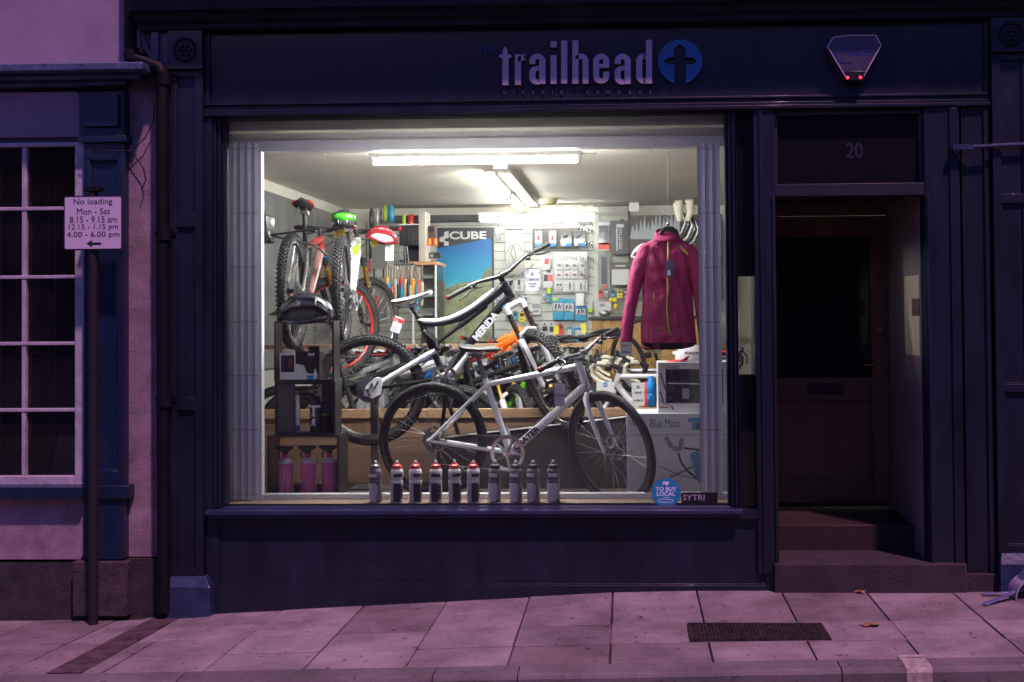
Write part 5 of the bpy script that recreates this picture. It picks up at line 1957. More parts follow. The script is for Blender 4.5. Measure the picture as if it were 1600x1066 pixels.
# centre: green bike pointing up-right with gloves on the bar
xg = at(700, 600, 2.35).x
gt, gG, gM, gSM = floor_bike('black bike with bright green down tube and orange gloves on its bars', xg - .12, 2.45, -16, dict(frame=BLK, frame2=GRN, stanch=GOLD, fork=BLK, steer=R(-40), saddle=BLKM), z=HZ, dz=0)
x_ = at(905, 560, 3.6).x
floor_bike('black bike facing the window with yellow tags on its bars', x_ - .15, 4.35, -78, dict(frame=BLK, fork=BLK, saddle=BLKM, barw=.36, steer=R(-6)), z=HZ + .05)
floor_bike('grey bike facing the window just left of the yellow tagged one', x_ - .62, 4.2, -70, dict(frame=GREYF, fork=BLK, saddle=BLKM, barw=.36, steer=R(20)), z=HZ + .02)
floor_bike('dark blue bike in the middle of the shop behind the full suspension bike', x_ - 1.25, 3.7, -30, dict(frame=BLUF, fork=BLK, saddle=WHF, barw=.34, steer=R(-20)))
floor_bike('white and black bike deep in the shop beside the poster', x_ - 1.75, 4.3, -25, dict(frame=WHF, fork=WHF, saddle=BLKM, barw=.34, steer=R(25)))
# right: road bikes with cream tape, seen almost side on, facing left
RW = dict(wheel=dict(R=.34, tw=.013, tyrem=RUB, rimm=BLK, spokem=SPOKED, disc=False), susp=False, bar='drop', thick=1.0, stem=.09, cables=True, pedal=False)
xr_ = at(965, 600, 2.0).x
o = dict(RW); o.update(frame=WHF, fork=WHF, saddle=WHF)
floor_bike('white road bike with cream taped drop bars in front of the counter', xr_ + .78, 2.15, 176, o, g=ROADG, L_=1.0, z=FZ + .34)
o = dict(RW); o.update(frame=BLK, fork=BLK, saddle=BLKM, saddle2=REDP, steer=R(12))
floor_bike('black road bike with cream taped drop bars behind the white one', xr_ + .98, 2.6, 176, o, g=ROADG, L_=1.0, z=FZ + .34)
o = dict(RW); o.update(frame=REDP, fork=BLK, saddle=BLKM, saddle2=REDP, gripm=BLKM)
floor_bike('red road bike with black bar tape leaning at the wood counter', xr_ + .10, 3.9, 4, o, g=ROADG, L_=1.0, z=FZ + .34)

# more stock behind: keeps the back of the window crowded as in the shop
floor_bike('second silver floor bike close behind the window back at left', X_ - .62, 2.15, 4, dict(frame=MSIL, saddle=BLKM, barw=.31, stay=MSIL))
floor_bike('blue floor bike with white saddle tucked into the left row', X_ - .45, 3.05, 1, dict(frame=BLUF, saddle=WHF))
floor_bike('white floor bike far back in the left row', X_ - .10, 4.05, 5, dict(frame=WHF, saddle=BLKM))
floor_bike('black bike angled towards the window in the middle of the shop', x_ - 1.05, 3.0, -52, dict(frame=BLK, fork=WHF, saddle=BLKM, barw=.36, steer=R(-15), stanch=GOLD))
floor_bike('silver bike angled towards the window beside the green one', x_ - .75, 3.3, -48, dict(frame=MSIL, fork=BLK, saddle=BLKM, barw=.36, steer=R(18)))
floor_bike('orange bike half hidden behind the full suspension bike', x_ - 1.45, 4.6, -40, dict(frame=ORNG, fork=BLK, saddle=BLKM, barw=.34, steer=R(-10)))
o = dict(RW); o.update(frame=MSIL, fork=BLK, saddle=WHF, steer=R(-14))
floor_bike('silver road bike with cream taped bars deepest of the three', xr_ + .84, 3.0, 172, o, g=ROADG, L_=1.0, z=FZ + .34)

# ------------------------------------------------------------------ goods in the window and the shop
ORD = ['first', 'second', 'third', 'fourth', 'fifth', 'sixth', 'seventh', 'eighth', 'ninth', 'tenth', 'eleventh', 'twelfth']
CLR = mat('milky bottle plastic', (.85, .84, .88), .3, var=.04, coat=.2)
SMK = mat('smoky bottle plastic', (.20, .19, .20), .25, var=.1, coat=.3)
REDC = mat('red bottle cap', (.72, .05, .05), .35, var=.05)
WCAP = mat('white spout', (.75, .74, .78), .4, var=0)
WLAB = mat('white label', (.88, .88, .94), .4, var=.03)
BLAB = mat('black label print', (.03, .03, .035), .4, var=0)


def bent_text(b, body, r, zc, h, ang0, up=True, sx=1.0, c=(0, 0, 0)):
    """vertical lettering wrapped round a bottle facing the street"""
    def fn(p):
        x, z = -p.z, p.x                       # turned to read upwards
        a = ang0 + x / r
        return Vector((r * math.sin(a), -r * math.cos(a), zc + z))
    b.text(body, c, h, sx=sx, ext=.0, fn=fn, align='CENTER', off=.002)


bx_ = [587, 619.5, 649.5, 681, 711, 739.5, 773, 806.5, 834, 865]
YBT = .155
for i, px in enumerate(bx_):
    p = at(px, 788, YBT)
    red = 1 <= i <= 5
    if i == 0:
        lab = 'clear topped smoky sports bottle standing at the left end of the row'
    elif red:
        lab = '%s red capped clear sports bottle from the left on the window sill' % ORD[i - 1]
    else:
        lab = '%s dark sports bottle with a white label, counted from the red capped ones' % ORD[i - 6]
    t = thing('drink_bottle', lab, 'bottle', (p.x, YBT, SILLZ), 'drink bottles along the window sill')
    bodym = CLR if red else SMK
    t.rotation_euler = (0, R(random.uniform(-.8, .8)), 0)
    b = MB(); b.lathe([(.034, 0), (.037, .004), (.037, .118), (.0375, .122), (.0335, .128), (.0335, .134), (.0375, .140), (.0375, .176), (.036, .186), (.030, .192), (.029, .195)], 28)
    b.obj('body', bodym, t)
    capm = REDC if red else (SMK if i == 0 else BLKM)
    b = MB(); b.lathe([(.0295, .193), (.0295, .204), (.027, .213), (.016, .220), (.014, .226), (.012, .229)], 24)
    b.obj('cap', capm, t)
    b = MB(); b.lathe([(.009, .224), (.010, .232), (.008, .236), (.006, .242)], 14)
    b.obj('spout', WCAP, t)
    # bands of print
    tw_ = random.uniform(-.9, .7) if red else random.uniform(-.5, .25)
    def patch(b, r, z0, z1, a0, a1, n=12):
        vs = []
        for k in range(n + 1):
            a = a0 + (a1 - a0) * k / n
            vs += [(r * math.sin(a), -r * math.cos(a), z0), (r * math.sin(a), -r * math.cos(a), z1)]
        b.add(vs, [(2 * k, 2 * k + 2, 2 * k + 3, 2 * k + 1) for k in range(n)])
    b = MB(); patch(b, .0378, .006, .112, (-.8 if red else -1.25) + tw_, (.35 if red else .6) + tw_); b.obj('label', BLAB if red else WLAB, t, norm=False)
    b = MB(); patch(b, .0380, .148, .168, -.8 + tw_, .75 + tw_); b.obj('top_label', BLAB if red else WLAB, t, norm=False)
    b = MB(); bent_text(b, 'CUBE', .0382, .060, .024, .85 + tw_, sx=1.35)
    b.obj('lettering', BLAB if red else WCAP, t, smooth=False)

# stacked black display cubes
BXM = mat('black display cube', (.018, .017, .018), .35, var=.15, coat=.2)
BXI = mat('grey cube side', (.07, .07, .07), .5, var=.2)


def cube(lab, x0, y0, x1, y1, Y, dep, back=False, th=.014, floor_=None):
    X0, X1, Z0, Z1 = rc(x0, y0, x1, y1, Y)
    if floor_ is not None:
        Z0 = floor_
    t = thing('display_cube', lab, 'display box', (X0, Y, Z0), 'stacked display cubes at the left of the window')
    L = t.location.copy()
    for nm, q in (('top_panel', (X0, X1, Z1 - th, Z1)), ('bottom_panel', (X0, X1, Z0, Z0 + th)), ('side_panel', (X0, X0 + th, Z0 + th, Z1 - th)), ('side_panel', (X1 - th, X1, Z0 + th, Z1 - th))):
        b = off(L); b.box(q[0], q[1], Y, Y + dep, q[2], q[3]); b.obj(nm, BXM, t, bev=.0015)
    return t, X0, X1, Z0, Z1


YQ = .40
t, X0, X1, Zb0, Zb1 = cube('open black display cube at the bottom of the stack, holding pink spray bottles', 417, 680, 530, 790, YQ, .24, floor_=PLZ)
b = off(t.location.copy()); b.box(X0 + .001, X1 - .001, YQ + .23, YQ + .239, Zb0 + .015, Zb0 + .10); b.obj('back_strip', BXI, t)
t, X0, X1, Zm0, Zm1 = cube('middle black display cube with spray cans and a solid left panel', 429, 597, 524, 679, YQ + .01, .17, floor_=Zb1 + .001)
L = t.location.copy()
b = off(L); b.box(X0 + .014, xc(459, 489, YQ), YQ + .02, YQ + .03, Zm0 + .014, Zm1 - .014); b.obj('front_panel', BXI, t)
b = off(L); b.box(xc(492, 489, YQ), X1 - .014, YQ + .15, YQ + .16, Zm0 + .014, Zm1 - .014); b.obj('back_panel', BXI, t)
t, X0, X1, Zt0, Zt1 = cube('thin framed open cube on top of the stack with boxed accessories inside', 428, 502, 522, 596, YQ + .015, .15, th=.012, floor_=Zm1 + .001)

PINKL = mat('pink cleaning liquid', (.62, .14, .36), .3, var=.08, coat=.3)
MWH = mat('cloudy white plastic', (.66, .60, .68), .35, var=.05)
for i, (px, y) in enumerate(((446, 0), (480, .02), (513, .03))):
    p = at(px, 740, YQ + .10)
    t = thing('spray_bottle', ('pink cleaner bottle with white outlined name, left in the bottom cube', 'pink cleaner bottle turned sideways, middle of the bottom cube', 'pink cleaner bottle farthest right in the bottom cube')[i], 'spray bottle', (p.x, YQ + .10 + y, Zb0 + .0145), 'pink spray bottles in the bottom cube')
    b = MB(); b.lathe([(.045, 0), (.048, .006), (.048, .20), (.044, .232)], 26, squash=.8); b.obj('body', PINKL, t)
    b = MB(); b.lathe([(.0445, .232), (.036, .250), (.020, .262), (.016, .266)], 26, squash=.8); b.obj('shoulder', MWH, t)
    b = MB(); b.lathe([(.017, .264), (.018, .285), (.014, .288)], 16); b.obj('collar', mat('pink collar', (.55, .04, .16), .35), t)
    b = MB(); b.prism([(-.018, .286), (.014, .286), (.018, .305), (.045, .318), (.05, .335), (-.05, .338), (-.066, .325), (-.04, .31), (-.018, .305)], -.013, .013)
    b.tube([(-.030, 0, .31), (-.045, 0, .285), (-.040, 0, .262)], .006, 6)
    tr_ = b.obj('trigger', BLKM, t, bev=.004)
    if i == 0:
        b = MB()
        def fn(p, r=.0485):
            x, z = -p.z, p.x
            a = .0 + x / r
            return Vector((r * math.sin(a), -r * .8 * math.cos(a) - .0005, .10 + z))
        b.text('Muc-Off', (0, 0, 0), .046, ext=0, fn=fn, off=-.0005)
        b.obj('lettering', WCAP, t, smooth=False)
        b = MB(); fnr = [(-.021, .018), (.024, .018), (.024, .19), (-.021, .19)]
        b.tube([(x, -.0395, z) for x, z in fnr], .0012, 5, closed=True); b.obj('label_border', WCAP, t)
    if i < 2:
        b = MB(); b.tube([(.055, 0, .27), (.06, -.01, .20), (.05, -.015, .12), (.055, -.02, .05)], .0035, 6); b.obj('hose', mat('pink hose', (.6, .3, .42), .4), t)

CANB = mat('blue can print', (.03, .10, .35), .3, var=.3, scale=40)
CANW = mat('white can print', (.60, .60, .66), .3, var=.1)
for i, (px, w_, y0, cols, word, lab) in enumerate((
        (465, .022, 611, (CANW, CANB), 'FENWICK', 'slim white and blue aerosol can in the middle cube'),
        (495, .033, 620, (BLKM, WCAP), 'Dia Bowl', 'black aerosol can with white script in the middle cube'),
        (510, .027, 634, (BLKM, GRN), 'LUBE', 'black can with a green band beside the white script one'))):
    p = at(px, 672, YQ + .09 + .02 * i); zt = at(px, y0, YQ + .09).z
    t = thing('spray_can', lab, 'spray can', (p.x, YQ + .06 + .02 * i, Zm0 + .0145))
    h = zt - Zm0 - .015
    b = MB(); b.lathe([(w_ - .001, 0), (w_, .003), (w_, h * .86), (w_ * .8, h * .9)], 22); b.obj('body', cols[0], t)
    b = MB(); b.lathe([(w_ * .78, h * .9), (w_ * .78, h * .99), (w_ * .6, h)], 18); b.obj('cap', GREYM if i == 0 else BLKM, t)
    b = MB(); b.lathe([(w_ + .0006, h * (.02, .70, .62)[i]), (w_ + .0006, h * (.16, .76, .70)[i])], 22); b.obj('band', cols[1], t)
    if i < 2:
        b = MB(); bent_text(b, word, w_ + .0008, h * .45, w_ * (1.25 if i == 0 else .9), 0.1, sx=1.1); b.obj('lettering', (CANB, WCAP)[i], t, smooth=False)

# boxed accessories in the top cube
def pbox(name, lab, cat, x0, y0, x1, y1, Y, dep, m, z=None, grp=None, rz=0, bev=.0015):
    X0, X1, Z0, Z1 = rc(x0, y0, x1, y1, Y)
    if z is not None:
        Z0 = z
    t = thing(name, lab, cat, ((X0 + X1) / 2, Y + dep / 2, Z0), grp)
    t.rotation_euler.z = rz
    w_ = (X1 - X0) / 2
    b = MB(); b.box(-w_, w_, -dep / 2, dep / 2, 0, Z1 - Z0); b.obj('carton', m, t, bev=bev)
    return t, w_, Z1 - Z0, -dep / 2


BOXW = mat('white carton', (.66, .65, .68), .45, var=.05, scale=10)
BOXK = mat('black carton', (.02, .02, .022), .3, var=.2, coat=.2)
zc0 = Zt0 + .0125
t, w_, h_, yf = pbox('light_box', 'white box with black and dark red lamps showing, left in the top cube', 'box', 437, 552, 461, 591, YQ + .04, .07, BOXW, zc0)
b = MB(); b.box(-w_ * .82, w_ * .9, yf - .001, yf, h_ * .28, h_ * .92); f = b.obj('window_print', BOXK, t)
b = MB(); b.ell((-w_ * .4, yf - .003, h_ * .6), .014, .008, .034, 12, 8); b.obj('lamp', BLKM, t)
b = MB(); b.ell((w_ * .45, yf - .003, h_ * .6), .014, .008, .034, 12, 8); b.obj('lamp', mat('dark red lens', (.16, .02, .02), .3), t)
t, w_, h_, yf = pbox('light_box', 'wide black box with a white and blue base, right in the top cube', 'box', 461, 549, 499, 591, YQ + .05, .08, BOXK, zc0)
b = MB(); b.prism([(-w_, .0), (w_ * .9, 0), (w_ * .9, h_ * .16), (0, h_ * .22), (-w_ * .3, h_ * .5), (-w_, h_ * .56)], yf - .001, yf); b.obj('base_print', BOXW, t)
b = MB(); b.box(0, w_, yf - .002, yf - .0011, .002, h_ * .14); b.obj('blue_print', BLUEB, t)
b = MB(); b.box(-.0, w_ * .9, -.01, .0, h_, h_ + .03); b.obj('hang_tab', BOXK, t, bev=.003)
b = MB(); b.text('Xe9', (w_ * .35, yf - .001, h_ * .84), .024, ext=.0003, off=.001); b.obj('lettering', WCAP, t, smooth=False)
b = MB(); b.lathe([(.012, 0), (.012, .035), (.005, .045), (.004, .06)], 14, (w_ * .72, yf - .016, .003)); b.obj('sample_bottle', MWH, t)


# ---- helmets
def helmet(name, lab, loc, rz, sc, shell, inner, group=None, visor=None, goggle=None, tilt=0, logo=None, pts=None):
    M = Matrix.Translation(Vector(loc)) @ Matrix.Rotation(rz, 4, 'Z') @ Matrix.Rotation(tilt, 4, 'Y') @ Matrix.Scale(sc, 4)
    t = thing(name, lab, 'helmet', group=group, M=M)
    b = MB(); b.ell((0, 0, 0), .128, .095, .118, 24, 12, zmin=-.12); b.obj('liner', inner, t)
    a, bb_, c = .142, .105, .132
    lanes = [(-.95, .20), (-.52, .20), (0, .24), (.52, .20), (.95, .20)]
    for li, (u, wd) in enumerate(lanes):
        b = MB()
        rings = []
        n = 18
        for i in range(n + 1):
            v = R(-6) + R(192) * i / n          # front (0) over the top to the back
            k = math.cos(u)
            xx = a * math.cos(v)
            zz = c * math.sin(v) * k
            yy = bb_ * math.sin(u) * (.55 + .45 * math.sin(max(.05, min(math.pi - .05, v))))
            wv = wd * .105 * (.65 + .45 * math.sin(max(0, min(math.pi, v)))) * (1 + .15 * math.sin(v * 5))
            nrm = Vector((math.cos(v), math.sin(u), math.sin(v) * k)).normalized()
            tan = Vector((-a * math.sin(v), 0, c * math.cos(v) * k)).normalized()
            sd2 = nrm.cross(tan).normalized()
            c0 = Vector((xx, yy, zz))
            th = .010
            rings.append([c0 + sd2 * wv + nrm * th * .1, c0 + sd2 * wv * .7 + nrm * th, c0 - sd2 * wv * .7 + nrm * th, c0 - sd2 * wv + nrm * th * .1, c0 - sd2 * wv * .7 - nrm * th, c0 + sd2 * wv * .7 - nrm * th])
        b.loft(rings)
        b.obj('shell_rib', shell, t)
    b = MB()
    b.tube([(a * .98 * math.cos(k * math.pi / 14), bb_ * .98 * math.sin(k * math.pi / 14), -.012 + .012 * math.cos(k * math.pi / 7)) for k in range(28)], .013, 8, closed=True)
    b.obj('rim', shell, t)
    for v in (R(35), R(80), R(125)):
        b = MB()
        b.tube([(a * math.cos(v), bb_ * 1.0 * math.sin(u), c * math.sin(v) * math.cos(u)) for u in [k / 6 - 1 for k in range(13)]], .009, 6)
        b.obj('cross_rib', shell, t)
    if visor:
        b = MB()
        b.add([(.10, -.075, .045), (.135, -.04, .062), (.145, 0, .066), (.135, .04, .062), (.10, .075, .045), (.155, -.065, .030), (.20, -.035, .040), (.215, 0, .044), (.20, .035, .040), (.155, .065, .030)],
              [(i, i + 1, i + 6, i + 5) for i in range(4)])
        o_ = b.obj('visor', visor, t)
        sm = o_.modifiers.new('thick', 'SOLIDIFY'); sm.thickness = .004
    b = MB()
    for s_ in (-1, 1):
        b.tube([(.05, s_ * .095, 0), (.03, s_ * .085, -.06), (.02, s_ * .05, -.10)], .004, 6)
        b.tube([(-.06, s_ * .09, 0), (.0, s_ * .088, -.05), (.02, s_ * .05, -.10)], .004, 6)
    if pts is None:
        b.obj('straps', BLKM, t)
    if goggle:
        b = MB()
        gp = []
        for i in range(9):
            u = -1.05 + 2.1 * i / 8
            gp.append((.15 * math.cos(u * .9), .125 * math.sin(u * .95)))
        vs = []
        for (x, y) in gp:
            hh = .045 * (1 - .25 * abs(y) / .12)
            vs += [(x, y, .055 - hh), (x + .012, y * 1.02, .055), (x, y, .055 + hh)]
        b.add(vs, [(3 * i + j, 3 * i + j + 1, 3 * i + j + 4, 3 * i + j + 3) for i in range(8) for j in range(2)])
        g_ = b.obj('goggle_lens', goggle, t)
        sm = g_.modifiers.new('thick', 'SOLIDIFY'); sm.thickness = .004
        b = MB()
        b.tube([(x - .002, y, .055 - .047 * (1 - .25 * abs(y) / .12)) for x, y in gp] + [(x - .002, y, .055 + .047 * (1 - .25 * abs(y) / .12)) for x, y in reversed(gp)], .006, 6, closed=True)
        b.obj('goggle_frame', BLKM, g_)
    if logo:
        b = MB(); b.text(logo, (.0, -.112, .015), .020, ext=.0005, rot=R(12)); b.obj('lettering', WCAP, t, smooth=False)
    return t


p = at(478, 500, YQ + .10)
helmet('helmet', 'glossy black cycle helmet with angular vents resting on the top display cube', (p.x + .0, YQ + .10, Zt1 + .022), R(180), 1.08, mat('dark blue black helmet shell', (.018, .018, .030), .22, var=.1, coat=.7), BLKM, visor=BLK, tilt=R(6), logo='prowell', pts=1)
p = at(538, 346, 1.2)
helmet('goggle_helmet', 'helmet wearing green mirrored goggles perched on the hung bikes', (p.x, 1.2, p.z - .02), R(-80), .72, BLK, BLKM, goggle=mat('green mirror lens', (.10, .75, .04), .15, .4, var=.35, scale=25, coat=1))
p = at(600, 362, 1.9)
helmet('helmet', 'red and white cycle helmet hanging from the white bike handlebar', (p.x - .02, 1.9, p.z - .06), R(200), .72, mat('red helmet shell', (.30, .010, .02), .3, var=.1, coat=.5), WHF, tilt=R(-12), pts=1)
p = at(1010, 395, 2.8)
helmet('helmet', 'white cycle helmet with dark vents behind the jacket shoulder', (p.x, 2.8, p.z - .03), R(160), .75, WHF, BLKM, pts=1)

# ---- hang tags
TAGM = mat('lilac price card', (.52, .50, .62), .6, var=.03)
TAGW = mat('white price card', (.68, .67, .66), .6, var=.03)
TPR = mat('grey card print', (.10, .11, .16), .6, var=0)
TPB = mat('blue card print', (.05, .18, .40), .6, var=0)


def tagcard(lab, x0, y0, x1, y1, Y, m=TAGW, lines=(), icon=True, rot=0, grp='price cards in the shop', string=None):
    X0, X1, Z0, Z1 = rc(x0, y0, x1, y1, Y)
    cx, cz = (X0 + X1) / 2, (Z0 + Z1) / 2
    t = thing('price_card', lab, 'price card', (cx, Y, cz), grp)
    t.rotation_euler = (0, rot, 0)
    w_, h_ = (X1 - X0) / 2, (Z1 - Z0) / 2
    b = MB(); b.prism(rrect(-w_, w_, -h_, h_, min(w_, h_) * .12, 3), 0, .0015); b.obj('card', m, t, smooth=False)
    if icon:
        b = MB(); b.ring((0, -.0006, h_ * .62), w_ * .20, [(w_ * .07, -.0003), (w_ * .07, .0003), (-w_ * .07, .0003), (-w_ * .07, -.0003)], 20)
        b.prism([(-w_ * .05, h_ * .62 - w_ * .2), (w_ * .05, h_ * .62 - w_ * .2), (w_ * .05, h_ * .62 + w_ * .2), (-w_ * .05, h_ * .62 + w_ * .2)], -.0009, -.0003)
        b.obj('emblem', TPB, t, smooth=False)
    for (s_, zz, hh) in lines:
        b = MB(); b.text(s_, (0, -.0004, h_ * zz), h_ * hh, ext=.0002, off=.001); b.obj('lettering', TPR, t, smooth=False)
    if string:
        b = MB(); q = at(*string, Y); b.tube([(0, 0, h_), (q.x - cx, 0, q.z - cz)], .0012, 5); b.obj('string', BLKM, t)
    return t


tagcard('lilac price card with logo hanging from the full suspension bike bars', 822, 422, 842, 455, .98, TAGM, (('£ 2299.00', -.0, .30), ('full carbon', -.35, .16), ('tax free', -.6, .16)), string=(830, 410))
tagcard('lilac price card hanging from the top tube of the white bicycle', 866, 600, 882, 635, .40, TAGM, (('£ 549.00', -.1, .24),), icon=False, string=(874, 592))
tagcard('white price card under the cuff of the magenta jacket', 969, 535, 988, 556, .47, TAGW, (('£ 59.99', .35, .42), ('trailhead', -.55, .36)), icon=False)
tagcard('tall white price card standing before the cream taped handlebars', 987, 598, 1007, 634, 1.42, TAGW, (('SALE', .05, .26), ('trailhead', -.6, .22)))
tagcard('wide white price card left of the tall one on the plank top', 932, 597, 960, 620, 1.43, TAGW, ())
tagcard('white price card hanging from the red helmet', 602, 381, 615, 408, 1.9, TAGW, (('£ 44', -.1, .3),), string=(606, 372))
tagcard('small white price card fixed high on the tall shelf unit', 629, 361, 640, 368, 4.4, TAGW, (), icon=False)
for (px, py, Y, rot, lab) in ((587, 376, 1.9, .5, 'yellow tag on the white hung bike beside the red helmet'), (531, 364, 1.7, 1.2, 'yellow tag dangling under the green goggles'), (869, 517, 3.9, .1, 'left yellow tag on the bike bars at the back'), (912, 513, 3.9, -.2, 'right yellow tag on the bike bars at the back')):
    p = at(px, py, Y)
    b = MB(); b.prism(rrect(-.022, .022, -.045, .045, .01, 3), 0, .002); o = b.obj('yellow_tag', YELT, smooth=False)
    o.location = p; o.rotation_euler = (0, rot, 0)
    tag(o, lab, 'tag', 'yellow tags on bike handlebars')

# ---- magenta jacket
JK = mat('magenta softshell', (.33, .014, .10), .7, var=.2, scale=5, bump=.6, bscale=22)
JKD = mat('jacket lining', (.03, .004, .012), .9, var=.2)
LIMEZ = mat('olive lime zip', (.32, .34, .03), .5, var=.1)
YJ = .62
pj = at(1041, 545, YJ)
jk = thing('jacket', 'magenta cycling jacket with lime zip hanging from the ceiling at right', 'jacket', (pj.x, YJ, pj.z))
L = jk.location.copy()
rows_ = [  # y, left x, right x, depth
    (363, 1029, 1056, .045), (370, 1026, 1060, .055), (378, 1015, 1071, .075), (387, 1006, 1080, .10), (400, 1003, 1083, .115), (420, 1003, 1083, .125), (445, 1004, 1081, .12),
    (470, 1004, 1082, .12), (500, 1002, 1085, .125), (525, 1001, 1088, .13), (536, 1002, 1089, .13)]
rings = []
nn = 84
noise.seed_set(4)
dense = []
for i in range(len(rows_) - 1):
    for k in range(5):
        u_ = k / 5
        dense.append(tuple(rows_[i][j] * (1 - u_) + rows_[i + 1][j] * u_ for j in range(4)))
dense.append(rows_[-1])


def crease(x, z, s_=0.0):
    f1 = noise.noise(Vector((x * 13 + z * 3.5 + s_, z * 2.2, s_)))
    f2 = noise.noise(Vector((x * 7 - z * 11, z * 9 + x * 6, 3 + s_)))
    f3 = noise.noise(Vector((x * 24 + z * 13, z * 14, 7 + s_)))
    return -.030 * (abs(f1) ** .7) + .020 * f1 - .024 * (abs(f2) ** .75) + .010 * f3


for (y, xa, xb, dp__) in dense:
    A_, B2 = at(xa, y, YJ), at(xb, y, YJ)
    cx, hw = (A_.x + B2.x) / 2, (B2.x - A_.x) / 2
    rg = []
    for k in range(nn):
        a = 2 * math.pi * k / nn
        ca_, sa = math.cos(a), math.sin(a)
        sup = (abs(ca_) ** .8) * (1 if ca_ > 0 else -1)
        P = Vector((cx + hw * sup, YJ + dp__ * .55 * sa, A_.z))
        nv = crease(P.x, P.z, 0 if sa < 0 else 5) * min(1, (y - 360) / 30) + .010
        P += Vector((ca_ * .3, sa, 0)) * nv
        if y >= 525 and sa > .2:                # longer dropped tail at the back
            P.z -= .045 * (y - 515) / 21 * sa
        rg.append(P - L)
    rings.append(rg)
b = MB(); b.loft(list(reversed(rings)), caps=False); jb = b.obj('body', JK, jk)
sm = jb.modifiers.new('thick', 'SOLIDIFY'); sm.thickness = .004; sm.offset = -1
b = MB(); ins = [[p + (Vector((0, .0, 0))) for p in r] for r in rings]
rr = [[Vector((p.x * .95, p.y * .92, p.z)) for p in r] for r in rings]
b.loft(list(reversed(rr)), caps=False); b.obj('lining', JKD, jk)


def sleeve(pts, m=JK, nm='sleeve'):
    rings = []
    dn = []
    for i in range(len(pts) - 1):
        for k in range(4):
            dn.append(tuple(pts[i][j] * (1 - k / 4) + pts[i + 1][j] * k / 4 for j in range(5)))
    pts = dn + [pts[-1]]
    for i, (px, py, r1, r2, yo) in enumerate(pts):
        q = at(px, py, YJ) - L + Vector((0, yo, 0))
        if i == 0:
            dr = at(pts[1][0], pts[1][1], YJ) - at(px, py, YJ)
        else:
            dr = at(px, py, YJ) - at(pts[i - 1][0], pts[i - 1][1], YJ)
        dr.normalize()
        sd_ = Vector((0, 1, 0)).cross(dr)
        rg = []
        for k in range(32):
            a = 2 * math.pi * k / 32
            nv = 1 + 6.0 * crease(q.z * 2.2, a * .08, px * .01) + .08 * noise.noise(Vector((q.z * 26 + a, a * 1.2, 1)))
            rg.append(q + sd_ * (r1 * math.cos(a) * nv) + Vector((0, 1, 0)) * (r2 * math.sin(a) * nv))
        rings.append(rg)
    bb_ = MB(); bb_.loft(rings); return bb_.obj(nm, m, jk)


sleeve([(1019, 382, .030, .03, 0), (1011, 391, .052, .042, 0), (1003, 407, .058, .046, -.005), (996, 428, .052, .042, -.01), (990, 455, .044, .036, -.012), (985, 480, .042, .034, -.015), (981, 505, .040, .032, -.02), (979, 528, .040, .030, -.02), (978, 537, .038, .028, -.02)])
sleeve([(1066, 383, .030, .03, 0), (1074, 392, .055, .045, 0), (1083, 408, .066, .052, -.005), (1090, 430, .060, .05, -.01), (1094, 455, .053, .045, 0), (1097, 480, .047, .042, .0), (1100, 505, .045, .038, 0), (1102, 535, .042, .034, 0)])
sleeve([(978, 534, .043, .035, -.02), (978, 539, .042, .034, -.02)], BLKM, 'cuff')
zz = [(1043, 376), (1043.5, 392), (1043, 410), (1042, 430), (1043, 452), (1041.5, 475), (1042, 495), (1044, 512), (1047, 524)]
def front_y(px, py):
    best = None
    for i in range(len(rows_) - 1):
        if rows_[i][0] <= py <= rows_[i + 1][0]:
            t_ = (py - rows_[i][0]) / (rows_[i + 1][0] - rows_[i][0])
            return -.55 * (rows_[i][3] * (1 - t_) + rows_[i + 1][3] * t_) - .013
    return -.07
b = MB(); b.tube([at(x, y, YJ) - L + Vector((0, front_y(x, y), 0)) for x, y in zz], .0055, 6); b.obj('zip', LIMEZ, jk)
b = MB(); b.tube([at(x, y, YJ) - L + Vector((0, front_y(x, y) + .002, 0)) for x, y in [(1062, 384), (1068, 393), (1074, 398)]], [.006, .010, .006], 6, flat=.3); b.obj('shoulder_flash', LIMEZ, jk)
b = MB(); b.tube([at(x, y, YJ) - L + Vector((0, front_y(x, y), 0)) for x, y in [(1021, 458), (1021, 468)]], .0035, 6); b.obj('pocket_zip', LIMEZ, jk)
b = MB(); q = at(1032, 515, YJ) - L; b.text('GORE', (q.x, front_y(1032, 515) - .004, q.z), .022, ext=.001); b.obj('hem_logo', LIMEZ, jk, smooth=False)
b = MB(); q = at(1045, 372, YJ) - L
# raised collar
crg = []
for (y, hw, d_, up) in ((377, 21, .062, 0), (368, 19, .055, .01), (360, 17, .05, .02)):
    rg = []
    cc = at(1042, y, YJ) - L
    for k in range(24):
        a = 2 * math.pi * k / 24
        dipf = .018 if math.sin(a) < 0 else 0
        rg.append(cc + Vector((hw / 250 * math.cos(a), d_ * math.sin(a), (up * math.sin(a) - dipf * abs(math.sin(a)) * (y < 375)))))
    crg.append(rg)
b.loft(crg, caps=False); c_o = b.obj('collar', JK, jk); sm = c_o.modifiers.new('thick', 'SOLIDIFY'); sm.thickness = .006
SEAM = mat('dark plum seam', (.12, .008, .05), .8, var=0)
for pth in ([(1031, 376), (1022, 386), (1014, 402), (1009, 424)], [(1055, 376), (1064, 388), (1072, 404), (1076, 424)], [(1010, 428), (1012, 460), (1012, 500), (1013, 532)], [(1073, 428), (1071, 460), (1072, 500), (1072, 532)]):
    b = MB(); b.tube([at(x, y, YJ) - L + Vector((0, front_y(x, y) + .010, 0)) for x, y in pth], .0028, 5); b.obj('seam', SEAM, jk)
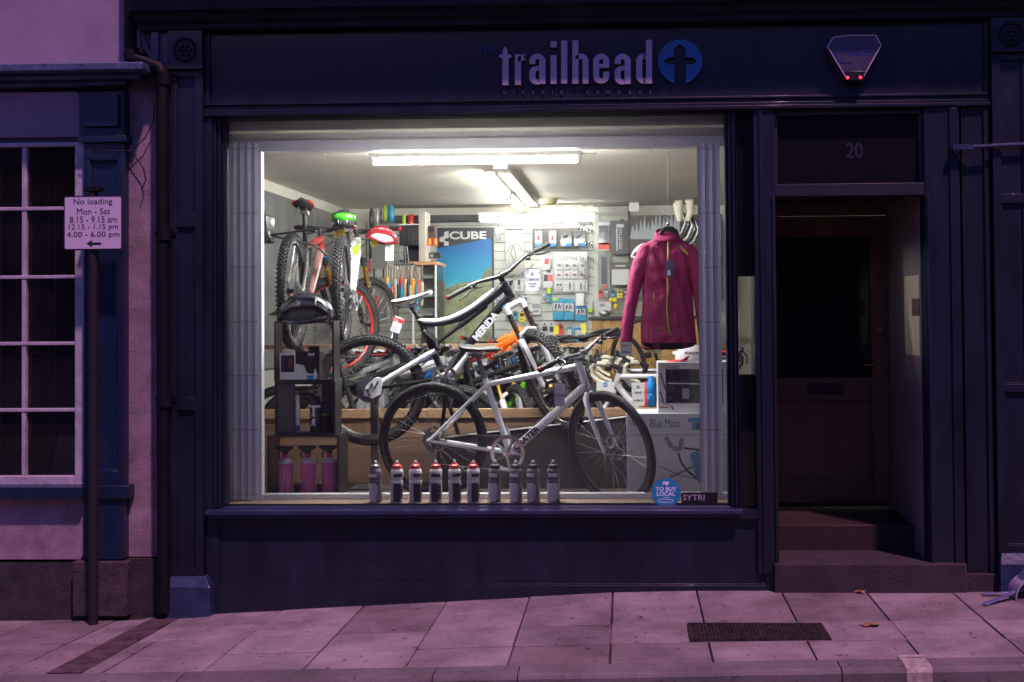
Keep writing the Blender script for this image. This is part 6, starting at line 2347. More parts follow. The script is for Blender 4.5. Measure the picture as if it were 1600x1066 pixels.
# swing tag
q = at(1046, 421, YJ) - L
b = MB(); b.prism([(q.x - .025, q.z - .05), (q.x + .025, q.z - .05), (q.x + .025, q.z + .05), (q.x - .025, q.z + .05)], front_y(1046, 420) - .022, front_y(1046, 420) - .020); tg_ = b.obj('swing_tag', mat('purple tag card', (.08, .05, .16), .5), jk)
b = MB(); b.box(q.x - .018, q.x + .002, front_y(1046, 420) - .0235, front_y(1046, 420) - .0225, q.z - .04, q.z - .008); b.obj('barcode_label', TAGW, tg_)
# hanger + wire
hg = thing('coat_hanger', 'black plastic hanger with chrome hook inside the jacket collar', 'hanger', (pj.x, YJ, at(1044, 362, YJ).z))
L2 = hg.location.copy()
b = off(L2); pts_ = [(1028, 372), (1031, 361), (1038, 354), (1051, 354), (1058, 361), (1062, 372)]
b.prism([(at(x, y, YJ).x, at(x, y, YJ).z) for x, y in pts_], YJ - .030, YJ + .016); b.obj('yoke', BLKM, hg, bev=.006)
b = off(L2); hp = [at(1044, 356, YJ), at(1044, 350, YJ), at(1047.5, 346, YJ), at(1048, 341, YJ), at(1044, 337, YJ), at(1039, 339, YJ), at(1038, 342, YJ)]
b.tube(hp, .004, 8); b.ell(at(1044, 350, YJ), .012, .012, .014, 10, 6); b.obj('hook', SILV, hg)
b = MB(); a_ = at(1044, 338, YJ); c_ = at(1043, 248, YJ)
b.tube([(a_.x, YJ, a_.z), (c_.x, YJ, CZ)], .0016, 6)
for k in range(6):
    pass
tag(b.obj('hanging_wire', mat('bright wire', (.8, .8, .78), .3, .6, var=0)), 'thin bright wire from the ceiling down to the coat hanger', 'wire')

# ---- boxes at the lower right of the window
YX = .66
X0, X1, Z0, Z1 = rc(979, 646, 1150, 688, YX)
PURL = mat('magenta rule', (.45, .10, .32), .5, var=0)
t = thing('trainer_box', 'large white carton printed Blue Matic standing at the right of the window', 'box', (X0, YX, PLZ))
L = t.location.copy()
b = off(L); b.box(X0, X1, YX, YX + .38, PLZ, Z1); b.obj('carton', BOXW, t, bev=.002)
q0 = at(1017, 665, YX)
b = off(L); fit_text(b, 'Blue Matic', 1016, 655, 1063, 668, YX - .0004, .0003, .0); b.obj('lettering', TPR, t, smooth=False)
b = off(L); fit_text(b, 'Blu', 988, 653, 1002, 664, YX - .0004, .0003, .0); b.obj('lettering', TPR, t, smooth=False)
b = off(L); zz = zc_(1050, 679, YX); b.box(X0, X1, YX - .001, YX, zz - .004, zz); b.obj('rule', PURL, t)
b = off(L)
T_ = [(1076, 653), (1100, 653), (1100, 660), (1090, 660), (1088, 672), (1080, 672), (1082, 660), (1075, 660)]
b.prism([(at(x, y, YX).x, at(x, y, YX).z) for x, y in T_], YX - .001, YX); b.obj('blue_logo', mat('pale blue print', (.12, .25, .50), .5), t)
b = off(L); b.prism([(at(x, y, YX).x, at(x, y, YX).z) for x, y in ((1089, 661), (1110, 661), (1110, 672), (1086, 672))], YX - .0015, YX - .0004); b.obj('dark_logo', TPR, t)
# printed bicycle picture on its lower half: grey frame bars, blue tube, wheel arcs
def strip(b, pts, wpx, Y, yo):
    for i in range(len(pts) - 1):
        (xa, ya), (xb, yb) = pts[i], pts[i + 1]
        dx, dy = xb - xa, yb - ya; l_ = math.hypot(dx, dy); nx_, ny_ = -dy / l_ * wpx / 2, dx / l_ * wpx / 2
        b.prism([(at(x, y, Y).x, at(x, y, Y).z) for x, y in ((xa + nx_, ya + ny_), (xb + nx_, yb + ny_), (xb - nx_, yb - ny_), (xa - nx_, ya - ny_))], Y - yo, Y - yo + .0006)
PG = mat('grey picture print', (.30, .29, .32), .5, var=.2, scale=20); PDK = mat('dark picture print', (.08, .07, .08), .5, var=.2); PBL = mat('blue picture print', (.12, .30, .55), .4, var=.25, scale=12)
b = off(L); strip(b, [(1040, 683), (1050, 700), (1062, 703), (1066, 685)], 7, YX, .0012); strip(b, [(1046, 746), (1090, 726)], 4, YX, .0012); b.obj('printed_trainer', PG, t, smooth=False)
b = off(L); strip(b, [(1060, 708), (1064, 722), (1074, 736), (1090, 748)], 3, YX, .0018); strip(b, [(1068, 700), (1092, 703)], 3, YX, .0018); strip(b, [(1030, 728), (1060, 742), (1095, 750)], 1.2, YX, .0018); b.obj('printed_lines', PDK, t, smooth=False)
b = off(L); b.prism([(at(x, y, YX).x, at(x, y, YX).z) for x, y in ((1077, 709), (1092, 703), (1098, 760), (1090, 752))], YX - .0026, YX - .002); b.obj('printed_tube', PBL, t, smooth=False)
# upper box
YU = .70
Zs = Z1 + .001
X0, X1, Z0, Z2 = rc(1028, 566, 1150, 644, YU)
t = thing('tyre_box', 'white box with dark picture panel stacked on the large white carton', 'box', (X0, YU, Zs))
L = t.location.copy()
b = off(L); b.box(X0, X1, YU, YU + .30, Zs, Z2); b.obj('carton', BOXW, t, bev=.002)
b = off(L); a0, a1, c0, c1 = rc(1040, 577, 1130, 630, YU); b.box(a0, a1, YU - .001, YU, c0, c1); pn = b.obj('picture_panel', mat('dark printed panel', (.03, .025, .04), .25, var=.6, scale=7, coat=.4), t)
b = off(L); strip(b, [(1044, 599), (1092, 600)], 1.4, YU, .002); b.obj('highlight_line', WLAB, pn, smooth=False)
b = off(L); a0, a1, c0, c1 = rc(1066, 607, 1077, 623, YU); b.box(a0, a1, YU - .002, YU - .0012, c0, c1); b.obj('grey_badge', PG, pn)
b = off(L); fit_text(b, 'TURBO', 1031, 569, 1046, 574, YU - .0004, .0003, .01); b.obj('lettering', mat('yellow print', (.55, .45, .03), .5, var=0), t, smooth=False)
b = off(L); fit_text(b, 'DYNAMICS', 1041, 571, 1062, 577, YU - .0004, .0003, .01); b.obj('lettering', TPR, t, smooth=False)
b = off(L)
for k in range(14):
    x = 1031 + (k * 37 % 9); y = 584 + k * 3.2
    strip(b, [(x, y), (x + 3, y + 2.2)], 2.4, YU, .0012)
strip(b, [(1030, 622), (1036, 630), (1046, 633)], 1.2, YU, .0012)
b.obj('splash_print', PDK, t, smooth=False)
b = off(L); strip(b, [(1031, 637), (1044, 637)], 1.6, YU, .0012); strip(b, [(1049, 634), (1052, 640)], 3, YU, .0012); b.obj('small_print', mat('red picture print', (.4, .05, .07), .5, var=0), t, smooth=False)
# cap
p = at(1081, 567, .80)
t = thing('sports_cap', 'white cap with a red peak on top of the boxes beside the jacket', 'cap', (p.x, .84, Z2 + .002))
b = MB()
rings = []
for i in range(9):
    v = R(90) * i / 8
    rings.append([Vector((.105 * math.cos(v) * math.cos(a) ** 1 , .085 * math.cos(v) * math.sin(a), .105 * math.sin(v) + .002)) for a in [2 * math.pi * k / 24 for k in range(24)]])
b.loft(rings); b.obj('crown', mat('white cap cloth', (.66, .62, .66), .8, var=.06, bump=.3, bscale=30), t)
b = MB()
b.add([(-.03, -.085, .012), (-.085, -.06, .012), (-.105, 0, .012), (-.085, .06, .012), (-.02, -.105, .040), (-.08, -.115, .004), (-.155, -.06, -.001), (-.165, 0, 0), (-.12, .06, .004)],
      [(0, 1, 5, 4), (1, 2, 6, 5), (2, 3, 7, 6), (3, 8, 7)])
pk = b.obj('peak', mat('red cap cloth', (.5, .02, .03), .7, var=.08), t); sm = pk.modifiers.new('thick', 'SOLIDIFY'); sm.thickness = .004
b = MB(); b.text('PEARSON', (-.0, -.088, .045), .022, ext=.0005, off=.001); b.obj('lettering', BLAB, t, smooth=False)
# blue and red small bottles behind the tall card
for (px, m, lab, h_) in ((1018, BLUEB, 'bright blue bottle on the plank top beside the stacked boxes', .19), (1010, REDC, 'red bottle half hidden behind the blue one', .15)):
    p = at(px, 634, 1.5)
    b = MB(); b.lathe([(.033, 0), (.034, .08), (.030, .09), (.034, .10), (.034, h_ * .85), (.02, h_), (.018, h_ + .02)], 18)
    o = b.obj('bottle', m); o.location = (p.x, 1.5 + (.02 if m is REDC else 0), zt_ if False else zc_(700, 639, 1.4)); tag(o, lab, 'bottle')
b = MB(); b.box(XLW + .01, XD0 - .06, 1.441, 1.60, zc_(700, 639, 1.4) - .03, zc_(700, 639, 1.4) - .001); b.obj('rear_shelf', WOOD, dp_)

# red bottle and pale card on the carpet at right
p = at(1000, 740, 1.0)
b = MB(); b.lathe([(.035, 0), (.036, .14), (.03, .16), (.018, .17), (.016, .19)], 18); o = b.obj('bottle', REDC); o.location = (p.x, 1.0, PLZ); tag(o, 'red bottle on the dark platform behind the front wheel', 'bottle')

# window stickers
st_ = at(1041, 770, .085)
t = thing('window_sticker', 'round turquoise sticker on the glass reading I love to buy local', 'sticker', (st_.x, .086, st_.z))
L = t.location.copy()
TEAL = mat('turquoise vinyl', (.02, .26, .42), .4, var=.04)
b = off(L); rr_ = 22.3 / 270
b.cyl((st_.x, .0872, st_.z), (st_.x, .0862, st_.z), rr_, n=48); b.obj('disc', TEAL, t)
b = off(L)
fit_text(b, 'TO BUY', 1024.5, 761, 1057, 767.5, .0860, .0002, .02); fit_text(b, 'LOCAL', 1026, 768.5, 1055, 775, .0860, .0002, .02)
fit_text(b, 'I', 1035.5, 752.5, 1037, 758, .0860, .0002, .02)
hx, hy = 1041.5, 755.2
b.prism([(at(x, y, .086).x, at(x, y, .086).z) for x, y in [(hx, hy + 4), (hx - 4, hy - .5), (hx - 3.4, hy - 2.6), (hx - 1.6, hy - 2.9), (hx, hy - 1.4), (hx + 1.6, hy - 2.9), (hx + 3.4, hy - 2.6), (hx + 4, hy - .5)]], .0857, .0860)
for (xa, xb, ya, yb) in ((1030, 1051, 780, 780.8), (1030, 1051, 784.4, 785.2), (1029, 1030, 780.8, 784.4), (1051, 1052, 780.8, 784.4), (1036, 1046, 777.3, 778)):
    a0, a1, c0, c1 = rc(xa, ya, xb, yb, .086); b.box(a0, a1, .0857, .0860, c0, c1)
b.obj('lettering', WLAB, t, smooth=False)
a0, a1, c0, c1 = rc(1064.5, 769.5, 1121, 787, .086)
t = thing('window_sticker', 'black rectangular sticker with silver lettering in the lower right window corner', 'sticker', (a0, .086, c0))
L = t.location.copy()
b = off(L); b.box(a0, a1, .0862, .0872, c0, c1); b.obj('strip', mat('black vinyl', (.015, .015, .017), .4, var=0), t)
b = off(L); fit_text(b, 'SYTRI', 1067, 773, 1101, 782, .0860, .0002, .012); b.obj('lettering', mat('silver print', (.35, .35, .38), .4, var=0), t, smooth=False)

# orange gloves
ORG = mat('orange glove fabric', (.90, .16, .01), .6, var=.1)
p = at(795, 535, 2.35)
gl = thing('glove', 'bright orange glove hung over the green bike handlebar', 'glove', (p.x, 2.35, p.z))
b = MB()
def pxl(x, y): return at(x, y, 2.35) - gl.location
b.loft([[pxl(812, 524) + Vector((.02 * math.cos(a), .02 * math.sin(a), .045 * math.cos(a))) for a in [2 * math.pi * k / 12 for k in range(12)]],
        [pxl(800, 528) + Vector((.02 * math.cos(a), .03 * math.sin(a), .06 * math.cos(a))) for a in [2 * math.pi * k / 12 for k in range(12)]],
        [pxl(793, 534) + Vector((.03 * math.cos(a), .028 * math.sin(a), .055 * math.cos(a))) for a in [2 * math.pi * k / 12 for k in range(12)]]])
for (xa, ya, xb, yb) in ((797, 526, 783, 533), (795, 532, 781, 540), (795, 537, 783, 548), (800, 540, 793, 552), (808, 530, 811, 541)):
    b.tube([pxl(xa, ya), pxl((xa + xb) / 2, (ya + yb) / 2), pxl(xb, yb)], [.016, .015, .011], 10)
b.obj('glove_body', ORG, gl)
b = MB(); b.tube([pxl(811, 520) , pxl(814, 530)], [.035, .035], 12, flat=.6); b.obj('glove_cuff', ORG, gl)
gl.scale = (1.2, 1.1, 1.2); gl.location.y = 2.2

# ---- back wall : posters, boards, packets, hooks
YW = YB - .02


def poster_mat(nm, cols, z0, z1):
    m = bpy.data.materials.new(nm); m.use_nodes = True
    n, l = m.node_tree.nodes, m.node_tree.links
    bs = n['Principled BSDF']; bs.inputs['Roughness'].default_value = .35
    tc = n.new('ShaderNodeTexCoord'); sp_ = n.new('ShaderNodeSeparateXYZ'); mr = n.new('ShaderNodeMapRange'); cr = n.new('ShaderNodeValToRGB')
    mr.inputs[1].default_value = z0; mr.inputs[2].default_value = z1
    l.new(tc.outputs['Object'], sp_.inputs[0]); l.new(sp_.outputs['Z'], mr.inputs[0]); l.new(mr.outputs[0], cr.inputs[0]); l.new(cr.outputs[0], bs.inputs['Base Color'])
    e = cr.color_ramp.elements
    e[0].position, e[0].color = cols[0][0], (*cols[0][1], 1)
    e[1].position, e[1].color = cols[-1][0], (*cols[-1][1], 1)
    for ps_, c in cols[1:-1]:
        x = e.new(ps_); x.color = (*c, 1)
    return m


PX0, PX1, PZ0, PZ1 = rc(684, 356, 772, 560, YW)
t = thing('cycling_poster', 'tall blue sky poster with black white lettered header on the slatted wall', 'poster', (PX0, YW, PZ0))
L = t.location.copy()
b = off(L); b.box(PX0, PX1, YW - .012, YW, PZ0, PZ1)
b.obj('print', poster_mat('poster sky print', [(0, (.30, .32, .20)), (.50, (.22, .55, .62)), (.60, (.03, .40, .62)), (.84, (.01, .15, .44)), (1, (.01, .10, .34))], 0, PZ1 - PZ0), t, smooth=False)
b = off(L)
b.prism([(at(x, y, YW - .012).x, at(x, y, YW - .012).z) for x, y in ((684, 356), (772, 356), (771, 372), (684, 388))], YW - .0135, YW - .012)
b.box(at(768.5, 400, YW).x, PX1 + .002, YW - .0145, YW - .0136, PZ0, PZ1)
b.obj('header_band', mat('poster black print', (.035, .035, .04), .35, var=.1), t, smooth=False)
HILL = mat('printed hillside', (.25, .27, .16), .4, var=.55, scale=11)
b = off(L)
b.prism([(at(x, y, YW - .012).x, at(x, y, YW - .012).z) for x, y in ((684, 560), (684, 455), (700, 450), (715, 443), (735, 440), (750, 437), (757, 425), (768, 415), (768, 560))], YW - .0138, YW - .0122)
b.obj('hillside_print', HILL, t, smooth=False)
b = off(L)
fit_text(b, 'CUBE', 702, 361.5, 760, 374, YW - .0140, .0004, .03)
for q in ([(687, 371), (694, 369), (694, 363), (701, 361), (701, 372), (695, 373), (695, 377), (701, 378), (701, 384), (694, 384), (694, 378), (687, 378)],):
    b.prism([(at(x, y, YW - .0140).x, at(x, y, YW - .0140).z) for x, y in q], YW - .0146, YW - .0140)
hb_ = b.obj('lettering', mat('poster white print', (.66, .66, .66), .4, var=0), t, smooth=False)

# snow scene print at right
PX0, PX1, PZ0, PZ1 = rc(984, 336, 1130, 470, 4.9)
t = thing('snow_picture', 'dark winter landscape print with pale jagged treeline behind the jacket', 'poster', (PX0, 4.9, PZ0))
L = t.location.copy()
b = off(L); b.box(PX0, PX1, 4.90, 4.93, PZ0, PZ1); b.obj('print', mat('dark brown print', (.07, .055, .05), .4, var=.3, scale=3), t)
b = off(L)
tl = [(984, 372)]
for k in range(12):
    xx = 986 + k * 6; tl += [(xx, 362 - k * 1.2 + (k % 3) * 3), (xx + 3, 352 - k * 1.5 - (k % 4) * 4)]
tl += [(1062, 372), (1062, 372), (984, 374)]
P2 = [(984, 374)] + tl[1:-3] + [(1062, 346), (1062, 374)]
b.prism([(at(x, y, 4.9).x, at(x, y, 4.9).z) for x, y in P2], 4.8985, 4.8998); b.obj('treeline_print', mat('pale snow print', (.38, .42, .44), .5, var=.1), t, smooth=False)
b = off(L); a0, a1, c0, c1 = rc(983, 317, 998, 331, 4.9); b.box(a0, a1, 4.86, 4.90, c0, c1)
tag(b.obj('framed_notice', TAGW), 'small white framed notice above the winter print', 'notice'); bpy.data.objects['framed_notice'].location = L
# shelf of shoes/saddles upper right
b = MB(); p = at(1068, 318, 3.0)
t = thing('shoe', 'pair of cream cycling shoe uppers on the rack at the top right', 'shoe', (p.x, 3.0, p.z))
for s_ in (-1, 1):
    b = MB(); b.tube([(s_ * .04 - .02, -.02, .0), (s_ * .045, -.02, .01), (s_ * .05 + .01, 0, -.06), (s_ * .03, .02, -.14)], [.03, .042, .035, .02], 12); b.obj('upper', CREAMT, t)
b = MB(); b.tube([(-.04, .03, .04), (.02, .03, .045), (.14, .03, .05)], .006, 6); b.obj('rack_arm', SILV, t)
for k in range(5):
    p = at(1066 + k * 5, 348 + k * 3, 3.1)
    b = MB(); b.tube([(p.x, 3.1, p.z + .09), (p.x + .03, 3.08, p.z), (p.x - .01, 3.1, p.z - .09), (p.x - .06, 3.1, p.z - .13)], .011, 8)
    tag(b.obj('inner_tube_loop', (GREYM, BLK, MSIL, BLK, GREYM)[k]), '%s from the left of the folded spare tyres on the right rack' % ORD[k], 'spare tyre', 'folded spare tyres on the right rack')

# black/silver framed bike print in clear sleeve
X0, X1, Z0, Z1 = rc(790, 357, 818, 430, YW - .05)
t = thing('wheel_bag', 'tall clear packet with a thin black line drawing on the slatted wall', 'packet', (X0, YW - .05, Z0))
L = t.location.copy()
b = off(L); b.box(X0, X1, YW - .05, YW - .03, Z0, Z1); b.obj('sleeve', poster_mat('grey fading print', [(0, (.20, .19, .17)), (.3, (.45, .45, .42)), (1, (.60, .60, .57))], 0, Z1 - Z0), t)
b = off(L)
for (pts) in ([(797, 398), (802, 384), (806, 398), (803, 412), (800, 400), (797, 398)], [(806, 382), (812, 384), (816, 394)], [(793, 395), (797, 386), (806, 380)]):
    strip(b, pts, .9, YW - .05, .0012)
b.obj('drawing', BLAB, t, smooth=False)
b = off(L); b.box(X0, X1, YW - .052, YW - .051, Z1 - .02, Z1 - .005); b.obj('header', BLAB, t)


def packet(lab, cat, x0, y0, x1, y1, Y, m, hdr=None, extra=None, grp=None, nm='packet', th=.012, rot=0):
    X0, X1, Z0, Z1 = rc(x0, y0, x1, y1, Y)
    t = thing(nm, lab, cat, ((X0 + X1) / 2, Y, (Z0 + Z1) / 2), grp)
    w_, h_ = (X1 - X0) / 2, (Z1 - Z0) / 2
    t.rotation_euler.y = rot
    b = MB(); b.box(-w_, w_, 0, th, -h_, h_); b.obj('card', m, t, bev=.001)
    if hdr:
        for (u0, v0, u1, v1, mm) in hdr:       # fractions of the card, from its top left
            b = MB(); b.box(-w_ + 2 * w_ * u0, -w_ + 2 * w_ * u1, -.0015, -.0003, h_ - 2 * h_ * v1, h_ - 2 * h_ * v0); b.obj('print', mm, t, smooth=False)
    if extra:
        extra(t, w_, h_)
    return t


GREYB = mat('dark grey board', (.13, .125, .12), .6, var=.1)
# header + dark board with four packs
X0, X1, Z0, Z1 = rc(832, 346, 905, 389, YW - .04)
t = thing('display_board', 'dark grey board holding four lamp packs under a pale headed strip', 'display board', (X0, YW - .04, Z0))
L = t.location.copy()
b = off(L); b.box(X0, X1, YW - .04, YW - .02, Z0, zc_(868, 357, YW - .04)); b.obj('panel', GREYB, t)
b = off(L); b.box(X0, X1, YW - .045, YW - .02, zc_(868, 357, YW - .04) + .001, Z1); hd = b.obj('header', mat('rosy header print', (.50, .42, .42), .5, var=.3, scale=14), t)
b = off(L); fit_text(b, 'LED LIGHTS', 845, 349, 880, 355, YW - .046, .0004, .01); b.obj('lettering', mat('red header print', (.45, .08, .08), .5, var=0), hd, smooth=False)
for i, (x0, x1) in enumerate(((836, 847), (858, 869), (876, 893), (897, 914))):
    hl = [(.0, .55, 1, .8, BOXW), (.0 if i < 2 else .5, .8, 1, 1, BLUEB)]
    def ex(t, w_, h_, i=i):
        if i < 2:
            for zz in (.15, -.15):
                b = MB(); b.ell((0, -.008, h_ * .1 + h_ * zz), .014, .008, .010, 10, 6); b.obj('red_lamp', REDC, t)
        else:
            b = MB(); b.tube([(-w_ * .5, -.006, h_ * .2), (w_ * .4, -.006, h_ * .45)], .010, 8); b.obj('lamp_body', BLK, t)
    packet('%s hanging lamp pack from the left on the dark grey board' % ORD[i], 'packet', x0, 361, x1, 385, YW - .075, (BOXW if i < 2 else BOXK), hl, ex, 'lamp packs on the dark grey board', nm='lamp_pack')
# white board with rows
X0, X1, Z0, Z1 = rc(865, 394, 918, 457, YW - .04)
t = thing('display_board', 'white accessory board with grey lettering and three rows of small cards', 'display board', (X0, YW - .04, Z0))
L = t.location.copy()
b = off(L); b.box(X0, X1, YW - .04, YW - .02, Z0, Z1); b.obj('panel', mat('white board', (.68, .68, .66), .5, var=.02), t, bev=.002)
b = off(L); fit_text(b, 'LEZYNE', 876, 401, 903, 406.5, YW - .041, .0004, .0); b.obj('lettering', mat('grey board print', (.22, .22, .22), .5, var=0), t, smooth=False)
RN = ('black clip', 'red lamp', 'small tool')
for r_ in range(3):
    nx_ = 4 if r_ < 2 else 3
    for i in range(nx_):
        x0 = 868.5 + i * (12 if r_ < 2 else 17); y0 = (409, 423.5, 438)[r_]
        wd_ = 10.3
        def ex(t, w_, h_, r_=r_, i=i):
            b = MB()
            if r_ == 0:
                b.ring((0, -.003, 0), .011, [(.003, -.002), (.003, .002), (-.003, .002), (-.003, -.002)], 16); b.box(.008, .024, -.005, -.001, -.002, .002); m = BLAB
            elif r_ == 1:
                b.ell((0, -.004, 0), .012, .006, .009, 10, 6); b.box(-.022, .022, -.005, -.001, -.003, .003); m = mat('card red', (.30, .02, .03), .4, var=0) if 'card red' not in bpy.data.materials else bpy.data.materials['card red']
            else:
                if i == 0:
                    b.ell((-.014, -.004, 0), .009, .005, .010, 10, 6); b.ell((.014, -.004, 0), .009, .005, .010, 10, 6)
                else:
                    b.box(-.006, .006, -.007, -.001, -.036, .030)
                m = BLAB
            b.obj('product', m, t)
        packet('%s card from the left in the %s row of the white board' % (ORD[i], RN[r_]), 'card', x0, y0, x0 + wd_, y0 + (12 if r_ < 2 else (14 if i == 0 else 18)), YW - .06, BOXW, None, ex, 'accessory cards on the white board', nm='accessory_card', th=.006)
# loose packets
SKY = mat('sky blue pouch', (.01, .30, .52), .35, var=.15, scale=20)
LMG = mat('lime print', (.40, .68, .02), .5, var=0)
for i, (x0, y0, x1, y1, grn) in enumerate(((863.5, 466, 880, 500, 1), (880.5, 467, 897, 500, 0), (899, 478, 916, 501, 0))):
    def ex(t, w_, h_):
        b = MB(); b.tube([(-w_ * .5, -.004, h_ * .05), (-w_ * .3, -.004, h_ * .45)], .008, 6); b.tube([(w_ * .1, -.004, h_ * .05), (w_ * .2, -.004, h_ * .5), (w_ * .55, -.004, h_ * .1)], .007, 6); b.obj('printed_tools', BLAB, t)
    hd = [(.05, .22, .95, .60, BOXW), (.1, .56, .6, .62, LMG)]
    if grn: hd.append((.0, 0, .45, .12, LMG))
    packet(('blue pouch with a lime corner, leftmost of the three under the white board', 'blue pouch in the middle of the three under the white board', 'shorter blue pouch at the right under the white board')[i], 'packet', x0, y0, x1, y1, YW - .07, SKY, hd, ex, 'blue pouches on the slatted wall', nm='accessory_pouch')
for i, (x0, y0, x1, y1) in enumerate(((886, 511, 894, 535), (897, 512, 917, 538))):
    packet(('narrow blue pouch low on the wall behind the yellow tagged bars', 'wide blue and white pouch low on the wall, right of the narrow one')[i], 'packet', x0, y0, x1, y1, YW - .05, SKY, [(.1, .15, .9, .7, BOXW)], None, 'low blue pouches', nm='accessory_pouch')
packet('white and red twin lamp packet above the lilac price card', 'packet', 843, 402, 860, 422, YW - .05, BOXW, [(.45, .1, .85, .55, REDC)], None, nm='lamp_pack', rot=.1)
packet('white and red packet left of the twin lamp card with green tab', 'packet', 836, 425, 846, 450, YW - .05, BOXW, [(.1, .2, .6, .7, REDC), (.2, 0, .8, .12, BLAB)], None, nm='lamp_pack')
packet('white packet with dark and red lamps and green bottom tab', 'packet', 848, 424, 864, 450, YW - .06, BOXW, [(.1, .2, .5, .6, BLAB), (.55, .2, .95, .6, REDC), (.4, 1, .8, 1.35, LMG), (.4, -.1, .8, .08, BLAB)], None, nm='lamp_pack')
packet('small white packet below the clear sleeve', 'packet', 804, 440, 818, 455, YW - .05, BOXW, [(.35, -.2, .65, .4, BLAB), (.3, .5, .7, .8, PG)], None, nm='small_packet')
packet('small grey packet left of the white one under the clear sleeve', 'packet', 792, 438, 802, 452, YW - .05, TAGM, [(.3, .1, .8, .5, BLAB)], None, nm='small_packet')
packet('pale packet with scribbled grey print above the fork', 'packet', 830, 467, 845, 492, YW - .05, BOXW, [(.1, .3, .9, .6, PG), (.2, .7, .8, .85, PG)], None, nm='small_packet')
packet('silver grey blank packet hanging before the blue pouches', 'packet', 900, 458, 912, 478, YW - .12, MSIL, None, None, nm='small_packet')
packet('white tube with lime end hanging at the right of the blue pouches', 'packet', 919, 470, 926, 490, YW - .08, BOXW, [(0, .6, 1, .9, LMG), (0, .9, 1, 1, BLAB)], None, nm='small_packet')
PKM = [BOXW, BOXK, SKY, REDC, MSIL, YELT, PG]
PKN = ['white', 'black', 'blue', 'red', 'silver', 'yellow', 'grey']
random.seed(21)
for (x0, y0, n_, st__, hh, Yp, where) in ((776, 462, 5, 10.5, 17, YW - .05, 'below the clear sleeve'), (834, 507, 4, 12, 22, YW - .05, 'low behind the front fork'), (934, 453, 5, 10, 13, 5.3, 'across the grey bay'), (776, 352, 1, 9, 22, YW - .05, 'beside the poster top'), (790, 487, 4, 11, 16, YW - .05, 'above the bike bars'), (846, 457, 2, 8, 14, YW - .05, 'left of the blue pouches'), (640, 430, 4, 9.5, 26, 4.9, 'seen through the glass cabinet'), (640, 462, 4, 9.5, 22, 4.9, 'low in the glass cabinet')):
    for k in range(n_):
        c_ = (k * 3 + int(x0)) % 7
        xx = x0 + k * st__ + random.uniform(-1, 1); h2 = hh * random.uniform(.7, 1.1)
        other = (BOXK, BOXW)[c_ in (1, 6)]
        packet('%s packet, %s from the left %s' % (PKN[c_], ORD[k], where), 'packet', xx, y0, xx + st__ * random.uniform(.62, .85), y0 + h2, Yp - random.uniform(0, .05), PKM[c_],
               [(.35, -.08, .65, .06, BLAB), (.12, .15, .88, random.uniform(.3, .55), other), (.2, .7, random.uniform(.5, .9), .78, PKM[(c_ + 3) % 7])], None, nm='small_packet', rot=random.uniform(-.08, .08))
# right bay goods
packet('black and red packet at the top left of the grey slatted bay', 'packet', 935, 347, 952, 392, 5.30, BOXW, [(.05, .12, .95, .78, BOXK), (0, .72, 1, .95, mat('orange red print', (.75, .08, .04), .4, var=0))], None, nm='tall_packet')
t = packet('black box lettered in white beside the black and red packet', 'packet', 955, 345, 983, 397, 5.25, BOXK, [(.5, -.05, .75, .03, BLAB), (.28, .22, .36, .9, BOXW), (.3, .1, .7, .2, BOXW), (.45, .25, .48, .85, PG)], None, nm='tall_packet', th=.06)
b = MB(); b.text('RENTHAL', (.02, -.002, .0), .05, ext=.0004, rot=R(90), sx=1.1); b.obj('lettering', BOXW, t, smooth=False)
b = MB(); b.text('CUBE', (-.0, -.002, .0), .03, ext=.0004, rot=R(90)); b.obj('lettering', BOXW, bpy.data.objects['tall_packet'], smooth=False)
packet('long dark clear packet with grey surround in the grey bay', 'packet', 938, 399, 953, 450, 5.28, PG, [(.12, .05, .72, .88, BOXK), (.3, .9, .7, .98, REDC)], None, nm='tall_packet')
packet('folded white towel pack under the grey wing pack', 'packet', 956, 421, 983, 445, 5.2, BOXW, None, None, nm='wide_packet', th=.1)
packet('grey backed pack with white wing print above the white towel pack', 'packet', 956, 410, 983, 421, 5.22, GREYB, [(.2, .4, .8, .6, BOXW)], None, nm='wide_packet')
packet('white card with grey line at the bottom left of the grey bay', 'packet', 935, 472, 955, 486, 5.3, BOXW, [(.1, .2, .5, .5, PG)], None, nm='wide_packet')
for i, (px, py) in enumerate(((955, 469), (961, 469), (962, 479))):
    p = at(px, py, 5.25); b = MB(); b.ell((p.x, 5.25, p.z), .022, .012, .024, 14, 8)
    tag(b.obj('yellow_blister', YELT), '%s yellow blister of the three clustered in the grey bay' % ORD[i], 'packet', 'yellow blisters in the grey bay')
b = MB(); p = at(945, 490, 4.9); b.ell((p.x, 4.9, p.z), .055, .03, .035, 14, 8)
tag(b.obj('gauge', GREYM), 'small rounded silver gadget on the worktop edge', 'gadget')

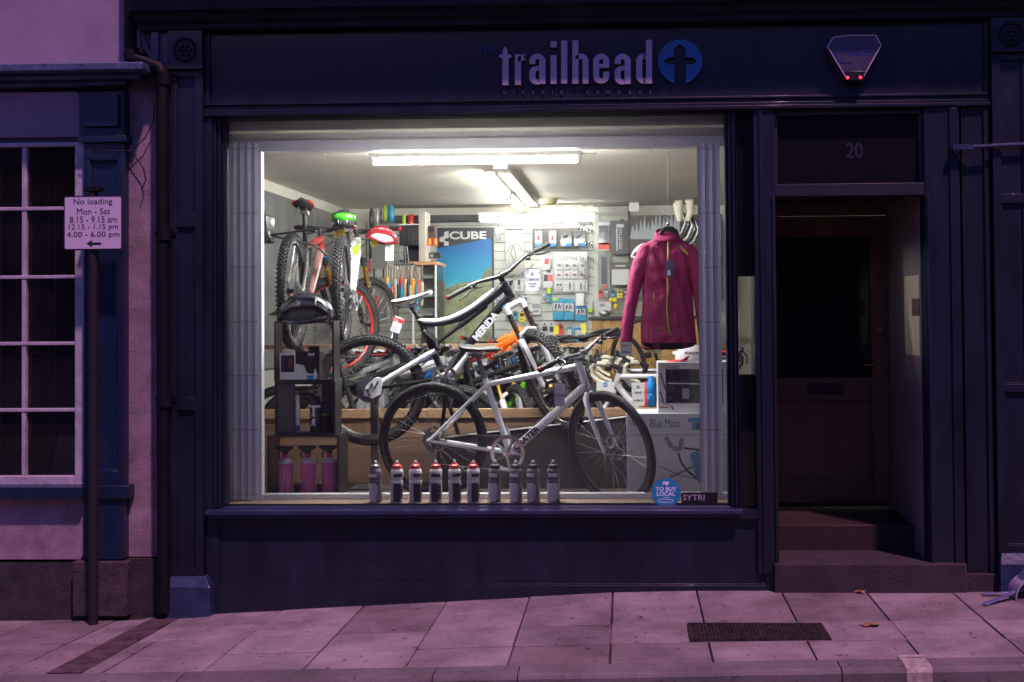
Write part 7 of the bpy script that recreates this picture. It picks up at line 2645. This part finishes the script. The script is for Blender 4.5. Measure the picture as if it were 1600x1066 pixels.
# chrome display hooks in rows at the right of the slatted wall
hk = None
cols_ = [905, 909.5, 914, 918.5, 923, 927]
rows2 = [318, 346, 358, 380, 402, 424]
hm = MB(); hm.tube([(0, 0, .02), (0, 0, -.02)], .006, 6); hm.tube([(0, 0, 0), (0, -.13, -.01), (0, -.22, -.012), (0, -.25, .012)], .0035, 6)
hm.tube([(.006, 0, .0), (.006, -.10, -.03), (.006, -.2, -.045)], .0022, 6)
hme = hm.mesh('display_hook', SILV)
for j, y in enumerate(rows2):
    for i, x in enumerate(cols_):
        if j == 5 and i > 3:
            continue
        p = at(x - (j % 2) * 1.5, y + (i % 3) * 2, YW)
        o = bpy.data.objects.new('display_hook', hme); COL.objects.link(o)
        o.location = (p.x, YW - .002, p.z)
        o.rotation_euler = (0, 0, R(random.uniform(-6, 6)))
        tag(o, 'chrome hook, %s from left in the %s row right of the slats' % (ORD[i], ORD[j] if j else 'top'), 'hook', 'chrome display hooks')

# ---- left back: tall shelf unit, tools, glass cabinet
YS_ = 4.35
X0, X1, Z0, Z1 = rc(622, 333, 668, 409, YS_)
t = thing('shelf_unit', 'tall black shelf unit with a pale end board and boxed goods', 'shelf', (X0, YS_, Z0))
L = t.location.copy()
b = off(L); b.box(X0, X1 - .05, YS_ + .28, YS_ + .30, Z0, Z1); b.obj('back_panel', BOXK, t)
b = off(L); b.box(xc(655, 489, YS_), xc(665, 489, YS_), YS_, YS_ + .3, Z0, zc_(660, 330, YS_)); b.obj('end_board', mat('pale board', (.50, .46, .40), .5, var=.2, stretch=(1, 1, .2)), t, bev=.002)
b = off(L); b.box(X0, xc(655, 489, YS_), YS_, YS_ + .28, zc_(640, 352, YS_), zc_(640, 350, YS_)); b.obj('shelf_board', BOXW, t)
b = off(L); b.box(X0, xc(655, 489, YS_), YS_, YS_ + .28, Z0, Z0 + .02); b.obj('shelf_board', BLKM, t)
for i, (x0, x1, m, lab) in enumerate(((626, 632, LIME, 'lime green pack on the upper shelf of the tall unit'), (635, 645, REDP, 'red and yellow pack on the upper shelf of the tall unit'))):
    a0, a1, c0, c1 = rc(x0, 337, x1, 350, YS_)
    b = MB(); b.lathe([((a1 - a0) / 2, 0), ((a1 - a0) / 2, .07), ((a1 - a0) / 3, .095)], 14); o = b.obj('small_pack', m); o.location = ((a0 + a1) / 2, YS_ + .08, zc_(640, 350, YS_)); tag(o, lab, 'packet')
for i in range(4):
    a0, a1, c0, c1 = rc(624 + i * 7.5, 354, 631 + i * 7.5, 384, YS_ - .02)
    b = MB(); b.box(a0, a1, 0, .02, 0, c1 - c0); o = b.obj('black_packet', BOXK, bev=.002); o.location = (0, YS_ - .02, c0)
    tag(o, '%s black packet from the left hanging on the tall unit' % ORD[i], 'packet', 'black packets on the tall unit')
X0, X1, Z0, Z1 = rc(640, 409, 684, 414, 4.2)
cb = thing('glass_cabinet', 'glass sided cabinet with orange wood top left of the poster', 'cabinet', (X0, 4.2, FZ))
L = cb.location.copy()
b = off(L); b.box(X0, X1, 4.2, 4.7, Z0, Z1); b.obj('top', mat('orange beech', (.55, .28, .14), .4, var=.12), cb, bev=.003)
b = off(L); b.box(X0 + .02, X1 - .01, 4.69, 4.70, FZ, Z0); b.obj('back_panel', mat('cabinet back', (.45, .47, .42), .5), cb)
for sx_ in (X0 + .02, X1 - .03):
    b = off(L); b.box(sx_, sx_ + .018, 4.21, 4.228, FZ, Z0); b.obj('corner_post', ALU, cb)
for k in range(5):
    b = off(L); zz_ = Z0 - .12 - k * .17; b.box(X0 + .04, X1 - .03, 4.23, 4.68, zz_, zz_ + .008); b.obj('glass_shelf', mat('green glass edge', (.35, .45, .38), .1, var=0) if k == 0 else bpy.data.materials['green glass edge'], cb)
b = off(L); b.box(X1 - .012, X1 - .008, 4.23, 4.69, FZ, Z0); b.obj('side_pane', GLASSD, cb)
# speaker + red pack on the cabinet
a0, a1, c0, c1 = rc(667, 353, 680, 372, 4.5)
sp = thing('loudspeaker', 'small brown loudspeaker on a shelf beside the header of the poster', 'speaker', ((a0 + a1) / 2, 4.5, c0))
b = MB(); b.box(-(a1 - a0) / 2, (a1 - a0) / 2, 0, .12, 0, c1 - c0); b.obj('case', mat('brown veneer', (.10, .05, .04), .5, var=.2), sp, bev=.004)
b = MB(); b.lathe([(.028, 0), (.022, .004), (.008, -.004)], 16, (0, -.002, (c1 - c0) * .65), Matrix.Rotation(R(90), 3, 'X')); b.obj('cone', BLKM, sp)
packet('orange red rack of small gadgets beside the poster', 'packet', 667, 372, 684, 384, 4.3, mat('orange red rack', (.75, .07, .03), .4, var=.2), [(.2, .1, .35, .9, YELT), (.5, .1, .6, .9, BLAB), (.75, .1, .9, .9, YELT)], None, nm='gadget_rack')
packet('small black camera box on the cabinet top', 'packet', 670, 395, 688, 404, 4.2, BOXK, [(.1, .2, .4, .8, PG)], None, nm='small_packet', th=.08)
# shelf stand bits at far left: tubs, blue frame, grey cloth
for i, (x0, y0, x1, y1, m, lab, nm) in enumerate((
        (599, 321, 605, 346, LIME, 'lime green upright tube hanging under the ceiling at the back left', 'hanging_tube'),
        (606, 321, 616, 348, mat('turquoise plastic', (.02, .32, .50), .35, var=.1), 'turquoise bike frame section hanging under the ceiling at back left', 'hanging_tube'),
        (577, 325, 584, 358, BLK, 'black pump hanging under the ceiling at the back left', 'hanging_tube'),
        (587, 325, 592, 352, MSIL, 'silver pump hanging under the ceiling at the back left', 'hanging_tube'),
        (594, 325, 597, 350, BLK, 'thin black pump hanging under the ceiling at the back left', 'hanging_tube'),
        (576, 405, 580, 426, mat('hot pink', (.7, .03, .12), .4), 'pink handled pump standing behind the hung bike wheel', 'floor_pump'),
        (576, 360, 581, 405, BLK, 'black pump body above the pink handled one', 'floor_pump'))):
    a0, a1, c0, c1 = rc(x0, y0, x1, y1, 4.9)
    r_ = (a1 - a0) / 2
    b = MB(); b.lathe([(r_ * .6, 0), (r_, .02), (r_, (c1 - c0) * .8), (r_ * .7, (c1 - c0) * .9), (r_ * .5, c1 - c0)], 12); o = b.obj(nm, m); o.location = ((a0 + a1) / 2, 4.9, c0); tag(o, lab, 'tool')
packet('plain grey apron hanging behind the bikes at the back left', 'apron', 581, 374, 605, 420, 4.9, mat('grey cloth', (.30, .31, .30), .8, var=.1), [(.1, 1.0, .2, 1.3, BLAB), (.4, 1.0, .5, 1.3, BOXW), (.7, 1.0, .8, 1.3, BLAB)], None, nm='apron')
packet('second grey sheet low behind the hung white bike', 'apron', 575, 432, 605, 500, 4.9, mat('grey cloth pale', (.38, .39, .37), .8, var=.1), [(.35, .45, .6, .7, REDC)], None, nm='apron')
# hanging hand tools
TC = [(.80, .40, .05), (.02, .30, .55), (.75, .12, .03), (.55, .5, .42), (.02, .02, .02), (.55, .03, .03), (.02, .30, .55), (.7, .45, .2), (.03, .03, .03), (.60, .60, .58)]
TN = ['orange', 'blue', 'red orange', 'beige', 'black', 'red', 'blue', 'tan', 'black', 'white']
for i in range(14):
    px = 604 + i * 4.3
    y0 = 414 + (i * 7 % 5)
    ln_ = 44 + (i * 13 % 30)
    a0 = at(px, y0, 4.0); a1 = at(px + random.uniform(-3, 3), y0 + ln_, 4.0)
    c = TC[i % 10]
    t = thing('hand_tool', '%s handled workshop tool, %s from the left in the hanging row' % (TN[i % 10], (ORD + ['thirteenth', 'fourteenth'])[i]), 'tool', (a0.x, 4.0, a0.z), 'hand tools hanging beside the cabinet')
    v = a1 - a0
    b = MB(); b.tube([(0, 0, 0), v * .45], [.010, .007], 8); b.obj('shank', SILV if i % 3 else mat('tool tan %d' % i, (.55, .35, .16), .5), t)
    b = MB(); b.tube([v * .4, v * .5, v * .8, v], [.012, .019, .017, .012], 10); b.obj('handle', mat('tool handle %d' % i, c, .4, var=.1), t)
b = MB()
for k in range(5):
    p = at(622 + k * 3.5, 385, 4.0); q = at(619 + k * 5, 413, 4.0); b.tube([p, q], .004, 6)
p = at(616, 413, 4.0); q = at(648, 413, 4.0); b.tube([p, q], .012, 8)
tag(b.obj('tool_rack', SILV), 'chrome wire rack above the hanging hand tools', 'rack')
packet('white bag with red lettering hanging above the rear wheel', 'bag', 613, 495, 628, 520, 1.9, BOXW, [(.2, .6, .7, 1, TAGM)], None, nm='paper_bag', rot=.35)
b = MB(); b.text('trek', (.0, -.002, .02), .055, ext=.0004, off=.002); b.obj('lettering', mat('red bag print', (.6, .03, .03), .5, var=0), bpy.data.objects['paper_bag'], smooth=False)
# wheels leaning in front of the counter
for (px, py, Y, rz, lab) in ((950, 575, 3.6, 12, 'black spoked wheel leaning left against the wood counter'), (1012, 555, 3.9, -15, 'black spoked wheel leaning right against the wood counter')):
    p = at(px, py, Y)
    t = thing('bicycle_wheel', lab, 'wheel', p)
    wheel(t, Matrix.Rotation(R(rz), 4, 'Z'), dict(R=.34, tw=.014, tyrem=RUB, rimm=BLK, spokem=SPOKED, disc=False))
# carton and helmet shelf under the poster
for i, (x0, y0, x1, y1, Y, m, lab) in enumerate(((742, 570, 764, 636, 2.6, BOXW, 'tall white carton with a black grid mark behind the white bicycle'), (560, 600, 600, 636, 2.0, MSIL, 'low silver carton behind the left of the plank back'))):
    a0, a1, c0, c1 = rc(x0, y0, x1, y1, Y)
    t = thing('carton', lab, 'box', (a0, Y, FZ))
    b = MB(); b.box(0, a1 - a0, 0, .2, 0, c1 - FZ); b.obj('box_body', m, t, bev=.003)
    if i == 0:
        for u in (0, 1):
            for v in (0, 1):
                b = MB(); b.box((a1 - a0) * (.45 + u * .17), (a1 - a0) * (.58 + u * .17), -.001, 0, c1 - FZ - .06 - v * .03, c1 - FZ - .037 - v * .03); b.obj('grid_mark', BLAB, t)
